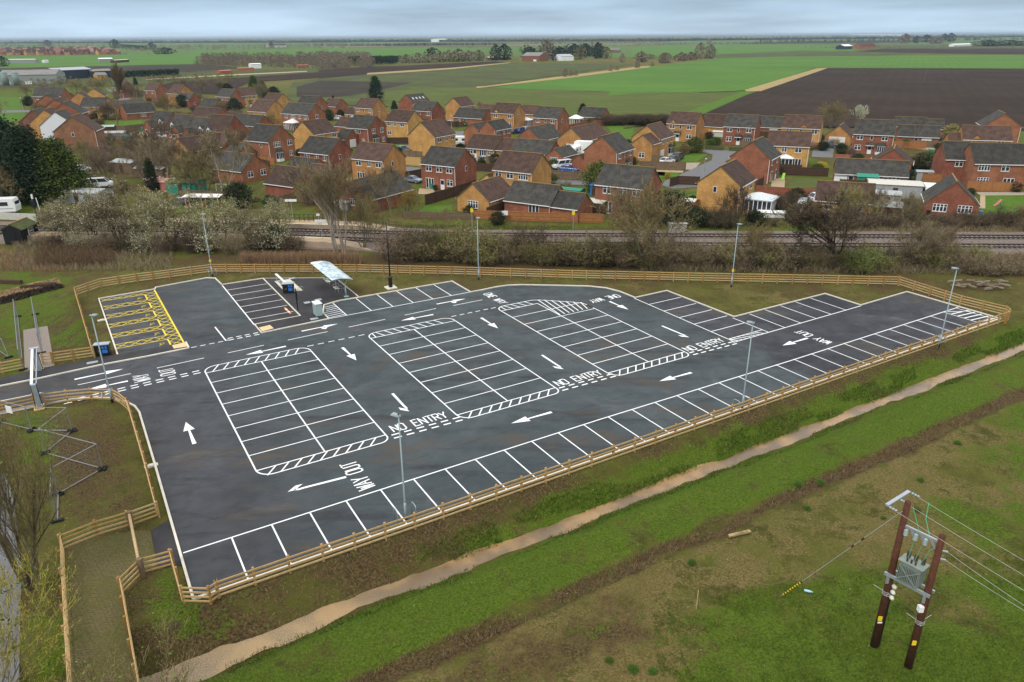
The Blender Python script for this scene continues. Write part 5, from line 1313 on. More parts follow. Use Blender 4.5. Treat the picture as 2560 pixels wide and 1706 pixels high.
# right side
house('buff brick house with air conditioners on its gable, left of the road junction', 'buff', 'brown', ('Z3', 125, 705), 2, 7.4, 9.4, 'y', 'w.4:0', 'm.2:1 m.5:1 m.82:1 g.2:0 b.75:0', extra=both(wing(5.2, 5.0, 4.3, 'y', 'buff', 'brown', .02, -5.05, 'w.5:0', ''), aircon))
house('buff brick house with small front gablet and white porch, beyond the road bend', 'buff', 'brown', ('Z3', 345, 617), 2, 8.8, 7.2, 'x', 'w.2:1 s.48:1 w.78:1 p.4:0 w.78:0', '', extra=gablet(-6.9))
house('red brick house with dark porch roof and bay, across the road from the hedge', 'red', 'dark', ('Z3', 708, 635), 2, 8.6, 7.2, 'x', 'w.2:1 s.48:1 w.8:1 w.2:0 p.5:0 b.78:0', '', rot=-28)
house('low buff garage block at the edge of the ploughed field, behind the gablet house', 'buff', 'brown', ('Z3', 520, 632), 1, 7.5, 8.0, 'x', '', '', cat='garage', name='brick_garage')
house('low red garage with dark roof between the porch house and the tall buff house', 'red', 'dark', ('Z3', 905, 638), 1, 10.0, 7.0, 'x', 'g.6:0', '', rot=-28, cat='garage', name='brick_garage')
house('tall buff brick house with front gablet, right of the low dark garage', 'buff', 'brown', ('Z3', 1108, 643), 2, 10.0, 7.4, 'x', 'w.2:1 s.5:1 w.85:1 m.82:0', '', rot=-26, extra=gablet(-4.4))
house('buff brick house with orange brown roof and tall patio door, beside the small white conservatory', 'buff', 'brown', ('Z3', 1040, 752), 2, 9.2, 6.8, 'x', 'w.16:1 m.42:1 w.75:1 f.74:0', '', rot=-22)
house('red brick house with wide blank gable and dark roof above the wooden fence', 'red', 'dark', ('Z3', 800, 830), 2, 8.2, 8.6, 'y', '', 'm.2:1 m.7:1 f.3:0 d.7:0')
house('buff garage with double white door, below the white blossom tree at the ploughed field', 'buff', 'brown', ('Z3', 1292, 690), 1, 6.6, 8.5, 'y', 'G.48:0', '', cat='garage', name='brick_garage', rot=-30)
house('red brick house with dark porch and bay, in front of the ploughed field', 'red', 'dark', ('Z3', 1560, 682), 2, 9.4, 7.4, 'x', 'w.17:1 s.46:1 w.78:1 w.15:0 p.45:0 b.72:0', '', rot=-26, pitch=40)
house('red garage block with paired white doors, beside the porch and bay house', 'red', 'dark', ('Z3', 1700, 690), 1, 5.0, 6.5, 'x', '', '', rot=-24, cat='garage', name='brick_garage')
house('red garage with white door under a lower dark roof, right of the paired garages', 'red', 'dark', ('Z3', 1835, 695), 1, 6.0, 6.5, 'x', 'd.08:0 g.5:0', '', rot=-22, cat='garage', name='brick_garage')
house('long grey roofed garage behind the other garages, at the edge of the ploughed soil', 'red', 'dark', ('Z3', 1760, 632), 1, 9.0, 6.0, 'x', '', '', rot=-22, cat='garage', name='brick_garage')
house('lower grey roofed garage at the right end of the rear garage row', 'red', 'dark', ('Z3', 1862, 645), 1, 5.0, 6.0, 'x', '', '', rot=-22, cat='garage', name='brick_garage')
house('wide buff house with brown roof and gablet, above the teal gates', 'buff', 'brown', ('Z3', 2282, 714), 2, 10.4, 7.0, 'x', 'w.18:1 s.48:1 w.78:1', '', rot=-16, extra=both(gablet(-7.6), wing(2.6, 6.4, 3.6, 'x', 'buff', 'brown', -10.5, .3, 'g.5:0')))
house('red brick house with pale verges and tall gable at the top right corner', 'red', 'dark', ('Z3', 2338, 632), 2, 9.0, 10.0, 'y', '', '', rot=-22, pitch=36)
house('large red house wing with white panelled ground floor, at the right edge', 'red', 'dark', ('Z3', 2085, 832), 2, 6.4, 7.4, 'x', 'w.42:1 f.75:0', '', rot=-12)
house('large red house at the right edge with French doors onto the bright lawn', 'red', 'dark', ('Z3', 2520, 862), 2, 13.6, 8.2, 'x', 'l.14:1 w.42:1 m.75:1 l.16:0 f.5:0 w.8:0', '', rot=-10)
house('long low red garage row with four white doors, behind the grey flat sheds', 'red', 'dark', ('Z3', 1645, 935), 1, 13.4, 6.2, 'x', 'g.09:0 d.23:0 g.53:0 d.7:0 w.84:0', '', rot=-20, cat='garage', name='brick_garage')
house('brown roofed bungalow with gable to the front, behind the long garage row', 'red', 'brown', ('Z3', 1665, 862), 1, 8.0, 8.0, 'y', '', '', rot=-28, pitch=36)
# left side
LR = 14
house('big brown brick gable end with one slim window, behind the dark evergreens', 'brownbrick', 'brown', ('L1', 970, 560), 2, 10.4, 9.0, 'y', 's.45:1', '', rot=LR, apex=True, pitch=36)
house('white clad gable end with grey roof, left of the brown brick gable', 'render', 'dark', ('L1', 745, 498), 2, 9.4, 9.0, 'y', '', '', rot=LR, apex=True, pitch=38, name='gabled_house')
house('buff gable end with mossy brown roof, behind the white clad gable', 'buff', 'brown', ('L1', 595, 468), 2, 9.0, 9.0, 'y', '', '', rot=LR, apex=True, pitch=38)
house('brown gable end with grey roof at the left end of the gabled row', 'brownbrick', 'dark', ('L1', 432, 476), 2, 8.6, 9.0, 'y', '', '', rot=LR, apex=True, pitch=38)
house('long red gable with dark roof facing the green allotment, nearest of the three red gables', 'red', 'dark', ('L1', 858, 368), 2, 9.6, 8.5, 'y', '', '', rot=LR, apex=True, pitch=36)
house('middle red gable of three, with brown roof', 'red', 'brown', ('L1', 742, 322), 2, 8.6, 8.5, 'y', '', '', rot=LR, apex=True, pitch=36)
house('farthest red gable of three, with pale verge, beside the round dark bush', 'red', 'dark', ('L1', 622, 258), 2, 9.0, 8.5, 'y', 's.4:0', '', rot=LR, apex=True, pitch=36)
house('wide grey roofed house behind the red gables at far left', 'red', 'dark', ('L1', 835, 275), 2, 12.5, 8.0, 'x', 'w.2:1 w.7:1', '', rot=2)
house('red gable with white verge at the very back left, beside the brown bush', 'red', 'dark', ('L1', 575, 138), 2, 8.0, 9.0, 'y', '', '', rot=20, apex=True, pitch=36)
house('low dark roofed garage next to the wide grey roofed house', 'red', 'dark', ('L1', 940, 330), 1, 6.0, 7.0, 'x', '', '', rot=2, cat='garage', name='brick_garage')
house('buff gabled house with a lamp on it, behind the leafless white tree', 'buff', 'brown', ('L1', 1270, 178), 2, 8.0, 8.0, 'y', '', '', rot=20, apex=True, pitch=36)
house('pair of buff gables left of the leafless white tree, lower one in front', 'buff', 'brown', ('L1', 1070, 232), 2, 8.0, 8.0, 'y', '', '', rot=20, apex=True, pitch=36)
house('low brown bungalow with grey roof beside the stripped tall poplar', 'buff', 'dark', ('L1', 1430, 420), 1, 10.0, 8.0, 'x', 'w.3:0', '', rot=0, ez=3.0)
house('low buff gable with grey garage door behind the stripped tall poplar', 'buff', 'brown', ('L1', 1470, 360), 1, 9.0, 9.0, 'y', 'g.5:0', '', rot=12, apex=True)
house('red bungalow with dark roof and one triple window, beyond the green allotment', 'red', 'dark', ('L1', 1725, 512), 1, 7.5, 11.0, 'y', '', 'l.55:0', rot=-45)
house('red house with dark roof at the back, right of the tall poplar top', 'red', 'dark', ('Z1', 835, 437), 2, 7.4, 7.0, 'x', 'm.2:1 s.5:1 m.8:1 w.5:0', '', rot=-28)
house('brown roofed red house second from the tall poplar at the back', 'red', 'brown', ('Z1', 1062, 456), 2, 8.6, 7.4, 'x', 'm.2:1 m.7:1', 's.5:0', rot=-30)
house('buff house with white gablet at the back, third from the tall poplar', 'buff', 'brown', ('Z1', 1218, 478), 2, 8.0, 8.4, 'x', 'm.3:1', '', rot=-30, extra=gablet(-2.4))
house('red gabled wing with dark low roof below the third house from the poplar', 'red', 'dark', ('Z1', 1290, 520), 1, 9.0, 6.0, 'x', '', 's.5:0', ez=3.2)
house('red house with dark roof behind the back garden conifers, left of the buff field house', 'red', 'dark', ('Z1', 1575, 500), 2, 9.2, 7.2, 'x', 'w.4:1 s.62:1 w.84:1', '')
house('buff house with white windows at the field edge, below the dark field conifers', 'buff', 'brown', ('Z1', 1645, 494), 2, 7.6, 9.0, 'y', '', 'w.25:1 s.5:1 w.8:1 w.2:0 p.55:0')
house('low red house with dark door and dark roof, left of the rounded evergreen', 'red', 'dark', ('Z1', 1452, 578), 1, 9.0, 8.0, 'x', 'm.15:0 d.5:0 m.8:0', '', ez=2.9)
house('buff house with broad gable right of the rounded evergreen, pink blossom at its corner', 'buff', 'brown', ('Z1', 1822, 603), 2, 9.0, 8.6, 'x', 's.2:1 m.8:1', '')
house('buff house with brown roof at the edge of the dark stubble field', 'buff', 'brown', ('Z1', 1882, 545), 2, 8.2, 8.4, 'x', 'm.8:1', 's.5:1', extra=gablet(-6.6))
house('red house at the field edge, behind the wide red house with the gazebo', 'red', 'dark', ('Z1', 2142, 560), 2, 9.0, 7.6, 'x', '', 's.6:1')
house('low brown roofed house right of the dark roofed one at the field edge', 'red', 'brown', ('Z1', 2300, 566), 1, 7.0, 6.6, 'x', '', '', ez=3.2)
house('wide red house with four upper windows and a white gazebo in its garden', 'red', 'dark', ('Z1', 2108, 622), 2, 12.6, 7.6, 'x', 'w.17:1 l.42:1 m.68:1 m.88:1 w.1:0', 'w.5:1')
house('long red bungalow with dark roof below the pink tinged bare trees', 'red', 'dark', ('Z1', 1752, 700), 1, 12.0, 7.2, 'x', 'm.6:0', '')
house('long brown roofed bungalow behind the dormer terrace, among reddish bare trees', 'red', 'brown', ('Z1', 1470, 648), 1, 13.0, 7.5, 'x', '', '', rot=-30, ez=2.8)
house('low brown roofed garage right of the long brown bungalow behind the terrace', 'red', 'brown', ('Z1', 1590, 668), 1, 6.0, 6.5, 'x', '', '', cat='garage', name='brick_garage')
house('grey roofed low hall behind the red bungalow with the triple window', 'red', 'dark', ('L1', 1800, 408), 1, 9.0, 13.0, 'y', '', '', rot=-8, ez=2.8, pitch=22)
# staggered dormer terrace: each unit has a front gable with its white door and a white dormer beside it
def dormer_unit(left):
    def f(t, P, Q, E):
        xg = -P*.70 if left else -P*.26; xd = -P*.28 if left else -P*.72
        gable(t, 3.6, 2.6, 2.7, 'y', 'red', 'dark', xg+1.8, -1.5, 46, name='front_gable_wall')
        wall_items(t, 'd.3:0 m.72:0', lambda s, z, o: (xg-1.8+s, -1.5-o, z), 3.6, 1)
        y0, z0 = .75, E+.55; h = 1.25; w = 1.7; tk = math.tan(R(46)); mb = MB()
        yb = lambda z: (z-E)/tk
        A = [(xd-w/2, y0, z0), (xd+w/2, y0, z0), (xd+w/2, y0, z0+h), (xd, y0, z0+h+.85), (xd-w/2, y0, z0+h)]
        mb.add(A+[(xd+w/2, yb(z0+h)+.1, z0+h), (xd-w/2, yb(z0+h)+.1, z0+h)], [(0, 1, 2, 3, 4), (1, 5, 2), (0, 4, 6)]); d = mb.build('dormer', M['white'], t)
        mb = MB(); r_ = z0+h+.85
        for s in (-1, 1): mb.add([(xd+s*(w/2+.12), y0-.15, z0+h-.08), (xd, y0-.15, r_+.05), (xd, yb(r_)+.1, r_+.05), (xd+s*(w/2+.12), yb(z0+h)+.2, z0+h-.08)], [(0, 1, 2, 3)])
        mb.build('dormer_roof', M['dark'], d)
        mb = MB()
        for s in (-.33, .33): mb.poly([(xd+s-.27, y0-.02, z0+.25), (xd+s+.27, y0-.02, z0+.25), (xd+s+.27, y0-.02, z0+h), (xd+s-.27, y0-.02, z0+h)])
        mb.build('pane', M['glass'], d)
        wall_items(t, 'l.5:0' if False else 'w.5:0', lambda s, z, o: (xd-1.2+s, -o, z), 2.4, 1)
    return f
for i, (x, y, w_) in enumerate(((1122, 712, 'leftmost of the dormer terrace, by the gravel drive'), (1262, 742, 'second of the dormer terrace, with the white car before it'), (1400, 768, 'third of the dormer terrace, partly behind shrubs'), (1520, 782, 'rightmost of the dormer terrace, with big blank gable'))):
    house('red brick dormer house, '+w_, 'red', 'dark' if i < 3 else 'brown', ('Z1', x, y), 1, 8.6, 8.4 if i < 3 else 10.5, 'x', '', '', rot=-30, ez=2.7, pitch=46, extra=dormer_unit(i % 2 == 0))

# conservatories and gazebo: white frames, glazed walls, pitched glass roofs
def conservatory(at, w, d, lab, rot=None, solid=False, tent=False, z=2.2):
    rot = HR if rot is None else R(rot)
    p = G(*at); t = thing('gazebo' if tent else 'conservatory', lab, 'gazebo' if tent else 'conservatory', p, rot)
    hw, hd = w/2, d/2
    if not tent:
        mb = MB(); mb.box((0, 0, .3), (w, d, .6)); mb.build('dwarf_wall', M['red'], t)
        mb = MB(); mb.box((0, 0, .6+(z-.6)/2), (w-.1, d-.1, z-.6)); mb.build('glazing', M['glass'], t)
    mb = MB(); nb = max(3, int(w/.7)); nd = max(2, int(d/.8))
    for i in range(nb+1): x = -hw+w*i/nb; [mb.box((x, s*hd, z/2), (.11, .11, z)) for s in (-1, 1)]
    for i in range(1, nd): y = -hd+d*i/nd; [mb.box((s*hw, y, z/2), (.11, .11, z)) for s in (-1, 1)]
    mb.box((0, -hd, z), (w+.12, .13, .16)); mb.box((0, hd, z), (w+.12, .13, .16)); mb.box((-hw, 0, z), (.13, d-.14, .155)); mb.box((hw, 0, z), (.13, d-.14, .155)); mb.build('frame', M['white'], t)
    rl = max(0.0, hw-hd*.95)*.9; h = z+.9+(.3 if tent else 0)
    mb = MB(); e = [(-hw-.2, -hd-.2, z+.09), (hw+.2, -hd-.2, z+.09), (hw+.2, hd+.2, z+.09), (-hw-.2, hd+.2, z+.09), (-rl-.01, 0, h), (rl+.01, 0, h)]
    mb.add(e, [(0, 1, 5, 4), (1, 2, 5), (2, 3, 4, 5), (3, 0, 4)]); rf = mb.build('roof', M['white'] if (tent or solid) else M['roofglass'], t)
    if not tent:
        mb = MB(); e = [Vector(q)+Vector((0, 0, .02)) for q in e]
        for i in range(0, 7):
            f = i/6; mb.beam(e[0].lerp(e[1], f), e[4].lerp(e[5], f), .07, .05); mb.beam(e[3].lerp(e[2], f), e[4].lerp(e[5], f), .07, .05)
        for f in (.25, .5, .75): mb.beam(e[1].lerp(e[2], f), e[5], .07, .05); mb.beam(e[3].lerp(e[0], f), e[4], .07, .05)
        mb.beam(e[4], e[5]+Vector((.01, 0, 0)), .12, .1); mb.build('glazing_bars', M['white'], rf)
conservatory(('Z3', 722, 1150), 5.2, 4.6, 'large white glass roofed conservatory behind the railway bushes', z=2.4)
conservatory(('Z3', 885, 880), 3.2, 3.4, 'small white roofed conservatory beside the tall patio door', rot=-22, solid=True)
conservatory(('Z2', 545, 772), 4.6, 3.2, 'white roofed conservatory on the front of the buff house, middle of the estate', solid=True)
conservatory(('Z2', 1400, 703), 4.6, 3.4, 'white conservatory beside the buff gablet house at the field edge')
conservatory(('Z2', 2130, 1238), 3.6, 2.6, 'glass roofed lean-to behind the big olive tree, at the red house')
conservatory(('Z1', 2010, 722), 4.2, 4.2, 'bright white gazebo in the garden of the wide red house', tent=True)
conservatory(('Z2', 1750, 690), 4.0, 3.4, 'grey roofed garden pavilion at the foot of the dark conifer', tent=True, z=2.1)
# lean-to sheets against the left gables
def shed(at, w, d, h, wall, roof, lab, rot=0, cat='shed', pitch=12, name='shed', door=True):
    p = G(*at); t = thing(name, lab, cat, p, R(rot)); hw, hd = w/2, d/2; r_ = h+d*math.tan(R(pitch))*.5
    mb = MB(); mb.add([(-hw, -hd, 0), (hw, -hd, 0), (hw, hd, 0), (-hw, hd, 0), (-hw, -hd, h), (hw, -hd, h), (hw, hd, h), (-hw, hd, h), (-hw, 0, r_), (hw, 0, r_)], [(0, 1, 5, 4), (2, 3, 7, 6), (1, 2, 6, 9, 5), (3, 0, 4, 8, 7)]); mb.build('wall', M[wall], t)
    mb = MB(); o = .18
    for s in (-1, 1):
        P = [(-hw-o, s*(hd+o), h-o*math.tan(R(pitch))+.02), (hw+o, s*(hd+o), h-o*math.tan(R(pitch))+.02), (hw+o, 0, r_+.02), (-hw-o, 0, r_+.02)]; Q = [(a, b, c+.06) for a, b, c in P]
        mb.add(P+Q, [(0, 1, 2, 3), (7, 6, 5, 4), (0, 4, 5, 1), (1, 5, 6, 2), (3, 7, 4, 0)])
    mb.build('roof', M[roof], t)
    if door:
        mb = MB(); mb.box((0, -hd-.02, min(1.9, h-.1)/2), (.85, .05, min(1.9, h-.1))); mb.build('door', M['wooddark'], t)
    return t
M['corrlight'] = plain('pale_corrugated_sheet', (.52, .50, .44), .6, .35, var=.15)
M['pinktarp'] = plain('pink_sheet', (.55, .27, .25), .7)
shed(('L1', 1020, 985), 11, 4.0, 2.0, 'woodold', 'corrlight', 'pale corrugated lean-to at the foot of the brown brick gable', 16)
shed(('Z1', 585, 1210), 9, 4.5, 1.9, 'grey', 'corr', 'long grey corrugated shed under the right side of the dark evergreens', -8)
shed(('Z1', 890, 1010), 6, 4.5, 2.3, 'woodold', 'corr', 'grey corrugated shed with rusty patch by the leaning ivy tree', -20)
shed(('Z1', 1050, 1045), 7, 3.0, 1.9, 'woodold', 'corr', 'low corrugated shed right of the rusty patched one', -12)
shed(('Z1', 1135, 1135), 5.5, 4.0, 1.9, 'tarpred', 'pinktarp', 'low shed under a faded red sheet', -15)
shed(('Z1', 1280, 1150), 6.5, 4.0, 2.1, 'tarpgreen', 'mossroof', 'green netted shelter right of the red sheet', -10)
shed(('Z1', 905, 805), 3.5, 3, 1.6, 'tarpgreen', 'tarpgreen', 'bright green covered heap by the gravel drive', -20, door=False)
shed(('Z1', 765, 780), 9, 4, 1.6, 'woodold', 'grey', 'long low dark shed right of the brown brick gable', 8)
shed(('Z1', 735, 750), 5, 3.4, 2.2, 'wooddark', 'corr', 'shed with sagging metal roof behind the long low one', 16)
shed(('Z1', 620, 600), 5, 4, 2.3, 'wooddark', 'wooddark', 'black garden cabin beside the white glazed door', 5)
shed(('Z3', 1545, 1050), 9, 5.5, 2.4, 'grey', 'corrlight', 'wide pale grey flat shed in front of the long garage row', -20, pitch=6)
shed(('Z3', 1500, 1110), 4.2, 4.4, 2.2, 'grey', 'corr', 'narrow grey shed with white edge, near the right railway bank', -20, pitch=8)
shed(('Z3', 1525, 1185), 3.4, 2.8, 2.0, 'woodold', 'grey', 'small shed with pitched grey roof beside the bushes', -30, pitch=25)
shed(('Z3', 1380, 1000), 3.6, 2.6, 2.2, 'tarpgreen', 'tarpgreen', 'green covered shelter in front of the long garage row', -20, pitch=18)
shed(('Z3', 270, 1150), 4.0, 2.6, 2.1, 'woodorange', 'corrlight', 'low orange shed with pale sheet roof at the end of the railway fence', -32)
shed(('Z3', 1045, 1185), 5.0, 1.5, .9, 'pinktarp', 'pinktarp', 'low pink covered box on the railway bank', -4, door=False)
shed(('Z3', 800, 1180), 4.2, 2.0, .8, 'white', 'white', 'flat white panel heap beside the large conservatory', -10, door=False)
shed(('Z3', 1730, 960), 3, 2.2, 1.9, 'grey', 'grey', 'grey tank like box by the gate of the right drive', -15)
shed(('Z2', 1850, 1290), 5.5, 3.2, 2.1, 'wooddark', 'corrlight', 'slatted pergola roof beside the orange fence', -32, pitch=6)
shed(('Z2', 1700, 1160), 6, 2.4, .9, 'tarpgreen', 'tarpgreen', 'low green cover on the lawn behind the long bungalow', -32, door=False)
shed(('Z2', 1885, 1170), 1.6, 1.6, 1.9, 'bluep', 'bluep', 'blue garden box at the corner of the red house', -32)
shed(('Z2', 1540, 1312), 3.0, .8, .5, 'corrlight', 'corrlight', 'pale panel leaning by the orange fence', -32, door=False)
shed(('Z2', 170, 1270), 2.4, 2.0, 1.4, 'grey', 'corrlight', 'small covered heap left of the low brown bungalow', -20, door=False)
shed(('Z3', 1640, 735), 3.4, 3.6, 2.3, 'red', 'dark', 'small red brick store between the house and the garages', -26)
shed(('Z3', 485, 690), 3.5, 2.2, 1.4, 'corrlight', 'corrlight', 'pale covered boat like heap by the garden hedge', -30, door=False)
# black hut with window by the level crossing
a_, b_ = G('R5', 275, 520, 2.2), G('R5', 500, 425, 2.2); ang_ = math.atan2((a_-b_).y, (a_-b_).x)+R(180); q_ = (b_-a_).length; p_ = 2.7
t = thing('hut', 'small black boarded hut with mossy roof and white window at the left edge', 'hut', (a_.x, a_.y, 0), ang_-R(90))
gable(t, p_, q_, 2.2, 'y', 'hut', 'mossroof', pitch=28, gut=False)
mb = MB(); mb.box((.04, q_*.55, 1.35), (.08, 1.3, 1.3)); fo = mb.build('window', M['white'], t)
for i in (-1, 0, 1):
    for j in (-1, 0, 1):
        mb = MB(); mb.box((.086, q_*.55+i*.39, 1.35+j*.39), (.012, .30, .31)); mb.build('pane', M['glass'], fo)
mb = MB(); mb.box((-p_*.5, -.03, .95), (.8, .06, 1.9)); mb.build('door', M['hut'], t)

# garden fences and walls
def garden_fence(pts, mat, lab, h=1.8, cat='fence', name='garden_fence', th=.06, posts=True):
    P = [G(*q) for q in pts]; t = thing(name, lab, cat, P[0])
    mb = MB()
    for a, b in zip(P[:-1], P[1:]): mb.beam(a-P[0]+Vector((0, 0, h/2)), b-P[0]+Vector((0, 0, h/2)), th, h)
    mb.build('boards' if cat == 'fence' else 'wall', M[mat], t)
    if posts:
        mb = MB()
        for a, b in zip(P[:-1], P[1:]):
            n = max(1, int((b-a).length/2.4))
            d = (b-a).normalized(); o = Vector((d.y, -d.x, 0))*.08
            for i in range(n+1): q = a+(b-a)*(i/n)-P[0]+o; mb.box((q.x, q.y, h/2+.04), (.11, .11, h+.08), math.atan2(d.y, d.x))
            for z in (.3, h*.55, h*.95): mb.beam(a-P[0]+o*.7+Vector((0, 0, z)), b-P[0]+o*.7+Vector((0, 0, z)), .05, .08)
        mb.build('frame', M[mat], t)
garden_fence([('Z2', 1050, 1335), ('Z2', 1480, 1350), ('Z2', 1935, 1362)], 'woodorange', 'long orange stained fence between the bungalows and the railway', 1.5)
garden_fence([('Z2', 565, 1325), ('Z2', 800, 1332), ('Z2', 1048, 1340)], 'woodold', 'low weathered fence left of the orange railway fence', 1.1)
garden_fence([('Z2', 720, 1240), ('Z2', 860, 1200), ('Z2', 1065, 1135)], 'wooddark', 'long dark fence climbing from the lawn to the red house with bins', 1.9)
garden_fence([('Z2', 590, 1070), ('Z2', 690, 1050)], 'wooddark', 'short dark fence between the buff house and the red house with bins', 1.8)
garden_fence([('Z2', 580, 965), ('Z2', 690, 975)], 'woodyellow', 'bright yellow board fence behind the two nearest left houses', 2.0)
garden_fence([('Z2', 1578, 1062), ('Z2', 1895, 1080)], 'woodold', 'weathered fence along the street below the white van', 1.9)
garden_fence([('Z3', 0, 892), ('Z3', 150, 896), ('Z3', 278, 900)], 'woodold', 'grey brown fence below the road, left of the junction', 1.9)
garden_fence([('Z3', 180, 1000), ('Z3', 230, 985), ('Z3', 362, 990)], 'tarpred' if False else 'wooddark', 'dark red brown fence beside the bend of the road', 1.8)
garden_fence([('Z3', 705, 1045), ('Z3', 1100, 1072)], 'red', 'red brick garden wall below the worn lawn', 1.7, 'wall', 'brick_wall', .22, False)
garden_fence([('Z3', 855, 925), ('Z3', 990, 930), ('Z3', 1148, 935)], 'wooddark', 'dark fence behind the worn lawn with the green toy', 1.8)
garden_fence([('Z3', 1185, 822), ('Z3', 1440, 838)], 'red', 'low brick wall in front of the garden shrubs', 1.0, 'wall', 'brick_wall', .22, False)
garden_fence([('Z3', 1725, 975), ('Z3', 1860, 978)], 'woodorange', 'orange brown board gate fence at the end of the right drive', 1.9)
garden_fence([('Z3', 1760, 815), ('Z3', 1885, 830)], 'tarpgreen', 'teal painted gates at the head of the right drive', 1.9)
garden_fence([('Z2', 460, 822), ('Z2', 640, 820)], 'wooddark', 'dark fence below the white roofed conservatory', 1.8)
garden_fence([('Z2', 1680, 735), ('Z2', 1830, 705), ('Z2', 2030, 690)], 'red', 'long red brick garden wall bounding the bright lawn', 1.9, 'wall', 'brick_wall', .22, False)
garden_fence([('Z1', 620, 735), ('Z1', 860, 735), ('Z1', 985, 722)], 'woodold', 'weathered fence below the long green allotment strip', 1.8)
garden_fence([('Z1', 570, 660), ('Z1', 750, 640)], 'wooddark', 'black fence behind the pale allotment heaps', 1.9)
garden_fence([('Z1', 1430, 990), ('Z1', 1640, 940), ('Z1', 1850, 995)], 'wooddark', 'dark maroon fence around the small red garage', 1.9)
garden_fence([('Z1', 680, 805), ('Z1', 880, 790)], 'grey', 'grey panel fence beside the bright green heap', 1.8)
garden_fence([('Z1', 170, 1215), ('Z1', 460, 1220)], 'woodold', 'old board fence among the evergreen trunks', 1.8)
garden_fence([('Z1', 1230, 1190), ('Z1', 1560, 1200)], 'woodold', 'old board fence below the green netted shelter', 1.5)
garden_fence([('Z2', 1140, 1330), ('Z2', 1280, 1275)], 'wooddark', 'dark fence side between the small buff bungalow and the long red one', 1.8)
garden_fence([('Z2', 1060, 1005), ('Z2', 1200, 1012)], 'wooddark', 'dark fence behind the silver car by the middle bungalow', 1.8)
garden_fence([('Z3', 400, 770), ('Z3', 515, 775)], 'lawn' if False else 'mossroof', 'clipped low hedge line beside the road bend', 1.0, 'hedge', 'clipped_hedge', .8, False)
garden_fence([('Z3', 545, 778), ('Z3', 670, 780)], 'mossroof', 'clipped low hedge below the red porch house', 1.0, 'hedge', 'clipped_hedge', .8, False)
# platform railings, signs, lineside cabinets
def railing(v, pts, lab, mat='black', h=1.2, n=12, zb=0.0):
    P = [G(v, *q, zb) for q in pts]; t = thing('railing', lab, 'railing', P[0])
    for a, b in zip(P[:-1], P[1:]):
        mb = MB()
        for z in (h, h*.55): mb.beam(a-P[0]+Vector((0, 0, z)), b-P[0]+Vector((0, 0, z)), .05, .05)
        mb.build('rails', M[mat], t)
        mb = MB()
        for i in range(n+1): q = a+(b-a)*(i/n)-P[0]; mb.box((q.x, q.y, h/2), (.07, .07, h))
        mb.build('uprights', M[mat], t)
railing('Z4', [(1955, 150), (2340, 152)], 'black railing behind the platform on the houses side', zb=.9)
railing('Z2', [(190, 1350), (560, 1410)], 'black railing down the platform ramp beside the bare trees', n=9)
railing('Z4', [(2050, 280), (2270, 285)], 'black railing at the end of the near platform', n=6)
railing('R5', [(0, 375), (300, 390), (520, 400)], 'pale picket railing behind the black hut', 'corrlight', 1.2, 60)
def post_sign(at, h, w, hh, lab, board='white', z0=0, post='galv', rz=0.0, name='station_sign'):
    p = G(*at, z0); t = thing(name, lab, 'sign', p, rz)
    mb = MB(); mb.tube([(0, 0, 0), (0, 0, h)], .05, 7); mb.build('post', M[post], t)
    mb = MB(); mb.box((0, -.07, h-hh/2-.15), (w, .05, hh)); mb.build('board', M[board], t)
post_sign(('Z4', 2005, 140), 3.6, 1.9, .4, 'white name board on a post on the far platform', z0=.9)
post_sign(('Z4', 2207, 275), 3.2, 1.7, .4, 'white name board on a post at the end of the near platform', z0=.9)
post_sign(('R5', 1105, 220), 3.4, 1.8, .4, 'white name board above the left blossom thicket', z0=0)
post_sign(('Z2', 1042, 1420), 3.8, .45, .6, 'yellow topped marker post at the left end of the orange fence', 'yellowp', name='marker_post')
post_sign(('Z2', 1730, 1430), 3.6, .45, .6, 'yellow topped marker post before the right part of the orange fence', 'yellowp', name='marker_post')
post_sign(('Z2', 1265, 1350), 1.9, 1.0, .75, 'square white notice on the orange fence', 'white', name='notice')
post_sign(('Z2', 5, 1480), 4.2, .5, .3, 'tall thin white topped post at the platform ramp', 'white', name='marker_post')
for i, (x, lab) in enumerate(((200, 'left of two grey lineside cabinets beside the olive tree'), (253, 'right of two grey lineside cabinets beside the olive tree'))):
    p = G('Z3', x, 1288); t = thing('lineside_cabinet', lab, 'cabinet', p, ra)
    mb = MB(); mb.box((0, 0, .85), (1.45, .7, 1.6)); mb.build('body', M['grey'], t)
    mb = MB(); mb.box((0, 0, 1.69), (1.6, .85, .08)); mb.build('lid', M['corr'], t)
    for s in (-.36, .36):
        mb = MB(); mb.box((s, -.362, .85), (.66, .02, 1.4)); dr = mb.build('door', M['grey'], t)
        mb = MB(); mb.box((s+.2, -.378, 1.25), (.18, .01, .16)); mb.build('label_plate', M['yellowp'] if s > 0 else M['white'], dr)
# colour light signal by the crossing
p = G('R5', 550, 520); t = thing('railway_signal', 'dark railway signal post with white banded top behind the black hut', 'signal', p)
mb = MB(); mb.tube([(0, 0, 0), (0, 0, 5.6)], .11, 8); mb.build('post', M['black'], t)
mb = MB(); mb.box((0, -.1, 4.2), (.5, .35, 1.1)); mb.build('lamp_box', M['black'], t)
mb = MB(); mb.cyl((0, 0, 5.0), .14, .7, 8); mb.build('white_band', M['white'], t)
mb = MB(); mb.tube([G('R5', 620, 500), G('R5', 620, 500)+Vector((-.3, 0, 5.0))], .07, 6); tag(mb.build('crossing_pole', M['white']), 'leaning pale pole beside the railway signal', 'pole')
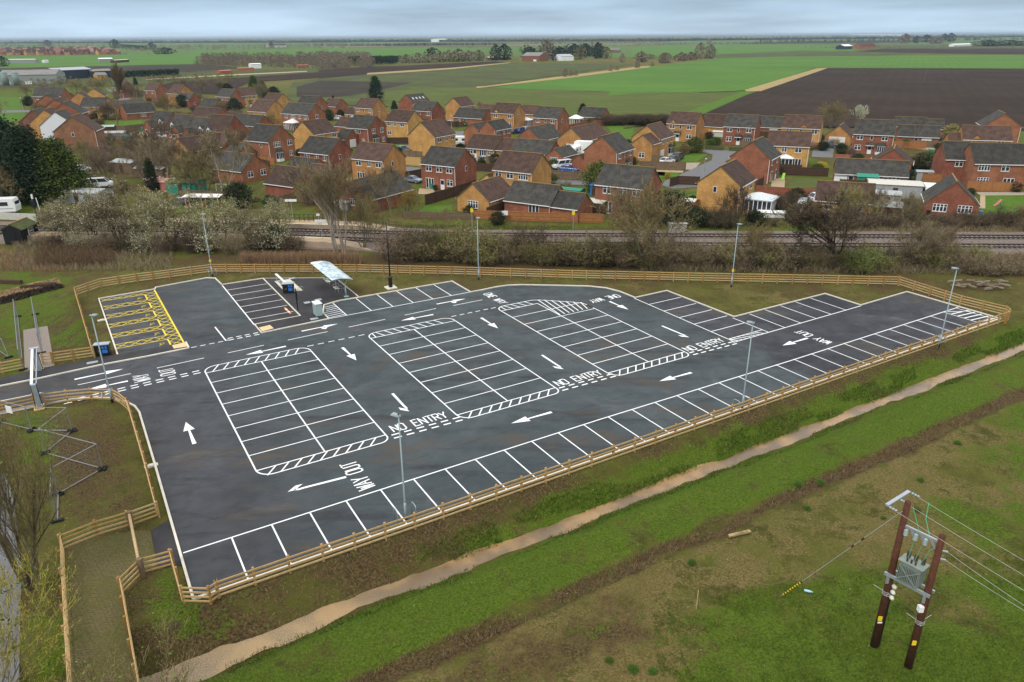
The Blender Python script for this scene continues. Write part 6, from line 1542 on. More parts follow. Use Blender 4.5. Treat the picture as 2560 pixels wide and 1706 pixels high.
# street lamps inside the estate
for v, b, tp, lab in (('Z3', (388, 960), (393, 830), 'estate street lamp at the road bend'), ('Z2', (410, 690), (410, 622), 'estate street lamp by the buff conservatory house'), ('Z2', (900, 725), (895, 628), 'estate street lamp at the street in the middle'), ('Z1', (160, 590), (155, 505), 'estate street lamp by the allotment at far left'), ('L1', (1370, 360), (1366, 270), 'estate street lamp in front of the buff gable')):
    q, h = HT(v, b, tp); h = min(max(h, 4.5), 7); t = thing('estate_lamp', lab, 'street lamp', q, 0, 'estate street lamps')
    mb = MB(); mb.tube([(0, 0, 0), (0, 0, h)], [.08, .05], 7); mb.build('column', M['galv'], t)
    mb = MB(); mb.box((.1, -.2, h+.05), (.28, .6, .12)); mb.build('lamp_head', M['lamplens'], t)
# ------------------------------------------------------------------ vehicles
def carpaint(name, c): 
    m_ = plain(name, c, .3, .5, var=.05); m_.node_tree.nodes['Principled BSDF'].inputs['Coat Weight'].default_value = .6; return m_
PAINT = {'white': carpaint('white_car_paint', (.74, .75, .76)), 'silver': carpaint('silver_car_paint', (.42, .44, .46)), 'black': carpaint('black_car_paint', (.015, .016, .02)), 'dark': carpaint('dark_grey_car_paint', (.05, .055, .065)),
         'blue': carpaint('blue_car_paint', (.02, .08, .30)), 'teal': carpaint('teal_truck_paint', (.02, .30, .32)), 'bluegrey': carpaint('blue_grey_car_paint', (.16, .22, .28))}
PROF = {   # side profiles: lower body outline (x, z), cabin outline
 'hatch': ([(-2.0, .32), (2.0, .32), (2.05, .62), (1.95, .80), (1.0, .95), (-1.75, .98), (-2.02, .88), (-2.06, .6)], [(.98, .94), (.25, 1.46), (-1.2, 1.48), (-1.85, .97)], 1.74),
 'suv': ([(-2.2, .38), (2.2, .38), (2.25, .75), (2.1, 1.0), (1.1, 1.10), (-2.1, 1.12), (-2.24, 1.0), (-2.26, .7)], [(1.05, 1.08), (.35, 1.70), (-1.75, 1.72), (-2.15, 1.1)], 1.86),
 'van': ([(-2.4, .38), (2.45, .38), (2.5, .8), (2.3, 1.15), (1.75, 1.25), (-2.4, 1.25)], [(1.74, 1.23), (1.05, 1.95), (-2.25, 1.98), (-2.4, 1.23)], 1.9),
 'cabrio': ([(-2.0, .30), (2.0, .30), (2.05, .58), (1.9, .78), (.9, .88), (-1.8, .92), (-2.02, .8), (-2.05, .55)], [(.8, .87), (.1, 1.32), (-.9, 1.34), (-1.5, .9)], 1.72)}
PROTO = {}
def car_parts(t, kind, paint):
    lo, cab, w = PROF[kind]
    def extr(mb, prof, wa, wb, zsplit=None):
        zs = [z for x, z in prof]; z0, z1 = min(zs), max(zs); n = len(prof)
        wid = lambda z: (wa+(wb-wa)*(z-z0)/(z1-z0+1e-6))/2
        L = [(x, -wid(z), z) for x, z in prof]; Rr = [(x, wid(z), z) for x, z in prof]
        mb.add(L+Rr, [tuple(range(n)), tuple(range(2*n-1, n-1, -1))]+[(i, n+i, n+(i+1) % n, (i+1) % n) for i in range(n)])
    mb = MB(); extr(mb, lo, w, w*.93); bd = mb.build('body', PAINT[paint], t)
    bv = bd.modifiers.new('soft_edges', 'BEVEL'); bv.width = .07; bv.segments = 2
    mb = MB(); extr(mb, cab, w*.92, w*.74); mb.build('windows', M['glass'], t)
    mb = MB(); zt = max(z for x, z in cab); (xa, za), (xb, zb_) = cab[1], cab[2]
    mb.add([(xa-.02, -w*.37, za-.02), (xa-.02, w*.37, za-.02), (xb+.02, w*.37, zb_-.02), (xb+.02, -w*.37, zb_-.02), (xa-.12, -w*.34, zt+.05), (xa-.12, w*.34, zt+.05), (xb+.12, w*.34, zt+.05), (xb+.12, -w*.34, zt+.05)], [(4, 5, 6, 7), (0, 1, 5, 4), (1, 2, 6, 5), (2, 3, 7, 6), (3, 0, 4, 7)])
    for sgn in (-1, 1):
        for (x0, z0), (x1, z1) in ((cab[0], cab[1]), (cab[3], cab[2]), ((cab[0][0]*.25+cab[3][0]*.75, cab[0][1]), (cab[1][0]*.1+cab[2][0]*.9+.1, zt)), ((cab[0][0]*.55+cab[3][0]*.45, cab[0][1]), (cab[1][0]*.5+cab[2][0]*.5, zt))):
            mb.beam((x0, sgn*w*.462, z0), (x1, sgn*w*.372, z1), .07, .09)
    mb.build('roof', PAINT[paint], t)
    xs = (lo[1][0]-.72, lo[0][0]+.78)
    for x in xs:
        for s in (-1, 1):
            mb = MB(); mb.tube([(x, s*(w/2-.2), .33), (x, s*(w/2+.015), .33)], .33, 14); wh = mb.build('wheel', M['rubber'], t)
            mb = MB(); mb.tube([(x, s*(w/2+.01), .33), (x, s*(w/2+.03), .33)], .21, 12); mb.build('rim', M['galv'], wh)
    for s in (-1, 1):
        mb = MB(); mb.box((lo[1][0]+.0, s*w*.36, lo[2][1]+.05), (.16, .38, .15)); mb.build('headlight', M['lamplens'], t)
        mb = MB(); mb.box((lo[0][0]-.0, s*w*.40, lo[-1][1]+.14), (.12, .22, .22)); mb.build('tail_light', M['redlight'], t)
def car(v, x, y, ang, kind, paint, lab, cat='car'):
    p = G(v, x, y); key = (kind, paint)
    if key not in PROTO:
        t = thing({'van': 'van', 'suv': 'parked_car'}.get(kind, 'parked_car'), lab, cat, p, R(ang), 'cars parked in the estate'); car_parts(t, kind, paint); PROTO[key] = t
    else: dup(PROTO[key], p, R(ang), lab)
car('Z2', 640, 1085, -30, 'cabrio', 'bluegrey', 'blue grey open topped car beside the red house with bins')
car('Z2', 565, 872, 58, 'hatch', 'bluegrey', 'blue grey car farther up the drive beside the big blank gable')
car('Z2', 610, 902, -30, 'hatch', 'dark', 'dark grey car nearer the fence beside the big blank gable')
car('Z2', 235, 832, -30, 'hatch', 'blue', 'blue car in front of the small red garage door')
car('Z2', 137, 657, 0, 'hatch', 'white', 'white car by the dark hedge near the buff porch house')
car('Z2', 900, 690, 10, 'hatch', 'white', 'white car in the street beside the tree lined corner')
car('Z2', 1375, 745, 58, 'suv', 'blue', 'bright blue car in front of the white conservatory at the field edge')
car('Z2', 1330, 750, 58, 'hatch', 'black', 'black car left of the bright blue one')
car('Z2', 1410, 735, 58, 'hatch', 'silver', 'silver car right of the bright blue one')
car('Z2', 1130, 947, -20, 'hatch', 'silver', 'silver car in front of the middle bungalow patio doors')
car('Z2', 1655, 990, -150, 'van', 'white', 'white van parked in front of the long red bungalow', 'van')
car('Z2', 1700, 1012, -20, 'hatch', 'blue', 'small blue car behind the street fence, right of the white van')
car('Z3', 1155, 760, -20, 'suv', 'dark', 'dark car on the drive left of the white double garage')
car('Z3', 232, 830, 58, 'suv', 'black', 'black car nearest the round garden at the road junction')
car('Z3', 200, 845, 58, 'hatch', 'dark', 'dark car between the black and the white one on the junction drive')
car('Z3', 165, 855, 40, 'hatch', 'white', 'white car nearest the buff house garage at the junction')
car('Z3', 1110, 1092, 10, 'suv', 'white', 'white car on the gravel behind the railway bushes')
car('Z3', 1000, 1125, 60, 'suv', 'dark', 'dark car on the gravel behind the railway bushes')
car('Z3', 1820, 905, 60, 'suv', 'white', 'white car on the paved right hand drive')
car('Z3', 1775, 885, 20, 'hatch', 'dark', 'dark car behind the white one on the right hand drive')
car('Z3', 1928, 750, -10, 'hatch', 'bluegrey', 'blue grey car in front of the wide gablet house')
car('Z1', 1115, 782, -10, 'suv', 'white', 'white car in front of the dormer terrace')
car('Z1', 2325, 657, 10, 'hatch', 'white', 'white car at the street right of the white gazebo')
car('Z1', 1265, 1240, 0, 'hatch', 'dark', 'dark car roof showing above the blossom thicket')
car('Z1', 690, 1120, 20, 'van', 'white', 'white van among the junk beside the dark evergreens', 'van')
car('Z1', 560, 1010, 30, 'hatch', 'silver', 'silver car beside the white frames, right of the evergreens')
def boxy(v, x, y, ang, lab, name, cat, L, w, h, wall, clr=.55, win=True, cab_=None):
    p = G(v, x, y); t = thing(name, lab, cat, p, R(ang))
    mb = MB(); b = [(-L/2, clr), (L/2, clr), (L/2+.12, clr+h*.45), (L/2-.2, clr+h*.97), (L/2-.45, clr+h), (-L/2+.45, clr+h), (-L/2+.2, clr+h*.97), (-L/2-.12, clr+h*.45)]
    n = len(b); mb.add([(x_, -w/2, z) for x_, z in b]+[(x_, w/2, z) for x_, z in b], [tuple(range(n)), tuple(range(2*n-1, n-1, -1))]+[(i, n+i, n+(i+1) % n, (i+1) % n) for i in range(n)]); mb.build('body', M[wall], t)
    if win:
        for s in (-1, 1):
            for xx in (-L*.25, L*.2):
                mb = MB(); mb.box((xx, s*(w/2+.01), clr+h*.62), (L*.24, .03, h*.3)); mb.build('window', M['glass'], t)
        mb = MB(); mb.box((L/2+.05, 0, clr+h*.62), (.06, w*.7, h*.3)); mb.build('window', M['glass'], t)
        mb = MB(); mb.box((0, -w/2-.012, clr+h*.25), (L*.9, .02, .12)); mb.build('side_stripe', M['grey'], t)
    for xx in ((-.3, .3) if win else (-L*.3, -L*.18, L*.3)):
        for s in (-1, 1):
            mb = MB(); mb.tube([(xx, s*(w/2-.25), .36), (xx, s*(w/2-.02), .36)], .36, 12); mb.build('wheel', M['rubber'], t)
    if cab_:
        mb = MB(); c_ = [(L/2+.1, .5), (L/2+2.0, .5), (L/2+2.05, 1.4), (L/2+1.75, 2.5), (L/2+.1, 2.6)]; n = len(c_)
        mb.add([(x_, -w/2, z) for x_, z in c_]+[(x_, w/2, z) for x_, z in c_], [tuple(range(n)), tuple(range(2*n-1, n-1, -1))]+[(i, n+i, n+(i+1) % n, (i+1) % n) for i in range(n)]); cb = mb.build('cab', PAINT[cab_], t)
        mb = MB(); mb.poly([(L/2+2.06, -w*.42, 1.45), (L/2+2.06, w*.42, 1.45), (L/2+1.79, w*.42, 2.4), (L/2+1.79, -w*.42, 2.4)]); mb.build('windscreen', M['glass'], cb)
        for s in (-1, 1):
            mb = MB(); mb.tube([(L/2+1.2, s*(w/2-.25), .45), (L/2+1.2, s*(w/2-.02), .45)], .45, 12); mb.build('wheel', M['rubber'], t)
boxy('Z2', 965, 835, -5, 'white caravan below the big blank buff gable', 'caravan', 'caravan', 5.2, 2.2, 2.1, 'white')
boxy('Z3', 1765, 1072, 70, 'white caravan with red trim beside the grey roofed garage house', 'caravan', 'caravan', 5.0, 2.2, 2.1, 'white')
boxy('Z1', 15, 1300, 10, 'white caravan at the left edge beyond the black hut', 'caravan', 'caravan', 5.6, 2.3, 2.2, 'white')
boxy('Z2', 1475, 945, -25, 'lorry with white box body and teal cab beside the long bungalow', 'lorry', 'lorry', 6.0, 2.4, 2.5, 'white', .9, False, 'teal')
boxy('Z2', 1800, 900, -20, 'white box trailer in front of the buff garage building', 'trailer', 'trailer', 4.6, 2.3, 2.9, 'white', .7, False)
boxy('Z2', 1748, 905, 60, 'white camper van tucked beside the box trailer', 'camper_van', 'camper van', 4.8, 2.0, 2.0, 'white', .5, True)
p = G('Z1', 1400, 1262); t = thing('platform_shelter', 'long low white roofed shelter behind the blossom thicket', 'shelter', p, R(-4))
mb = MB(); mb.add([(-3.4, -.9, 2.1), (3.4, -.9, 2.1), (3.4, .9, 2.35), (-3.4, .9, 2.35), (-3.4, -.9, 2.2), (3.4, -.9, 2.2), (3.4, .9, 2.45), (-3.4, .9, 2.45)], [(3, 2, 1, 0), (4, 5, 6, 7), (0, 1, 5, 4), (1, 2, 6, 5), (2, 3, 7, 6), (3, 0, 4, 7)]); mb.build('roof', M['white'], t)
for x in (-3, 0, 3):
    for y in (-.7, .7):
        mb = MB(); mb.box((x, y, 1.07), (.1, .1, 2.14)); mb.build('post', M['orange'], t)
mb = MB(); mb.box((0, .8, 1.1), (6.2, .05, 1.6)); mb.build('back_screen', M['glass'], t)
# bins, slide and small garden things
for i, (x, y, m_, lab) in enumerate((('Z2', (742, 1122), 'redlight', 'dark red wheelie bin at the red house patio door'), ('Z2', (768, 1130), 'tarpgreen', 'green wheelie bin beside the dark red one'), ('Z2', (790, 1140), 'black', 'black wheelie bin at the end of the bin row'), ('Z3', (832, 945), 'tarpgreen', 'green wheelie bin by the blank gable house'), ('Z3', (2082, 1185), 'bluep', 'blue wheelie bin at the corner of the grey roofed garage house'), ('Z3', (1760, 1180), 'black', 'black wheelie bin at the left of the grey roofed garage house'), ('Z1', (975, 730), 'tarpgreen', 'green wheelie bin at the end of the allotment fence'))):
    p = G(x, *y); t = thing('wheelie_bin', lab, 'bin', p, HR, 'wheelie bins')
    mb = MB(); mb.add([(-.24, -.28, .05), (.24, -.28, .05), (.24, .28, .05), (-.24, .28, .05), (-.3, -.36, 1.0), (.3, -.36, 1.0), (.3, .36, 1.0), (-.3, .36, 1.0)], [(3, 2, 1, 0), (4, 5, 6, 7), (0, 1, 5, 4), (1, 2, 6, 5), (2, 3, 7, 6), (3, 0, 4, 7)]); mb.build('body', M[m_], t)
    mb = MB(); mb.box((0, 0, 1.03), (.64, .78, .06)); mb.build('lid', M[m_], t)
p = G('Z3', 2205, 1118); t = thing('garden_slide', 'small orange and blue slide on the bright right hand lawn', 'slide', p, R(20))
mb = MB(); mb.beam((-1.5, 0, .15), (0, 0, 1.2), .5, .05); mb.build('chute', M['tarpred'], t)
mb = MB(); [mb.tube([(0.05, s, 1.2), (.5, s*1.1, 0)], .04, 6) for s in (-.25, .25)]; mb.build('ladder', M['bluep'], t)
p = G('Z3', 878, 955); t = thing('garden_slide', 'bright green slide on the gravel by the worn lawn', 'slide', p, R(60)); mb = MB(); mb.beam((-1.2, 0, .15), (0, 0, 1.4), .5, .05); mb.build('chute', plain('lime_plastic', (.25, .55, .06), .4), t); mb = MB(); [mb.tube([(0.05, s, 1.4), (.5, s*1.1, 0)], .04, 6) for s in (-.25, .25)]; mb.build('ladder', M['tarpgreen'], t)
for v, x, y, lab in (('Z1', 560, 655, 'white glazed frame standing by the red gables'), ('Z1', 640, 990, 'white window frame propped in the junk garden'), ('Z1', 780, 640, 'white garden frame behind the bare tall poplar'), ('Z1', 1520, 1165, 'white goal like frame above the blossom thicket')):
    p = G(v, x, y); t = thing('white_frame', lab, 'frame', p, R(-10)); mb = MB(); w, h = 2.2, 1.9  # free-standing white frame in a garden, not a goal
    for xx in (-w/2, 0, w/2): mb.box((xx, 0, h/2), (.12, .1, h))
    mb.box((0, 0, h+.06), (w+.12, .1, .12)); mb.build('frame', M['white'], t)

rj = random.Random(12)
for i in range(16):
    v_, x, y = rj.choice((('Z1', (560, 800), (1030, 1150)), ('Z1', (660, 860), (770, 800)), ('Z1', (960, 1100), (1060, 1120)), ('Z3', (1180, 1420), (1010, 1060)), ('Z2', (1760, 1840), (1290, 1310))))
    p = G(v_, rj.uniform(*x), rj.uniform(*y)); m_ = rj.choice(('corrlight', 'woodold', 'grey', 'wooddark', 'white', 'bluep')); w, d, h = rj.uniform(.7, 2.2), rj.uniform(.6, 1.4), rj.uniform(.4, 1.1)
    t = thing('storage_box', 'small box or covered heap among the garden clutter of the estate', 'box', p, rj.uniform(0, 3), 'garden clutter')
    mb = MB(); mb.box((0, 0, h/2), (w, d, h)); mb.build('body', M[m_], t)
    mb = MB(); mb.add([(-w*.54, -d*.55, h), (w*.54, -d*.55, h), (w*.54, d*.55, h+.12), (-w*.54, d*.55, h+.12), (-w*.54, -d*.55, h+.06), (w*.54, -d*.55, h+.06), (w*.54, d*.55, h+.18), (-w*.54, d*.55, h+.18)], [(3, 2, 1, 0), (4, 5, 6, 7), (0, 1, 5, 4), (1, 2, 6, 5), (2, 3, 7, 6), (3, 0, 4, 7)]); mb.build('lid', M[rj.choice(('grey', 'corrlight', 'wooddark'))], t)

# ------------------------------------------------------------------ trees
def leafmat(name, c, var=.35, rough=.8, trans=0.0):
    g = NT(name); oi = g.n('ShaderNodeObjectInfo'); v = g.map(); n = g.noise(v, .9, 4)
    at = g.n('ShaderNodeNewGeometry')
    col = g.mix(g.rng(g.math('ADD', g.math('MULTIPLY', n, .5), g.math('MULTIPLY', at.outputs['Random Per Island'], .5)), .3, .7), dk(c, 1-var), dk(c, 1+var))
    hs = g.n('ShaderNodeHueSaturation'); g.L(g.rng(oi.outputs['Random'], 0, 1, .82, 1.18), hs.inputs['Value']); g.L(g.rng(oi.outputs['Random'], 0, 1, .485, .515), hs.inputs['Hue']); g.L(col, hs.inputs['Color'])
    return g.done(hs.outputs[0], rough, .15)
M['bark'] = leafmat('grey_bark', (.125, .105, .065), .3)
M['barkpale'] = leafmat('pale_bark', (.28, .24, .19), .25)
M['barkdark'] = leafmat('dark_bark', (.035, .028, .020), .3)
M['twigbrown'] = leafmat('brown_twigs', (.185, .140, .085))
M['twigdark'] = leafmat('dark_twigs', (.095, .072, .044))
M['twigolive'] = leafmat('olive_twigs', (.215, .175, .075))
M['twiggreen'] = leafmat('budding_twigs', (.18, .19, .055))
M['twigyellow'] = leafmat('yellow_twigs', (.27, .215, .05))
M['twigpink'] = leafmat('pinkish_twigs', (.19, .125, .115))
M['blossom'] = leafmat('pale_blossom', (.44, .44, .31), .3)
M['bud'] = leafmat('green_buds', (.11, .16, .025))
M['evergreen'] = leafmat('dark_evergreen', (.020, .042, .018), .45)
M['evergreen2'] = leafmat('olive_evergreen', (.060, .085, .014), .5)
M['ivy'] = leafmat('ivy_green', (.022, .036, .014), .4)
M['shrubgreen'] = leafmat('bright_shrub', (.085, .12, .025), .35)
M['forsythia'] = leafmat('yellow_shrub', (.38, .27, .03), .3)
M['reed'] = leafmat('tan_reeds', (.34, .235, .125), .3)
M['reeddark'] = leafmat('brown_reeds', (.15, .10, .055), .35)
M['tuftgreen'] = leafmat('rank_grass', (.055, .105, .012), .4)
def ribbon(mb, a, b, w0, w1, rnd):
    d = b-a; s = d.cross(Vector((rnd.uniform(-1, 1), rnd.uniform(-1, 1), rnd.uniform(-1, 1))))
    if s.length < 1e-5: s = Vector((1, 0, 0))
    s.normalize()
    n = len(mb.v); mb.v += [tuple(a-s*w0), tuple(a+s*w0), tuple(b+s*w1), tuple(b-s*w1)]; mb.f.append((n, n+1, n+2, n+3))
def flake(mb, p, r, rnd):
    u = Vector((rnd.gauss(0, 1), rnd.gauss(0, 1), rnd.gauss(0, 1))).normalized(); w = u.cross(Vector((rnd.gauss(0, 1), rnd.gauss(0, 1), rnd.gauss(0, 1))))
    if w.length < 1e-4: return
    w.normalize(); n = len(mb.v); mb.v += [tuple(p-u*r), tuple(p+w*r*.8), tuple(p+u*r), tuple(p-w*r*.8)]; mb.f.append((n, n+1, n+2, n+3))
def rdir(d, ang, rnd):
    x = d.cross(Vector((0, 0, 1)));  x = x.normalized() if x.length > 1e-3 else Vector((1, 0, 0)); y = d.cross(x); t = rnd.uniform(0, 6.283)
    return (d*math.cos(ang)+(x*math.cos(t)+y*math.sin(t))*math.sin(ang)).normalized()
def bare_tree(seed, H, spread=.55, stems=1, up=.35, dens=1.0, trunk_r=None, leaf=0.0, low=.22, tw=.022, fastig=False):
    """one leafless tree of unit orientation: trunk with limbs, and the twig crown (plus buds or blossom)"""
    rnd = random.Random(seed); T = MB(); C = MB(); Lf = MB(); tr = trunk_r or H*.022
    def grow(p, d, L, r, lv):
        n = 4 if lv < 2 else 3; pts = [p]; q = p; dd = d
        for i in range(n):
            dd = (dd+Vector((rnd.gauss(0, .13), rnd.gauss(0, .13), rnd.gauss(0, .09)+up*.18*(1 if lv else .2)))).normalized(); q = q+dd*(L/n); pts.append(q)
        if lv < 3:
            T.tube(pts, [r*(1-.62*i/n) for i in range(n+1)], 6 if lv == 0 else (4 if lv == 1 else 3), False)
        else:
            for a, b in zip(pts[:-1], pts[1:]): ribbon(C, a, b, max(r, tw), max(r*.7, tw*.8), rnd)
        if lv >= 5 or L < .3:
            if leaf:
                for k in range(1 if rnd.random() < leaf else 0): flake(Lf, pts[-1]+Vector((rnd.gauss(0, .1), rnd.gauss(0, .1), rnd.gauss(0, .1))), rnd.uniform(.05, .11), rnd)
            return
        kids = int((5, 6, 5, 4, 3)[lv]*dens*(1 if lv else 1.5)+rnd.random())
        for k in range(kids):
            f = rnd.uniform(low if lv == 0 else .25, 1.0)
            i = min(n-1, int(f*n)); pp = pts[i]+(pts[i+1]-pts[i])*(f*n-i)
            a = rnd.uniform(.35, .95)*(1.0 if not fastig else .45)*(spread/.55)
            ldir = rdir((pts[i+1]-pts[i]).normalized(), a, rnd); ldir = (ldir+Vector((0, 0, up*(.5 if lv else .3)))).normalized()
            ll = L*rnd.uniform(.42, .68)*(1.15-.45*f if lv == 0 else 1)
            grow(pp, ldir, ll, max(.012, r*(1-.6*f)*.55), lv+1)
        if lv > 0: grow(pts[-1], dd, L*.5, r*.4, lv+1)
    for s in range(stems):
        if stems == 1: d = Vector((rnd.gauss(0, .04), rnd.gauss(0, .04), 1)).normalized(); b = Vector((0, 0, -.1))
        else: a = 6.283*s/stems+rnd.uniform(-.4, .4); o = rnd.uniform(.12, .42)*spread/.55; d = Vector((math.cos(a)*o, math.sin(a)*o, 1)).normalized(); b = Vector((math.cos(a)*.2, math.sin(a)*.2, -.1))
        grow(b, d, H*rnd.uniform(.62, .74), tr*(1 if stems == 1 else .72), 0)
    return T, C, Lf
def bush_mesh(seed, H, Rr, n, tw=.018, leaf=0.0, low=0.0):
    """thicket: many stems from the ground, each breaking into twigs"""
    rnd = random.Random(seed); T = MB(); C = MB(); Lf = MB()
    for s in range(int(n)):
        a = rnd.uniform(0, 6.283); rr_ = Rr*math.sqrt(rnd.random())*.75; b = Vector((rr_*math.cos(a), rr_*math.sin(a), -.05))
        h = H*(1-.35*(rr_/Rr)**2)*rnd.uniform(.55, 1.0); d = Vector((math.cos(a)*.35*rr_/Rr+rnd.gauss(0, .16), math.sin(a)*.35*rr_/Rr+rnd.gauss(0, .16), 1)).normalized()
        pts = [b]; q = b
        for i in range(4): d = (d+Vector((rnd.gauss(0, .14), rnd.gauss(0, .14), 0))).normalized(); q = q+d*(h/4); pts.append(q)
        T.tube(pts, [.035, .028, .02, .014, .01], 3, False)
        for k in range(16):
            f = rnd.uniform(.12, 1); i = min(3, int(f*4)); p = pts[i].lerp(pts[i+1], f*4-i); L = rnd.uniform(.4, 1.15)*(H/4)**.5
            e = rdir(d, rnd.uniform(.4, 1.25), rnd); m_ = p+e*L*.5; e2 = (e+Vector((rnd.gauss(0, .3), rnd.gauss(0, .3), .25))).normalized(); z = m_+e2*L*.5
            ribbon(C, p, m_, tw, tw*.8, rnd); ribbon(C, m_, z, tw*.8, tw*.5, rnd)
            for j in range(3):
                p2 = p.lerp(z, rnd.uniform(.3, 1)); e3 = rdir(e, rnd.uniform(.5, 1.2), rnd); z2 = p2+e3*L*rnd.uniform(.25, .5); ribbon(C, p2, z2, tw*.7, tw*.4, rnd)
                if leaf and rnd.random() < leaf: flake(Lf, z2, rnd.uniform(.05, .10), rnd); flake(Lf, p2.lerp(z2, .5), rnd.uniform(.05, .10), rnd)
    return T, C, Lf
def leafy_mesh(seed, H, Rr, n, shape='cone', leafr=.22, base=.08):
    """evergreen: trunk plus leaf sprays scattered through clumps in the crown"""
    rnd = random.Random(seed); T = MB(); C = MB(); T.tube([(0, 0, -.1), (rnd.gauss(0, .02)*H, 0, H*.5), (0, 0, H*.92)], [H*.025, H*.016, .02], 7, False)
    cl = []
    for i in range(int(n/28)):
        f = rnd.random(); z = H*(base+(1-base)*f); 
        R_ = {'cone': (1-f)**.75*(.55+.45*min(1, f*6+.3)), 'col': (min(1, f*5+.4))*(1-f**3.5), 'round': math.sqrt(max(.02, 1-(2*f-.95)**2))}[shape]*Rr
        a = rnd.uniform(0, 6.283); r_ = R_*rnd.uniform(.55, 1.02)
        cl.append((Vector((r_*math.cos(a), r_*math.sin(a), z)), rnd.uniform(.5, 1.0)*Rr*.22+.25, a))
        if i % 3 == 0: T.tube([(0, 0, z*.92), cl[-1][0]], [.05, .02], 3, False)
    for c_, r_, a in cl:
        for k in range(28):
            p = c_+Vector((rnd.gauss(0, r_*.6), rnd.gauss(0, r_*.6), rnd.gauss(0, r_*.42))); flake(C, p, leafr*rnd.uniform(.6, 1.3), rnd)
    return T, C, None
TREEP = {}
def proto_tree(key, meshes, tm, cm, lm=None, leafname='leaves'):
    """meshes are made once and shared by every tree of the kind"""
    T, C, Lf = meshes
    def mk(mb, nm, mat):
        me_ = bpy.data.meshes.new(nm); me_.from_pydata(mb.v, [], mb.f); me_.materials.append(M[mat]); me_.update(); return me_
    TREEP[key] = [('trunk', mk(T, 'trunk', tm)), ('crown', mk(C, 'crown', cm))] + ([(leafname, mk(Lf, leafname, lm))] if Lf and Lf.f else [])
def tree(key, p, s, lab, cat='tree', name='bare_tree', rz=None, group=None, tilt=0.0, wide=1.0, mats=None):
    i = len(bpy.data.objects); rz = (i*2.399) % 6.283 if rz is None else rz
    t = thing(name, lab, cat, p, rz, group); t.scale = (s*wide, s*wide, s); t.rotation_euler.x = tilt
    for j, (nm, me_) in enumerate(TREEP[key]):
        if mats and mats[j]:
            k2 = (key, j, mats[j])
            if k2 not in TREEP: c_ = me_.copy(); c_.materials[0] = M[mats[j]]; TREEP[k2] = c_
            me_ = TREEP[k2]
        o = bpy.data.objects.new(nm, me_); COL.objects.link(o); o.parent = t
    return t
# unit prototypes are 10 m tall trees and 4 m bushes
proto_tree('bareA', bare_tree(3, 10, .55, 1, .35, 1.0), 'bark', 'twigbrown')
proto_tree('bareB', bare_tree(8, 10, .62, 1, .25, 1.05), 'bark', 'twigbrown')
proto_tree('multi', bare_tree(12, 10, .6, 4, .4, .72), 'bark', 'twigolive')
proto_tree('willow', bare_tree(21, 10, .5, 5, .45, .66, None, .10, tw=.008), 'bark', 'twigolive', 'bud', 'leaves')
proto_tree('birch', bare_tree(31, 10, .42, 2, .45, .72, .12), 'barkpale', 'twigbrown')
proto_tree('tallbare', bare_tree(44, 10, .46, 3, .55, .66), 'bark', 'twigbrown')
proto_tree('poplar', bare_tree(51, 10, .30, 1, .6, 1.15, .15, 0, .02, .02, True), 'bark', 'twigbrown')
proto_tree('blossomtree', bare_tree(61, 10, .62, 4, .2, .82, None, .5, .2), 'barkdark', 'twigolive', 'blossom', 'blossom')
proto_tree('bushA', bush_mesh(2, 4, 2.6, 60), 'twigdark', 'twigbrown')
proto_tree('bushB', bush_mesh(5, 4, 2.4, 55, .018, .18), 'twigdark', 'twigolive', 'bud', 'leaves')
proto_tree('bushC', bush_mesh(7, 4, 2.2, 64), 'barkdark', 'twigdark')
proto_tree('bushW', bush_mesh(9, 4, 2.5, 50, .016, .45), 'barkdark', 'twigolive', 'blossom', 'blossom')
proto_tree('bramble', bush_mesh(11, 2, 2.4, 60, .02), 'twigdark', 'twigbrown')
proto_tree('cone', leafy_mesh(3, 10, 3.6, 20000, 'cone', .125), 'barkdark', 'evergreen')
proto_tree('col', leafy_mesh(5, 10, 1.7, 9000, 'col', .12), 'barkdark', 'evergreen')
proto_tree('round', leafy_mesh(7, 4, 2.4, 4200, 'round', .11, .04), 'barkdark', 'shrubgreen')
proto_tree('roundB', leafy_mesh(9, 10, 5.0, 7000, 'round', .24, .1), 'barkdark', 'evergreen')
def T2(key, v, b, tp, lab, name='bare_tree', cat='tree', unit=10.0, wide=1.0, mats=None, group=None, tilt=0, lim=(1.2, 26)):
    p, h = HT(v, b, tp); h = min(max(h, lim[0]), lim[1])
    return tree(key, p, h/unit, lab, cat, name, None, group, tilt, wide, mats)
def B2(key, v, b, tp, lab, name='shrub', cat='shrub', wide=1.0, mats=None, group=None): return T2(key, v, b, tp, lab, name, cat, 4.0, wide, mats, group, 0, (.8, 9))
# --- dark evergreens at the left
T2('cone', 'Z1', (90, 1190), (95, 660), 'large dark evergreen at the left edge, left of three grown together', 'evergreen_tree', wide=1.35)
T2('cone', 'Z1', (255, 1215), (270, 720), 'dark evergreen in the middle of the three grown together at the left', 'evergreen_tree', wide=1.3)
T2('cone', 'Z1', (440, 1205), (415, 800), 'lower olive green evergreen on the right of the three grown together', 'evergreen_tree', wide=1.5, mats=(None, 'evergreen2'))
T2('cone', 'Z1', (-90, 1190), (-60, 720), 'dark evergreen cut by the left edge of the picture', 'evergreen_tree', wide=1.4)
T2('col', 'Z1', (1050, 1150), (955, 925), 'narrow dark ivy clad tree leaning left by the corrugated sheds', 'ivy_clad_tree', tilt=0.0, mats=(None, 'ivy'))
B2('round', 'Z1', (1640, 1260), (1620, 1095), 'dark green bush at the left end of the platform railing', mats=(None, 'ivy'))
B2('round', 'Z1', (1850, 1270), (1830, 1180), 'small dark green bush above the platform', mats=(None, 'evergreen'))
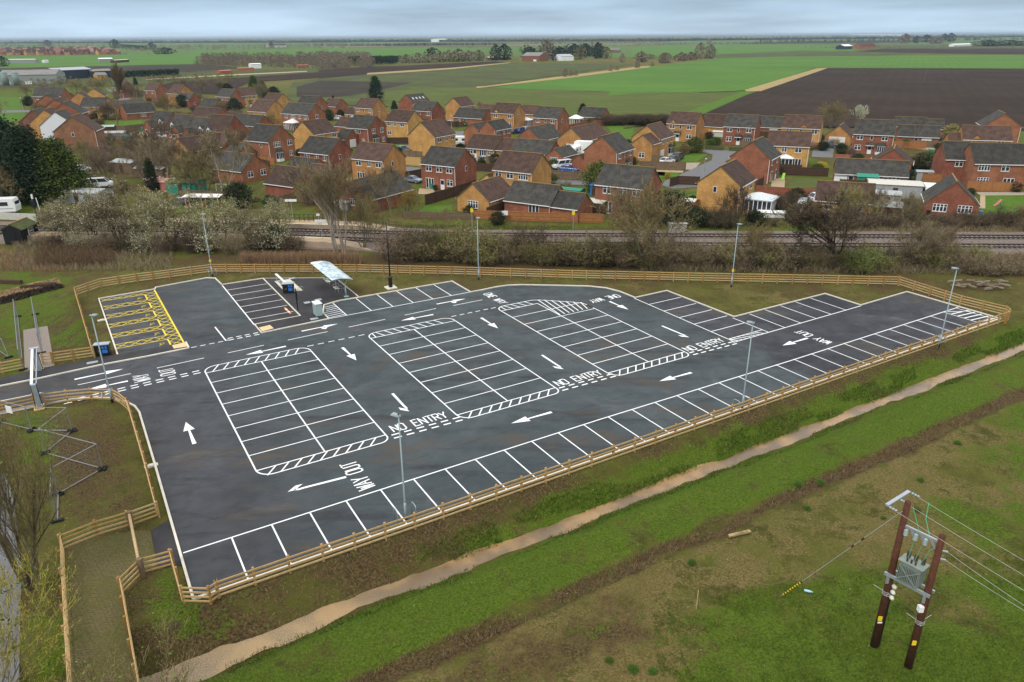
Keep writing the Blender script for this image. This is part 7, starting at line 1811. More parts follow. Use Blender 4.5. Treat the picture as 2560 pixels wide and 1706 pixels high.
T2('poplar', 'Z1', (805, 690), (712, 300), 'tall narrow leafless poplar standing on the green allotment', 'poplar_tree', wide=.85)
# --- blossom thicket on the left of the railway
for i, (b, tp, k) in enumerate((((470, 1450), (470, 1215), 'blossomtree'), ((640, 1490), (600, 1190), 'blossomtree'), ((830, 1500), (820, 1150), 'blossomtree'), ((1010, 1480), (990, 1200), 'blossomtree'), ((1190, 1520), (1170, 1145), 'blossomtree'), ((1530, 1510), (1530, 1225), 'blossomtree'), ((1700, 1500), (1700, 1270), 'blossomtree'), ((1900, 1470), (1890, 1230), 'blossomtree'), ((370, 1440), (350, 1270), 'blossomtree'))):
    T2(k, 'Z1', b, tp, ['pale blossoming tree at the left of the thicket above the black hut', 'pale blossoming tree, second from the black hut', 'tall pale blossoming tree with several trunks, middle left of the thicket', 'pale blossoming tree behind the brown bramble bank', 'tallest pale blossoming tree with dark forked trunk', 'pale blossoming tree just right of the corner lamp', 'low pale blossoming tree in front of the platform', 'pale blossoming tree at the right end of the thicket', 'small pale blossoming tree beside the crossing railing'][i], 'blossom_tree', wide=1.15)
for i, (x, y, h) in enumerate(((300, 1520, 2.2), (430, 1530, 2.6), (560, 1545, 2.8), (700, 1560, 3.0), (860, 1560, 3.2), (1000, 1560, 3.4), (1130, 1560, 3.2), (1330, 1555, 3.6), (1440, 1560, 3.6), (1620, 1565, 3.6), (1760, 1550, 3.4), (1880, 1545, 3.8), (2000, 1540, 3.2))):
    tree(('bushA', 'bushC', 'bushW')[i % 3], G('Z1', x, y), h/4, 'leafless dark bush under the blossoming trees left of the railway', 'shrub', 'shrub', None, 'bushes under the blossoming trees')
B2('round', 'Z4', (1900, 330), (1880, 190), 'dark leafy bush under the blossom at the end of the near platform', mats=(None, 'ivy'))
# --- tall bare trees along the near railway bank
T2('tallbare', 'O', (772, 580), (735, 385), 'tall bare tree with several stems, left of the leaning pair at the platform ramp', wide=.9, mats=('barkpale', None))
T2('tallbare', 'O', (792, 583), (815, 400), 'tall bare tree, right of the pair at the platform ramp', wide=.75, mats=('barkpale', 'twigolive'))
T2('multi', 'Z2', (300, 1540), (250, 1200), 'bare olive tinged tree behind the black mast', wide=.8)
T2('multi', 'Z3', (20, 1480), (20, 1040), 'broad olive tinged bare tree beside the grey lineside cabinets', wide=1.25)
T2('multi', 'Z2', (2100, 1420), (2130, 1150), 'grey bare tree in front of the red house with glass lean-to', wide=1.1, mats=(None, 'twigbrown'))
T2('bareB', 'Z3', (1182, 1500), (1185, 930), 'big dark bare tree with a crooked trunk on the right railway bank', wide=1.2, mats=('barkdark', 'twigdark'))
T2('multi', 'Z3', (1700, 1480), (1690, 1220), 'wide brown bare tree on the right railway bank', wide=1.3, mats=(None, 'twigbrown'))
T2('multi', 'Z3', (1820, 1440), (1860, 1240), 'grey brown bare tree behind the wide one on the right bank', wide=1.1, mats=(None, 'twigbrown'))
T2('multi', 'Z3', (660, 1480), (680, 1240), 'olive bare bushy tree left of the yellow plated lamp', wide=1.2)
T2('multi', 'Z3', (560, 1250), (600, 1010), 'dark bare tree hiding the left of the large conservatory', wide=.8, mats=(None, 'twigdark'))
T2('multi', 'Z3', (890, 1210), (900, 1040), 'dark bushy bare tree right of the large conservatory', wide=.9, mats=(None, 'twigdark'))
T2('multi', 'Z3', (1300, 1215), (1300, 1000), 'brown bare tree in front of the half hidden bungalow', wide=1.3)
T2('multi', 'Z3', (1440, 1190), (1450, 1010), 'grey bare tree between the bungalow and the grey shed', wide=1.0, mats=(None, 'twigbrown'))
T2('multi', 'Z3', (1630, 1215), (1640, 1040), 'bare tree left of the grey roofed garage house', wide=1.1, mats=(None, 'twigbrown'))
T2('multi', 'Z3', (2330, 1230), (2330, 1100), 'pale bare bush on the lawn corner at the right edge', wide=1.2, mats=(None, 'twigolive'))
B2('bushB', 'Z3', (1370, 1520), (1370, 1335), 'bright green budding bush behind the back fence, right of the big dark tree', wide=1.2, mats=(None, 'twiggreen', 'shrubgreen'))
# hedgerow between back fence and railway
rh = random.Random(5); n = 0
for x in np.arange(560, 2360, 62):
    tree(('bushA', 'bushB', 'bushC', 'bushB')[n % 4], G('Z2', x+rh.uniform(-25, 25), 1600+.03*(x-560)+rh.uniform(-16, 10)), rh.uniform(.75, 1.3), 'leafless bush in the hedgerow between the back fence and the railway', 'shrub', 'shrub', None, 'bushes of the railway hedgerow', 0, rh.uniform(.95, 1.3)); n += 1
for x in np.arange(30, 2050, 62):
    tree(('bushA', 'bushC', 'bushB', 'bushA')[n % 4], G('Z3', x+rh.uniform(-25, 25), 1470+.01*x+rh.uniform(-22, 22)), rh.uniform(.5, .95), 'leafless bush in the hedgerow between the back fence and the railway', 'shrub', 'shrub', None, 'bushes of the railway hedgerow', 0, rh.uniform(.95, 1.35)); n += 1
for x in np.arange(1950, 2420, 48):
    tree('bramble', G('Z3', x, 1500+rh.uniform(-20, 20)), rh.uniform(.7, 1.1), 'low brown bramble clump beyond the far right fence', 'shrub', 'bramble', None, 'brambles on the railway bank', 0, 1.2)
for x in np.arange(1120, 2420, 70):
    tree(('bramble', 'bushC')[n % 2], G('Z3', x, 1235+rh.uniform(-14, 14)), rh.uniform(.5, .8) if n % 2 else rh.uniform(.8, 1.1), 'brown bramble clump on the houses side of the railway', 'shrub', 'bramble', None, 'brambles below the gardens', 0, 1.2); n += 1
for i, (v, b, tp) in enumerate((('Z3', (330, 1240), (350, 1130)), ('Z3', (430, 1240), (430, 1110)), ('Z3', (520, 1245), (520, 1100)), ('Z3', (700, 1235), (700, 1150)), ('Z3', (800, 1235), (790, 1170)), ('Z3', (100, 1200), (100, 1010)), ('Z3', (180, 1215), (170, 1040)))):
    B2(('bushC', 'round')[i % 3 == 0], v, b, tp, 'dark bush in the row below the conservatory gardens', wide=1.3, mats=None if i % 3 else (None, 'ivy'), group='dark bushes below the conservatory gardens')
# undergrowth masses
def scatter(name, mat, pts, n, h, seed, lab, w=.02, lean=.3, cat='undergrowth'):
    """n bent blades or stalks at the points given; one mesh, for growth nobody could count"""
    r = np.random.default_rng(seed); P = pts(r, n); k = len(P)
    unit = lambda a: a/np.linalg.norm(a, axis=1, keepdims=True)
    d = unit(np.stack([r.normal(0, lean, k), r.normal(0, lean, k), np.ones(k)], 1)); hh = (h*r.uniform(.4, 1.1, k))[:, None]
    Mi = P+d*hh*.6; E_ = Mi+unit(d+np.stack([r.normal(0, .4, k), r.normal(0, .4, k), np.full(k, -.1)], 1))*hh*.4
    sd = unit(np.cross(d, r.uniform(-1, 1, (k, 3)))+1e-6)
    V_ = np.stack([P-sd*w, P+sd*w, Mi+sd*w*.8, Mi-sd*w*.8, E_+sd*w*.3, E_-sd*w*.3], 1).reshape(-1, 3)
    b = np.arange(k)[:, None]*6; F_ = np.concatenate([b+np.array([[0, 1, 2, 3]]), b+np.array([[3, 2, 4, 5]])], 1).reshape(-1, 4)
    me_ = bpy.data.meshes.new(name); me_.vertices.add(len(V_)); me_.vertices.foreach_set('co', V_.astype(np.float32).ravel())
    me_.loops.add(F_.size); me_.loops.foreach_set('vertex_index', F_.ravel().astype(np.int32)); me_.polygons.add(len(F_))
    me_.polygons.foreach_set('loop_start', np.arange(0, F_.size, 4, dtype=np.int32)); me_.polygons.foreach_set('loop_total', np.full(len(F_), 4, dtype=np.int32)); me_.update(calc_edges=True)
    me_.materials.append(M[mat]); o = bpy.data.objects.new(name, me_); COL.objects.link(o)
    return tag(o, lab, cat, None, 'stuff')
def quadpts(v, q, z=0.0, thr=None, sc=.8, drop=False):
    Q = [np.array(G(v, *p, z)) for p in q]
    def f(r, n):
        a, b = r.random((n, 1)), r.random((n, 1)); P = (Q[0]*(1-a)+Q[1]*a)*(1-b)+(Q[3]*(1-a)+Q[2]*a)*b
        if thr is not None: P = P[vnoise(P[:, 0]*sc, P[:, 1]*sc)*.65+vnoise(P[:, 0]*3.1, P[:, 1]*3.1)*.35 > thr]
        if drop: P[:, 2] = height(P[:, 0], P[:, 1])-.01
        return P
    return f
scatter('reeds', 'reed', quadpts('R2', [(240, 245), (1870, 245), (1870, 205), (240, 205)]), 5200, 1.9, 3, 'tan dry reeds behind the fence at the cycle shelter', .018, .12, 'reeds')
scatter('undergrowth', 'twigbrown', quadpts('Z2', [(540, 1615), (2353, 1660), (2353, 1560), (540, 1540)]), 9000, 1.2, 4, 'brown undergrowth along the foot of the railway hedgerow', .02, .5)
scatter('undergrowth', 'twigbrown', quadpts('Z3', [(0, 1515), (2353, 1540), (2353, 1420), (0, 1430)]), 14000, 1.1, 5, 'brown undergrowth along the right half of the railway hedgerow', .02, .5)
scatter('undergrowth', 'reeddark', quadpts('R5', [(500, 1050), (1550, 1010), (1560, 760), (560, 760)]), 9000, 1.5, 6, 'brown bramble bank below the left blossom thicket', .018, .35)
scatter('undergrowth', 'twigbrown', quadpts('R5', [(200, 1080), (2353, 1090), (2353, 640), (200, 720)]), 9000, 1.0, 16, 'dark undergrowth in the left blossom thicket', .02, .5)
scatter('undergrowth', 'reed', quadpts('R5', [(0, 1090), (900, 1100), (500, 900), (0, 800)]), 2600, .8, 7, 'dry stalks on the rough ground at the left', .014, .5)
scatter('undergrowth', 'twigbrown', quadpts('Z3', [(1150, 1290), (2500, 1300), (2500, 1180), (1150, 1180)]), 7000, .9, 8, 'brown scrub on the houses side of the tracks at right', .02, .5)
scatter('undergrowth', 'tuftgreen', quadpts('Z2', [(560, 1430), (1740, 1440), (1740, 1385), (560, 1380)]), 4000, .45, 9, 'green scrub below the orange fence', .02, .5)
# rank grass along the ditch edges
def ditchgrass(v0, v1, u0, u1, zf):
    def f(r, n):
        u, v_ = r.uniform(u0, u1, n), r.uniform(v0, v1, n); k = vnoise(u*.35, v_*1.1) > .42; u, v_ = u[k], v_[k]
        x, y = EU.x*u+EV.x*v_, EU.y*u+EV.y*v_; return np.stack([x, y, height(x, y)-.02], 1)
    return f
scatter('grass_tufts', 'tuftgreen', ditchgrass(33.4, 35.0, 14, 84, 0), 14000, .34, 11, 'rank green grass on the far lip of the ditch', .016, .5, 'grass')
scatter('grass_tufts', 'tuftgreen', ditchgrass(31.0, 32.5, 2, 84, 0), 9000, .26, 12, 'rank green grass on the near lip of the ditch', .016, .5, 'grass')
scatter('wood_chips', 'reed', quadpts('Z4', [(10, 668), (415, 575), (385, 540), (0, 632)]), 3500, .30, 41, 'pale wood chippings strewn over the rough ground at the left', .05, 1.6, 'wood chips')
scatter('wood_chips', 'barkdark', quadpts('Z4', [(0, 720), (440, 600), (400, 570), (0, 670)]), 1800, .30, 42, 'dark rotted chippings and twigs beside the pale ones', .05, 1.6, 'wood chips')
def fieldgrass(poly, thr, sc=.8): return quadpts('O', poly, 0, thr, sc, True)
M['tuftlight'] = leafmat('spring_grass', (.105, .165, .020), .4)
M['tuftolive'] = leafmat('tired_grass', (.150, .125, .040), .4)
GF = [(1500, 1390), (2353, 1250), (2420, 1600), (1520, 1640)]
scatter('grass_tufts', 'tuftlight', fieldgrass(GF, .53, .5), 60000, .14, 31, 'spring grass tufts round the two utility poles', .010, .7, 'grass')
scatter('grass_tufts', 'tuftgreen', fieldgrass(GF, .56, .9), 20000, .17, 32, 'darker grass tufts round the two utility poles', .011, .7, 'grass')
scatter('grass_tufts', 'tuftlight', ditchgrass(27.0, 31.6, -4, 60, 0), 42000, .12, 33, 'spring grass on the strip beside the ditch', .010, .7, 'grass')
scatter('dry_tufts', 'tuftolive', fieldgrass([(1050, 1480), (2353, 930), (2420, 1320), (1100, 1650)], .5), 30000, .10, 34, 'tired yellow brown grass of the near field', .010, .8, 'grass')
scatter('dry_tufts', 'tuftolive', fieldgrass([(130, 950), (290, 930), (350, 1150), (150, 1200)], .52, 1.6), 9000, .09, 35, 'thin grass on the bare earth corner', .010, .8, 'grass')
rw = random.Random(6)
for x, y in ((1835, 1115), (1885, 1110), (2115, 1105), (2108, 1175), (2030, 1192), (1590, 1295), (1855, 1170), (2200, 1020), (1500, 1545), (1455, 1540), (1400, 1520)): tree('round', G('O', x, y), rw.uniform(.035, .06), 'small dark thistle rosette on the near field', 'weed', 'thistle', None, 'thistles on the near field', 0, 2.2, (None, 'tuftgreen'))
scatter('dry_tufts', 'reeddark', ditchgrass(25.7, 27.0, 6, 75, 0), 13000, .34, 13, 'dead brown grass along the shallow rut', .014, .6, 'grass')
scatter('dry_tufts', 'reed', ditchgrass(33.6, 36.0, -2, 60, 0), 2500, .25, 14, 'dry stalks on the bank under the front fence', .012, .6, 'grass')
# --- near trees at the left edge
T2('willow', 'Z7', (150, 1085), (60, 230), 'yellow green budding tree with many stems at the left edge beside the lane', 'willow_tree', wide=.62, mats=(None, None, None))
T2('willow', 'Z7', (215, 1085), (160, 560), 'slimmer stem of budding tree just right of the many stemmed one', 'willow_tree', wide=.5)
tree('willow', Vector((-20.8, 21.2, -.1)), .92, 'yellow budding tree rising from below the bottom left corner', 'tree', 'willow_tree', 1.1, None, 0, 1.0, (None, 'twigyellow', None))
tree('willow', Vector((-14.2, 19.6, -.1)), .66, 'smaller yellow budding tree below the bottom edge, by the ditch outfall', 'tree', 'willow_tree', 2.1, None, 0, 1.25, (None, 'twigolive', None))
B2('bramble', 'Z7', (900, 1290), (900, 1240), 'grey bramble clump on the bare bank by the ditch outfall', wide=.9)
# --- estate trees and shrubs
E_ = [('birch', 'Z1', (1140, 1120), (1100, 800), 'white stemmed birch left of the red sheet, leaning'), ('birch', 'Z1', (1290, 1170), (1240, 830), 'white stemmed birch above the green netted shelter'), ('multi', 'Z1', (1400, 1180), (1380, 880), 'broad olive willow above the green netted shelter'),
      ('birch', 'Z1', (1540, 1180), (1520, 760), 'tall white stemmed tree with nests, in front of the wide buff bungalow'), ('birch', 'Z1', (1000, 1060), (1030, 760), 'bare pale tree with nests beside the gravel drive'), ('birch', 'Z1', (745, 1000), (650, 850), 'pale leaning tree with pinkish crown by the junk garden'),
      ('bareA', 'Z1', (1180, 900), (1180, 770), 'brown bare tree left of the wide buff bungalow'), ('bareA', 'Z1', (940, 560), (930, 400), 'leafless tree with white trunk behind the red bungalow'), ('multi', 'Z1', (1140, 625), (1140, 490), 'rounded bare tree behind the dormer terrace'), ('birch', 'Z1', (590, 530), (590, 430), 'leafless white tree between the buff gables'),
      ('bareA', 'Z1', (1395, 790), (1390, 610), 'brown leafless tree before the dormer terrace'), ('bareA', 'Z1', (1490, 640), (1480, 520), 'pale bare tree by the long red bungalow'), ('bareB', 'Z1', (1320, 620), (1330, 540), 'reddish bare tree behind the dormer terrace'), ('multi', 'Z1', (1840, 720), (1830, 620), 'olive bare tree at the right end of the long red bungalow'),
      ('multi', 'Z1', (520, 480), (520, 390), 'bare hedge tree by the far farm track, left'), ('multi', 'Z1', (640, 460), (640, 375), 'bare hedge tree by the far farm track, middle'), ('multi', 'Z1', (690, 470), (680, 385), 'yellowish bare tree beside the poplar top'), ('multi', 'Z1', (195, 500), (195, 420), 'round brown bare tree at the far left bend'),
      ('multi', 'Z1', (1390, 470), (1390, 380), 'brown bare tree behind the back gardens'), ('bareB', 'Z1', (1500, 470), (1500, 360), 'tall grey bare tree behind the back gardens'), ('multi', 'Z1', (1250, 440), (1250, 380), 'low bare hedge trees beyond the back houses'), ('multi', 'Z1', (1780, 510), (1780, 410), 'brown bare tree among the field conifers'),
      ('birch', 'Z1', (2010, 1180), (1990, 1010), 'bare tree in front of the hidden brown roofs'), ('multi', 'Z1', (2280, 1200), (2280, 1030), 'orange tinged bare tree at the right of the hidden brown roofs'), ('multi', 'Z1', (2120, 1240), (2130, 1080), 'olive bare tree behind the platform name board'), ('multi', 'Z1', (850, 1160), (870, 1060), 'olive bush tree in front of the corrugated sheds'), ('multi', 'Z1', (930, 1000), (950, 840), 'brown thicket behind the rusty shed'), ('multi', 'Z1', (560, 930), (560, 800), 'bare tree by the pale lean-to'),
      ('bareA', 'Z1', (20, 800), (10, 480), 'bare tree at the left edge above the evergreens'), ('multi', 'Z1', (40, 1260), (20, 970), 'bare tree at the left edge before the evergreens'), ('multi', 'Z2', (290, 1290), (290, 1070), 'bare pollard with dark nests at the low brown bungalow'), ('birch', 'Z2', (420, 1280), (425, 1010), 'thin pale tree with nests before the low brown bungalow'), ('birch', 'Z2', (490, 1310), (490, 1000), 'second thin pale tree with a nest, nearer the yellow willow'),
      ('multi', 'Z2', (590, 1310), (590, 1140), 'golden yellow willow left of the bright lawn'), ('multi', 'Z3', (1165, 640), (1168, 490), 'round bare tree standing before the ploughed field'), ('birch', 'Z3', (1320, 640), (1330, 505), 'narrow white blossom tree before the ploughed field'), ('multi', 'Z2', (1960, 1010), (1990, 880), 'bare bush tree at the corner of the red gable house'), ('multi', 'Z2', (730, 700), (725, 645), 'small olive tree between the houses'), ('multi', 'Z2', (1100, 590), (1095, 535), 'small bare tree at the field edge'), ('multi', 'Z3', (1690, 900), (1690, 800), 'bare tree behind the right drive')]
for key, v, b, tp, lab in E_:
    ms = None
    if 'golden' in lab or 'orange' in lab: ms = (None, 'twigyellow')
    elif 'pinkish' in lab or 'reddish' in lab: ms = (None, 'twigpink')
    elif 'brown' in lab or 'bare pollard' in lab: ms = (None, 'twigbrown')
    elif 'white blossom' in lab: ms = (None, 'blossom')
    T2(key, v, b, tp, lab, 'bare_tree', wide=1.0 if 'thin' in lab or 'narrow' in lab else 1.25, mats=ms)
S_ = [('round', 'Z1', (1250, 570), (1250, 490), 'dark evergreen shrub beside the back red wing', 'evergreen'), ('roundB', 'Z1', (1610, 630), (1605, 515), 'rounded dark evergreen between two back houses', 'evergreen'), ('round', 'Z1', (200, 560), (200, 498), 'round dark bush beside the farthest red gable', 'evergreen'), ('round', 'Z1', (975, 585), (975, 550), 'small bright green bush behind the red bungalow', 'shrubgreen'), ('round', 'Z1', (820, 850), (820, 795), 'bright yellow shrub beside the brown brick gable garden', 'forsythia'),
      ('round', 'Z1', (850, 920), (850, 870), 'low yellow green shrub in the brown garden', 'twigyellow'), ('round', 'Z1', (840, 505), (840, 487), 'clipped dark hedge below the back red house', 'evergreen'), ('round', 'Z1', (2250, 660), (2250, 590), 'dark evergreen hedge beside the white parked car', 'evergreen'), ('round', 'Z1', (2330, 640), (2330, 590), 'second dark hedge bush beside the white parked car', 'evergreen'),
      ('round', 'Z2', (720, 690), (735, 650), 'rounded olive bush left of the big blank gable', 'twigolive'), ('round', 'Z2', (1050, 690), (1050, 655), 'dark green bush at the long low bungalow', 'evergreen'), ('round', 'Z2', (990, 700), (990, 668), 'pale green bush left of the dark one at the long low bungalow', 'shrubgreen'), ('round', 'Z2', (1910, 1150), (1905, 960), 'tall green shrub at the corner of the red house by the olive tree', 'shrubgreen'), ('round', 'Z2', (1180, 940), (1190, 905), 'low green shrub beside the silver car', 'tuftgreen'),
      ('round', 'Z3', (330, 790), (335, 700), 'rusty green shrub in the round garden at the junction', 'evergreen2'), ('round', 'Z3', (265, 800), (265, 740), 'olive shrub left of the rusty one at the junction', 'twigolive'), ('round', 'Z3', (430, 765), (435, 710), 'low garden shrub behind the clipped hedge', 'evergreen2'), ('round', 'Z3', (1230, 800), (1230, 735), 'rounded dark green bush left of the porch and bay house', 'evergreen'), ('round', 'Z3', (1290, 805), (1290, 760), 'reddish shrub right of the rounded dark bush', 'twigpink'),
      ('round', 'Z3', (1110, 900), (1110, 848), 'bright yellow green shrub behind the dark fence', 'forsythia'), ('round', 'Z3', (545, 870), (545, 835), 'yellow green bush at the road beside the red gable', 'shrubgreen'), ('round', 'Z3', (1710, 900), (1710, 800), 'dark green shrub at the left of the right hand drive', 'ivy'), ('round', 'Z3', (1765, 850), (1770, 785), 'green shrub before the teal gates', 'shrubgreen'), ('round', 'Z3', (320, 1105), (320, 1055), 'clipped dark bush on the small bright lawn', 'evergreen'), ('round', 'Z3', (170, 945), (170, 915), 'yellow flowering hedge by the road', 'forsythia'), ('round', 'Z3', (1490, 830), (1490, 790), 'dark clipped bush right of the bay window', 'evergreen'), ('round', 'Z3', (860, 1150), (855, 1075), 'dark ivy bush right of the large conservatory', 'ivy'),
      ('round', 'Z3', (1900, 700), (1900, 620), 'olive shrub thicket left of the wide gablet house', 'twigolive'), ('round', 'Z3', (1840, 740), (1840, 690), 'brown shrub right of the garage row', 'twigbrown'), ('round', 'Z3', (1590, 810), (1590, 770), 'low hedge bush below the red store', 'twigolive')]
for key, v, b, tp, lab, mt in S_:
    T2(key, v, b, tp, lab, 'shrub', 'shrub', 10 if key == 'roundB' else 4, 1.15 if mt != 'evergreen' else 1.0, (None, mt), None, 0, (.7, 9))
T2('col', 'Z2', (385, 532), (385, 362), 'dark twin topped evergreen standing alone at the field edge', 'evergreen_tree', wide=1.6)
T2('col', 'Z2', (1795, 665), (1795, 548), 'dark conifer beside the garden pavilion at the field edge', 'evergreen_tree', wide=1.7)
T2('cone', 'Z2', (510, 592), (508, 528), 'small dark conifer left of the red house with roof windows', 'evergreen_tree', wide=1.2)
T2('cone', 'Z2', (90, 522), (88, 492), 'small conifer top behind the back houses', 'evergreen_tree', wide=1.2)
T2('cone', 'Z1', (1740, 470), (1740, 360), 'dark green conifer at the left of the field conifers', 'evergreen_tree', wide=1.2, mats=(None, 'evergreen2'))
T2('cone', 'Z1', (1800, 500), (1800, 395), 'olive conifer in the middle of the field conifers', 'evergreen_tree', wide=1.3, mats=(None, 'evergreen2'))
T2('roundB', 'Z1', (1875, 500), (1875, 432), 'rounded dark evergreen at the right of the field conifers', 'evergreen_tree', wide=1.3)
T2('roundB', 'Z1', (1560, 480), (1565, 410), 'dark evergreen behind the buff field house', 'evergreen_tree', wide=1.1)
T2('cone', 'Z1', (930, 420), (928, 370), 'small dark conifer by the far farm track', 'evergreen_tree')
for x in np.arange(1935, 2360, 34): tree('bushC', G('Z2', x, 692), .95, 'leafless hedge bush along the edge of the wheat field', 'shrub', 'hedge_bush', None, 'hedge along the wheat field', 0, 1.6)
for x in np.arange(-10, 180, 26): tree('bushC', G('Z3', x, 622), .95, 'leafless hedge bush along the edge of the wheat field', 'shrub', 'hedge_bush', None, 'hedge along the wheat field', 0, 1.6)

# shrubs and board fences in the back gardens, kept clear of the houses and roads
rs = random.Random(17)
def clear(p, gap):
    for B, rot, P, Q in HOUSES:
        d = p-B; x = d.x*math.cos(rot)+d.y*math.sin(rot); y = -d.x*math.sin(rot)+d.y*math.cos(rot)
        if -P-gap-1 < x < gap+1 and -gap-1 < y < Q+gap: return False
    return True
KINDS = [('bushA', None, 'leafless brown shrub in a back garden of the estate'), ('bushC', (None, 'twigbrown'), 'leafless brown shrub in a back garden of the estate'), ('bushB', (None, 'twigolive', 'bud'), 'olive budding shrub in a back garden of the estate'),
         ('round', (None, 'evergreen2'), 'small leafy green shrub in a back garden of the estate'), ('round', (None, 'ivy'), 'small dark leafy shrub in a back garden of the estate'), ('multi', (None, 'twigbrown'), 'small bare brown tree in a back garden of the estate')]
GRP = ['brown shrubs in the gardens', 'brown shrubs in the gardens', 'olive shrubs in the gardens', 'green shrubs in the gardens', 'dark shrubs in the gardens', 'small bare garden trees']
n = 0; tries = 0
while n < 240 and tries < 7000:
    tries += 1; B, rot, P, Q = rs.choice(HOUSES)
    x, y = rs.uniform(-P-5, 6), rs.choice((rs.uniform(-7, -1.5), rs.uniform(Q+1, Q+6))); p = Vector((B.x+x*math.cos(rot)-y*math.sin(rot), B.y+x*math.sin(rot)+y*math.cos(rot), 0))
    left = p.x < -.35*p.y
    if p.y < 118 or not clear(p, .6) or (not left and rs.random() < .5): continue
    k = rs.choice((0, 0, 1, 2, 2, 3, 4, 5, 5)) if left else rs.choice((0, 2, 3, 3, 4, 4)); key, ms, lab = KINDS[k]
    tree(key, p, rs.uniform(.3, .62) if key != 'multi' else rs.uniform(.35, .62), lab, 'shrub' if key != 'multi' else 'tree', 'garden_shrub' if key != 'multi' else 'bare_tree', None, GRP[k], 0, 1.25, ms); n += 1
JQ = [G('Z1', *q) for q in ((560, 1150), (1180, 1150), (1180, 860), (640, 870))]
for i in range(24):
    a, b = rs.random(), rs.random(); p = JQ[0].lerp(JQ[1], a).lerp(JQ[3].lerp(JQ[2], a), b)
    if not clear(p, .3): continue
    k = rs.choice((0, 0, 1, 5, 5, 2)); key, ms, lab = KINDS[k]
    tree(key, p, rs.uniform(.3, .6) if key != 'multi' else rs.uniform(.4, .7), lab, 'shrub' if key != 'multi' else 'tree', 'garden_shrub' if key != 'multi' else 'bare_tree', None, GRP[k], 0, 1.2, ms)
n = 0; tries = 0
while n < 44 and tries < 3000:
    tries += 1; B, rot, P, Q = rs.choice(HOUSES[:60]); ex = Vector((math.cos(rot), math.sin(rot), 0)); ey = Vector((-math.sin(rot), math.cos(rot), 0))
    a = B - ey*rs.uniform(2.5, 8) - ex*rs.uniform(0, P); d = ex if rs.random() < .6 else ey; b = a+d*rs.uniform(5, 9)*rs.choice((-1, 1))
    a.z = b.z = 0
    if a.y < 119 or b.y < 119 or not all(clear(a.lerp(b, f), .2) for f in (0, .25, .5, .75, 1)): continue
    mt = rs.choice(('wooddark', 'woodold', 'woodold', 'woodorange')); t = thing('garden_fence', {'wooddark': 'dark brown', 'woodold': 'weathered', 'woodorange': 'orange brown'}[mt]+' board fence panel run between back gardens of the estate', 'fence', a, math.atan2((b-a).y, (b-a).x), {'wooddark': 'dark garden fences', 'woodold': 'weathered garden fences', 'woodorange': 'orange garden fences'}[mt])
    L = (b-a).length; mb = MB(); mb.box((L/2, 0, .9), (L, .05, 1.75)); mb.build('boards', M[mt], t)
    for i in range(int(L/2)+1):
        mb = MB(); mb.box((i*L/int(L/2), -.07, .95), (.11, .11, 1.9)); mb.build('post', M[mt], t)
    n += 1
# ------------------------------------------------------------------ the far fens
M['farwood'] = leafmat('far_bare_wood', (.185, .150, .100), .3)
M['farolive'] = leafmat('far_olive_scrub', (.17, .155, .06), .3)
M['fargreen'] = leafmat('far_evergreen', (.018, .034, .018), .4)
def clump_mesh(seed, n, r=.5, flat=.8):
    """unit crown of leaf flakes, about 1 across and 1 high"""
    rnd = random.Random(seed); mb = MB()
    for i in range(n):
        a = rnd.uniform(0, 6.283); z = rnd.random(); R_ = math.sqrt(max(.03, 1-(1.9*z-.8)**2))*.5; q = R_*math.sqrt(rnd.random())
        flake(mb, Vector((q*math.cos(a), q*math.sin(a), z)), rnd.uniform(.03, .075), rnd)
    mb.tube([(0, 0, -.02), (0, 0, .6)], [.05, .02], 5, False)
    return mb
for k in range(3):
    for nm, mt in (('w', 'farwood'), ('o', 'farolive'), ('g', 'fargreen')):
        me_ = bpy.data.meshes.new('far_tree'); mb = clump_mesh(70+k, 420); me_.from_pydata(mb.v, [], mb.f); me_.materials.append(M[mt]); TREEP['far'+nm+str(k)] = me_
def fartree(v, x, y, top, w, kind, lab, name='far_tree', i=0, cat='tree', group=None):
    p = G(v, x, y); px2 = VIEWS[v][2]; D = p.y; h = max(2.0, (y-top)*px2/FPX*math.hypot(p.x, p.y)*1.12); ww = w*px2/FPX*math.hypot(p.x, p.y)*1.35
    o = bpy.data.objects.new(name, TREEP['far'+kind+str(i % 3)]); COL.objects.link(o); o.location = p; o.scale = (ww, ww*.8, h); o.rotation_euler.z = (i*1.7+x) % 6.28
    return tag(o, lab, cat, group)
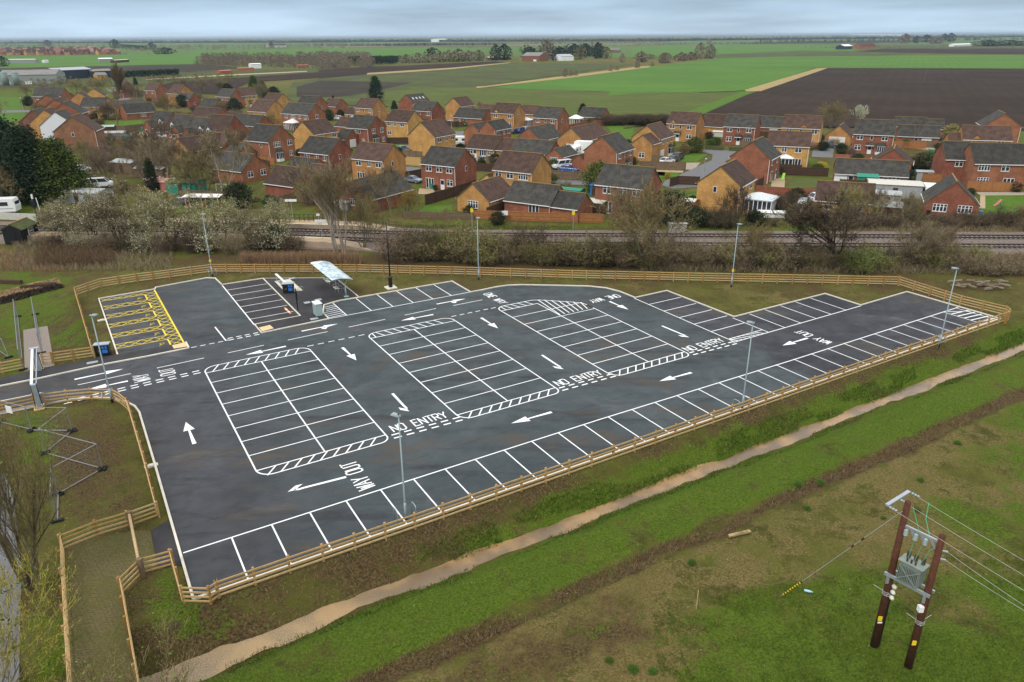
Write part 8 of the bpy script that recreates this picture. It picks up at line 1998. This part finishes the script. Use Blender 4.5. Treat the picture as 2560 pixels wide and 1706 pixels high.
for i, a in enumerate([('Z2', 770, 226, 178, 90, 'g', 'rounded dark tree left of the farm track, mid distance'), ('Z2', 1205, 250, 168, 75, 'g', 'left of two big dark evergreens beside the brown barn'), ('Z2', 1262, 248, 163, 80, 'g', 'right of two big dark evergreens beside the brown barn'),
     ('Z2', 1440, 232, 176, 80, 'g', 'dark tree just left of the tall bare farm trees'), ('Z2', 1550, 240, 140, 95, 'w', 'tall bare tree behind the brown barn'), ('Z2', 1640, 238, 176, 80, 'g', 'dark tree directly left of the white farm shed'), ('Z2', 1740, 225, 158, 80, 'g', 'dark tree behind the white farm shed'), ('Z2', 1815, 225, 156, 80, 'g', 'dark tree right of the one behind the white farm shed'), ('Z2', 1898, 238, 153, 62, 'g', 'tall square dark evergreen at the right end of the farm'), ('Z2', 1780, 246, 178, 80, 'o', 'yellowish tree right of the white farm shed'), ('Z2', 1860, 205, 132, 16, 'w', 'thin tall bare poplar at the farm'),
     ('Z2', 1610, 252, 220, 50, 'g', 'low dark tree in front of the white farm shed'), ('Z2', 1680, 364, 322, 44, 'w', 'left of three small round bushes on the pale bank'), ('Z2', 1716, 360, 324, 26, 'w', 'middle of three small round bushes on the pale bank'), ('Z2', 1748, 356, 326, 34, 'w', 'right of three small round bushes on the pale bank'), ('Z2', 1985, 326, 293, 32, 'w', 'left of two small bushes farther along the pale bank'), ('Z2', 2032, 320, 296, 28, 'w', 'right of two small bushes farther along the pale bank'), ('Z2', 2168, 303, 272, 36, 'w', 'single bush on the pale bank near its far end'), ('Z2', 2270, 290, 266, 30, 'w', 'last bush at the far end of the pale bank'),
     ('Z3', 155, 240, 192, 76, 'w', 'brown bush at the left end of the hedge between wheat fields'), ('Z3', 250, 228, 188, 80, 'w', 'brown bush in the middle of the hedge between wheat fields'), ('Z3', 310, 222, 185, 80, 'w', 'brown bush right of middle of the hedge between wheat fields'), ('Z3', 365, 215, 140, 56, 'w', 'left of two tall bare trees at the end of the field hedge'), ('Z3', 425, 213, 148, 58, 'w', 'right of two tall bare trees at the end of the field hedge'), ('Z3', 60, 215, 192, 60, 'w', 'low brown bush left of the field hedge'), ('Z3', 8, 235, 184, 50, 'w', 'bare bush near the pale bank end'),
     ('Z3', 1690, 118, 88, 34, 'g', 'dark tree at the left of the far right farm'), ('Z3', 1750, 115, 82, 40, 'g', 'second dark tree of the far right farm'), ('Z3', 1860, 104, 74, 30, 'g', 'third dark tree of the far right farm'), ('Z3', 1898, 110, 74, 48, 'g', 'largest dark tree of the far right farm'), ('Z3', 1620, 120, 80, 56, 'w', 'bare tree at the left end of the far right farm'), ('Z3', 1810, 122, 96, 80, 'w', 'brown bare tree among the dark ones at the far right farm'), ('Z3', 422, 124, 100, 24, 'w', 'lone bare tree on the far field line'), ('Z3', 1430, 104, 94, 14, 'g', 'tiny dark tree on the far field at right'), ('Z3', 2130, 138, 112, 120, 'g', 'dark copse at the far right edge, left half'), ('Z3', 2260, 134, 112, 180, 'g', 'dark copse at the far right edge, right half'),
     ('Z2', 2195, 262, 206, 90, 'w', 'bare tree right of the farm beyond the pale bank'), ('Z2', 2066, 264, 218, 36, 'w', 'small bare tree right of the farm'), ('Z2', 2340, 270, 216, 40, 'w', 'bare tree at the gate right of the farm'), ('Z2', 1960, 238, 178, 60, 'o', 'olive tree beside the square dark evergreen'),
     ('Z1', 20, 292, 246, 60, 'g', 'dark tree at the left edge by the long low barn'), ('Z1', 1040, 178, 142, 44, 'g', 'dark tree at the right end of the distant estate'), ('Z1', 790, 168, 126, 50, 'g', 'dark tree behind the distant estate'), ('Z1', 327, 150, 124, 40, 'g', 'dark round tree on the skyline above the distant estate'), ('Z1', 1858, 165, 134, 30, 'g', 'dark tree by the distant white farmhouse'), ('Z1', 1130, 208, 176, 100, 'g', 'low dark bush row right of the distant estate')]):
    fartree(*a, i=i)
for i, (x, y, top, w) in enumerate(((590, 268, 222, 90), (670, 266, 214, 90), (740, 264, 218, 90), (820, 262, 208, 90), (880, 258, 196, 90), (950, 258, 190, 100), (1020, 256, 200, 90), (1085, 252, 196, 80))): fartree('Z2', x, y, top, w, 'w', 'brown bare tree of the row left of the brown barn', i=i, group='bare trees left of the barn')
# bare woodland and hedges that read as masses
def wood(name, v, poly, n, h, kind, lab, seed, wpx=None):
    rnd = random.Random(seed); P = [G(v, *p) for p in poly]; mb = MB(); src = clump_mesh(seed, 70 if n > 700 else 110); 
    for i in range(n):
        a, b = rnd.random(), rnd.random(); c_ = P[0].lerp(P[1], a).lerp(P[3].lerp(P[2], a), b); s = h*rnd.uniform(.55, 1.15); w = s*rnd.uniform(.8, 1.3); r_ = rnd.uniform(0, 6.28); ca, sa = math.cos(r_)*w, math.sin(r_)*w
        n0 = len(mb.v); mb.v += [(c_.x+x*ca-y*sa, c_.y+x*sa+y*ca, z*s) for x, y, z in src.v]; mb.f += [tuple(q+n0 for q in f) for f in src.f]
    if n > 700:      # the unbroken lower mass of a far wood
        k = 160; dn = (P[3]-P[0]).normalized()*60; T_ = []
        for i in range(k+1):
            a = P[0].lerp(P[1], i/k); T_.append((a, h*rnd.uniform(.45, .85)))
        for (a, ha), (b, hb) in zip(T_[:-1], T_[1:]):
            u3 = Vector((0, 0, 1)); mb.add([a, b, b+u3*hb, a+u3*ha, a+dn, b+dn, b+dn+u3*hb, a+dn+u3*ha], [(0, 1, 2, 3), (3, 2, 6, 7), (5, 4, 7, 6)])
    return tag(mb.build(name, M[kind]), lab, 'wood', None, 'stuff')
wood('bare_woodland', 'Z1', [(1340, 282), (2353, 318), (2353, 225), (1400, 240)], 420, 8.5, 'farwood', 'bare brown woodland on the left beyond the fields', 3)
wood('bare_woodland', 'Z2', [(0, 320), (360, 300), (330, 235), (0, 225)], 300, 9, 'farwood', 'bare brown woodland beyond the dark hedge', 4)
wood('olive_scrub', 'Z1', [(140, 440), (1700, 395), (1600, 372), (200, 415)], 110, 4.5, 'farolive', 'olive scrub along the farm track behind the estate', 5)
wood('bare_woodland', 'Z1', [(860, 190), (2353, 170), (2353, 140), (900, 165)], 300, 9, 'farwood', 'far brown hedgerows and woods left of centre', 6)
wood('far_treeline', 'Z1', [(-60, 165), (860, 172), (860, 150), (-60, 140)], 90, 10, 'farwood', 'brown trees around the distant estate', 7)
wood('far_treeline', 'Z1', [(-100, 135), (2400, 128), (2400, 116), (-100, 112)], 800, 13, 'fargreen', 'blue green treeline on the left horizon', 8)
wood('far_treeline', 'Z2', [(-50, 126), (2400, 120), (2400, 110), (-50, 112)], 800, 13, 'fargreen', 'blue green treeline on the middle horizon', 9)
wood('far_treeline', 'Z3', [(-50, 108), (2500, 80), (2500, 64), (-50, 96)], 800, 13, 'fargreen', 'blue green treeline on the right horizon', 10)
wood('far_treeline', 'Z2', [(1400, 140), (2400, 134), (2400, 122), (1400, 126)], 120, 10, 'farwood', 'brown hedgerows below the right middle horizon', 11)
wood('far_hedgerow', 'Z3', [(-20, 132), (900, 122), (900, 120), (-20, 130)], 130, 6, 'farwood', 'thin dark hedgerow between far wheat fields, right of centre', 21)
wood('far_hedgerow', 'Z3', [(700, 116), (2400, 98), (2400, 96), (700, 113)], 220, 9, 'fargreen', 'thin dark hedgerow across the far right fields', 22)
wood('far_hedgerow', 'Z3', [(1000, 148), (2400, 149), (2400, 147), (1000, 146)], 120, 3.5, 'farwood', 'low hedgerow below the far right farm', 23)
wood('far_hedgerow', 'Z2', [(1000, 168), (2353, 148), (2353, 146), (1000, 165)], 140, 4.5, 'farwood', 'thin hedgerow across the far middle fields', 24)
wood('far_hedgerow', 'Z2', [(-60, 152), (1200, 146), (1200, 142), (-60, 149)], 220, 7, 'fargreen', 'thin dark hedgerow across the far left fields', 25)
wood('far_hedgerow', 'Z1', [(0, 228), (1300, 206), (1300, 204), (0, 225)], 60, 3, 'farolive', 'thin hedge along the far left wheat field', 26)
wood('farm_wood', 'Z2', [(1380, 232), (1920, 226), (1920, 212), (1380, 216)], 60, 15, 'fargreen', 'dark wood standing behind the farm buildings in the middle distance', 27)
def hedge_wall(v, a, b, top, lab, mt='evergreen', d=5.0):
    p, q = G(v, *a), G(v, *b); h = (a[1]-top)*VIEWS[v][2]/FPX*math.hypot(p.x, p.y); rnd = random.Random(int(a[0])); mb = MB(); dirn = (q-p); nn_ = Vector((-dirn.y, dirn.x, 0)).normalized()
    for i in range(5000):
        c_ = p+dirn*rnd.random()+nn_*rnd.uniform(0, d); c_.z = h*math.sqrt(rnd.random())*(1+.06*rnd.gauss(0, 1)); flake(mb, c_, rnd.uniform(.3, .7), rnd)
    return tag(mb.build('tall_hedge', M[mt]), lab, 'hedge')
hedge_wall('Z1', (800, 372), (1235, 352), 338, 'long clipped dark evergreen hedge beside the black barns')
hedge_wall('Z2', (200, 270), (560, 262), 232, 'dark evergreen hedge at the edge of the bare woodland')
hedge_wall('Z2', (235, 285), (540, 276), 246, 'second dark evergreen hedge in front of the first')
hedge_wall('Z1', (830, 170), (1000, 186), 148, 'far dark hedge at the right of the distant estate')
# barns and farm buildings
def barn(v, a, b, D, h, wall, roof, lab, pitch=14, cat='barn', items='', name='barn'):
    p, q = G(v, *a), G(v, *b); L = (q-p).length; ang = math.atan2((q-p).y, (q-p).x); t = thing(name, lab, cat, q, ang)
    gable(t, L, D, h, 'x', wall, roof, pitch=pitch, gut=False)
    if items: wall_items(t, items, lambda s, z, o: (-L+s, -o, z), L, 1)
M['barnblue'] = plain('dark_blue_cladding', (.018, .030, .050), .6)
M['barnroof'] = plain('pale_sheet_roof', (.34, .36, .38), .6, .35, var=.12)
M['barngrey'] = plain('grey_green_cladding', (.26, .28, .25), .7, .3, var=.2)
M['silo'] = plain('silo_steel', (.17, .23, .21), .5)
M['asb'] = plain('asbestos_roof', (.20, .195, .185), .85, .2, var=.2, scale=.3)
barn('Z1', (0, 420), (395, 412), 24, 6.0, 'barngrey', 'asb', 'large grey barn with pale roof and two round silos, far left', 13, items='G.12:0 G.3:0 G.5:0')
for x in (45, 120):
    p = G('Z1', x, 424); t = thing('silo', 'pale green grain silo in front of the large grey barn, %s one' % ('left' if x < 80 else 'right'), 'silo', p); mb = MB(); mb.cyl((0, 0, 0), 2.0, 8, 14); mb.build('tank', M['silo'], t, True); mb = MB(); mb.cyl((0, 0, 8), 2.1, 1.0, 14, .4); mb.build('cap', M['silo'], t)
barn('Z1', (395, 385), (640, 372), 18, 6.5, 'barnblue', 'barnroof', 'dark blue barn with pale roof behind the grey barn', 10)
barn('Z1', (640, 374), (790, 366), 14, 5.0, 'barnblue', 'asb', 'lower dark barn right of the dark blue one', 10)
barn('Z1', (50, 272), (245, 270), 10, 4.2, 'barngrey', 'corrlight', 'long low cream roofed barn on the green field, far left', 8)
barn('Z1', (680, 264), (775, 262), 14, 4.0, 'barngrey', 'white', 'white roofed sheds in the far green field', 8)
barn('Z1', (790, 268), (885, 262), 6, 3.0, 'wooddark', 'corrlight', 'row of parked machines and low sheds beside the white roofed sheds', 8)
barn('Z1', (305, 268), (335, 267), 5, 3.0, 'white', 'white', 'small white trailer on the far green field', 8, 'trailer', '', 'trailer')
barn('Z1', (1720, 306), (1790, 304), 8, 4.0, 'white', 'white', 'white cabins by the small orchard', 8, 'cabin', '', 'cabin')
barn('Z1', (1510, 345), (1590, 340), 6, 2.4, 'woodorange', 'tarpred', 'low red roofed poultry shed by the orchard, left', 10)
barn('Z1', (1630, 325), (1740, 322), 6, 2.4, 'woodorange', 'tarpred', 'low red roofed poultry shed by the orchard, right', 10)
barn('Z1', (2040, 302), (2110, 300), 6, 2.4, 'woodorange', 'tarpred', 'low red shed at the edge of the woodland', 10)
barn('Z1', (670, 385), (740, 382), 7, 3.4, 'buff', 'asb', 'small pale farm cottage left of the long dark hedge', 25, 'cottage', '', 'cottage')
barn('Z2', (1380, 256), (1500, 258), 20, 6.0, 'brownbrick', 'asb', 'brown brick barn with grey roof among the farm trees', 20, items='G.75:0')
barn('Z2', (1650, 254), (1735, 252), 18, 5.0, 'white', 'barnroof', 'white farm shed with blue openings, right of the brown barn', 14, items='G.3:0 G.7:0')
barn('Z2', (812, 124), (872, 122), 40, 12, 'white', 'white', 'long white warehouse on the horizon', 6, 'warehouse', '', 'warehouse')
barn('Z2', (1150, 250), (1260, 248), 8, 3.2, 'woodold', 'corrlight', 'low open shed at the feet of the two big dark evergreens', 10)
barn('Z3', (1248, 158), (1300, 156), 16, 6, 'barnblue', 'white', 'barn with a bright white roof on the far fields at right', 20)
barn('Z3', (1345, 154), (1440, 152), 14, 6, 'red', 'brown', 'red roofed farmhouse beside the bright white barn', 35, 'farmhouse', '', 'farmhouse')
barn('Z3', (1290, 70), (1600, 74), 60, 8, 'white', 'white', 'long white glasshouses on the right horizon', 6, 'glasshouse', '', 'glasshouse')
barn('Z3', (1920, 140), (2030, 136), 10, 4, 'white', 'white', 'row of small white buildings far right', 20, 'building', '', 'building')
barn('Z2', (1975, 200), (2050, 200), 12, 5, 'woodold', 'asb', 'grey farm shed right of the olive farm tree', 18)
barn('Z1', (1840, 162), (1960, 160), 12, 5, 'white', 'brown', 'far pale farmhouse left of centre', 30, 'farmhouse', '', 'farmhouse')
# the distant estate: small red houses packed along the field edge
fe = random.Random(3); far_proto = []; M['pinkroof'] = plain('pinkish_tiles', (.26, .135, .11), .9, .2, per_obj=.2)
for i, (w_, r_) in enumerate((('red', 'dark'), ('red', 'brown'), ('buff', 'brown'), ('red', 'pinkroof'))):
    far_proto.append((w_, r_))
FP = {}
k = 0
for row, (y0, y1, n) in enumerate(((215, 209, 32), (205, 198, 30), (196, 188, 27), (188, 178, 22))):
    for j in range(n):
        x = -10 + (860-row*60)*(j+.5)/n + fe.uniform(-8, 8); y = y0+(y1-y0)*j/n + fe.uniform(-2, 2); p = G('Z1', x, y); w_, r_ = far_proto[fe.choice((0, 1, 1, 2, 3, 3, 3))]; key = (w_, r_)
        lab = 'small red or buff house packed into the distant estate on the left'; a_ = R(fe.choice((-10, 12, 80, 60)))
        if key not in FP:
            t = thing('estate_house', lab, 'house', p, a_, 'houses of the distant estate'); gable(t, 9.5, 8.5, 5.0, 'x', w_, r_, 0, 0, 42, gut=False); wall_items(t, 'w.2:1 w.8:1 l.3:0', lambda s, z, o: (-9.5+s, -o, z), 9.5, 2); FP[key] = t
        else: dup(FP[key], p, a_, lab)
# small orchard posts in the mid distance and utility posts
rnd = random.Random(2)
mb = MB()
for i in range(14):
    for j in range(5):
        p = G('Z1', 1270+i*26+j*6, 345-j*10); mb.tube([p, p+Vector((0, 0, 3.2))], .09, 4)
tag(mb.build('orchard_stakes', M['woodold']), 'rows of thin stakes and young trees by the poultry sheds', 'orchard', None, 'stuff')
q, h = HT('Z3', (1738, 362), (1748, 275)); t = thing('field_pole', 'thin wooden pole standing in the ploughed field', 'pole', q); mb = MB(); mb.tube([(0, 0, 0), (0, 0, min(h, 11))], [.16, .11], 6); mb.build('shaft', M['woodold'], t); mb = MB(); mb.box((0, 0, min(h, 11)-.4), (1.6, .12, .12)); mb.build('crossbar', M['woodold'], t)
# ------------------------------------------------------------------ haze
def haze(dens):
    bpy.ops.mesh.primitive_cube_add(size=1, location=(0, 0, 0))
    o = bpy.context.object; o.name = 'haze'; o.data.name = 'haze'
    o.scale = (50000, 50000, 40); o.location = (0, 20000, 17)
    m_ = bpy.data.materials.new('haze_air'); m_.use_nodes = True; t_ = m_.node_tree; t_.nodes.clear()
    oo = t_.nodes.new('ShaderNodeOutputMaterial'); pv = t_.nodes.new('ShaderNodeVolumePrincipled'); pv.inputs['Color'].default_value = (.62, .76, .92, 1); pv.inputs['Density'].default_value = dens; pv.inputs['Anisotropy'].default_value = .2
    t_.links.new(pv.outputs[0], oo.inputs['Volume']); o.data.materials.append(m_); tag(o, kind='stuff')
haze(0.00007)
print('objects', len(bpy.data.objects), 'houses', len(HOUSES))
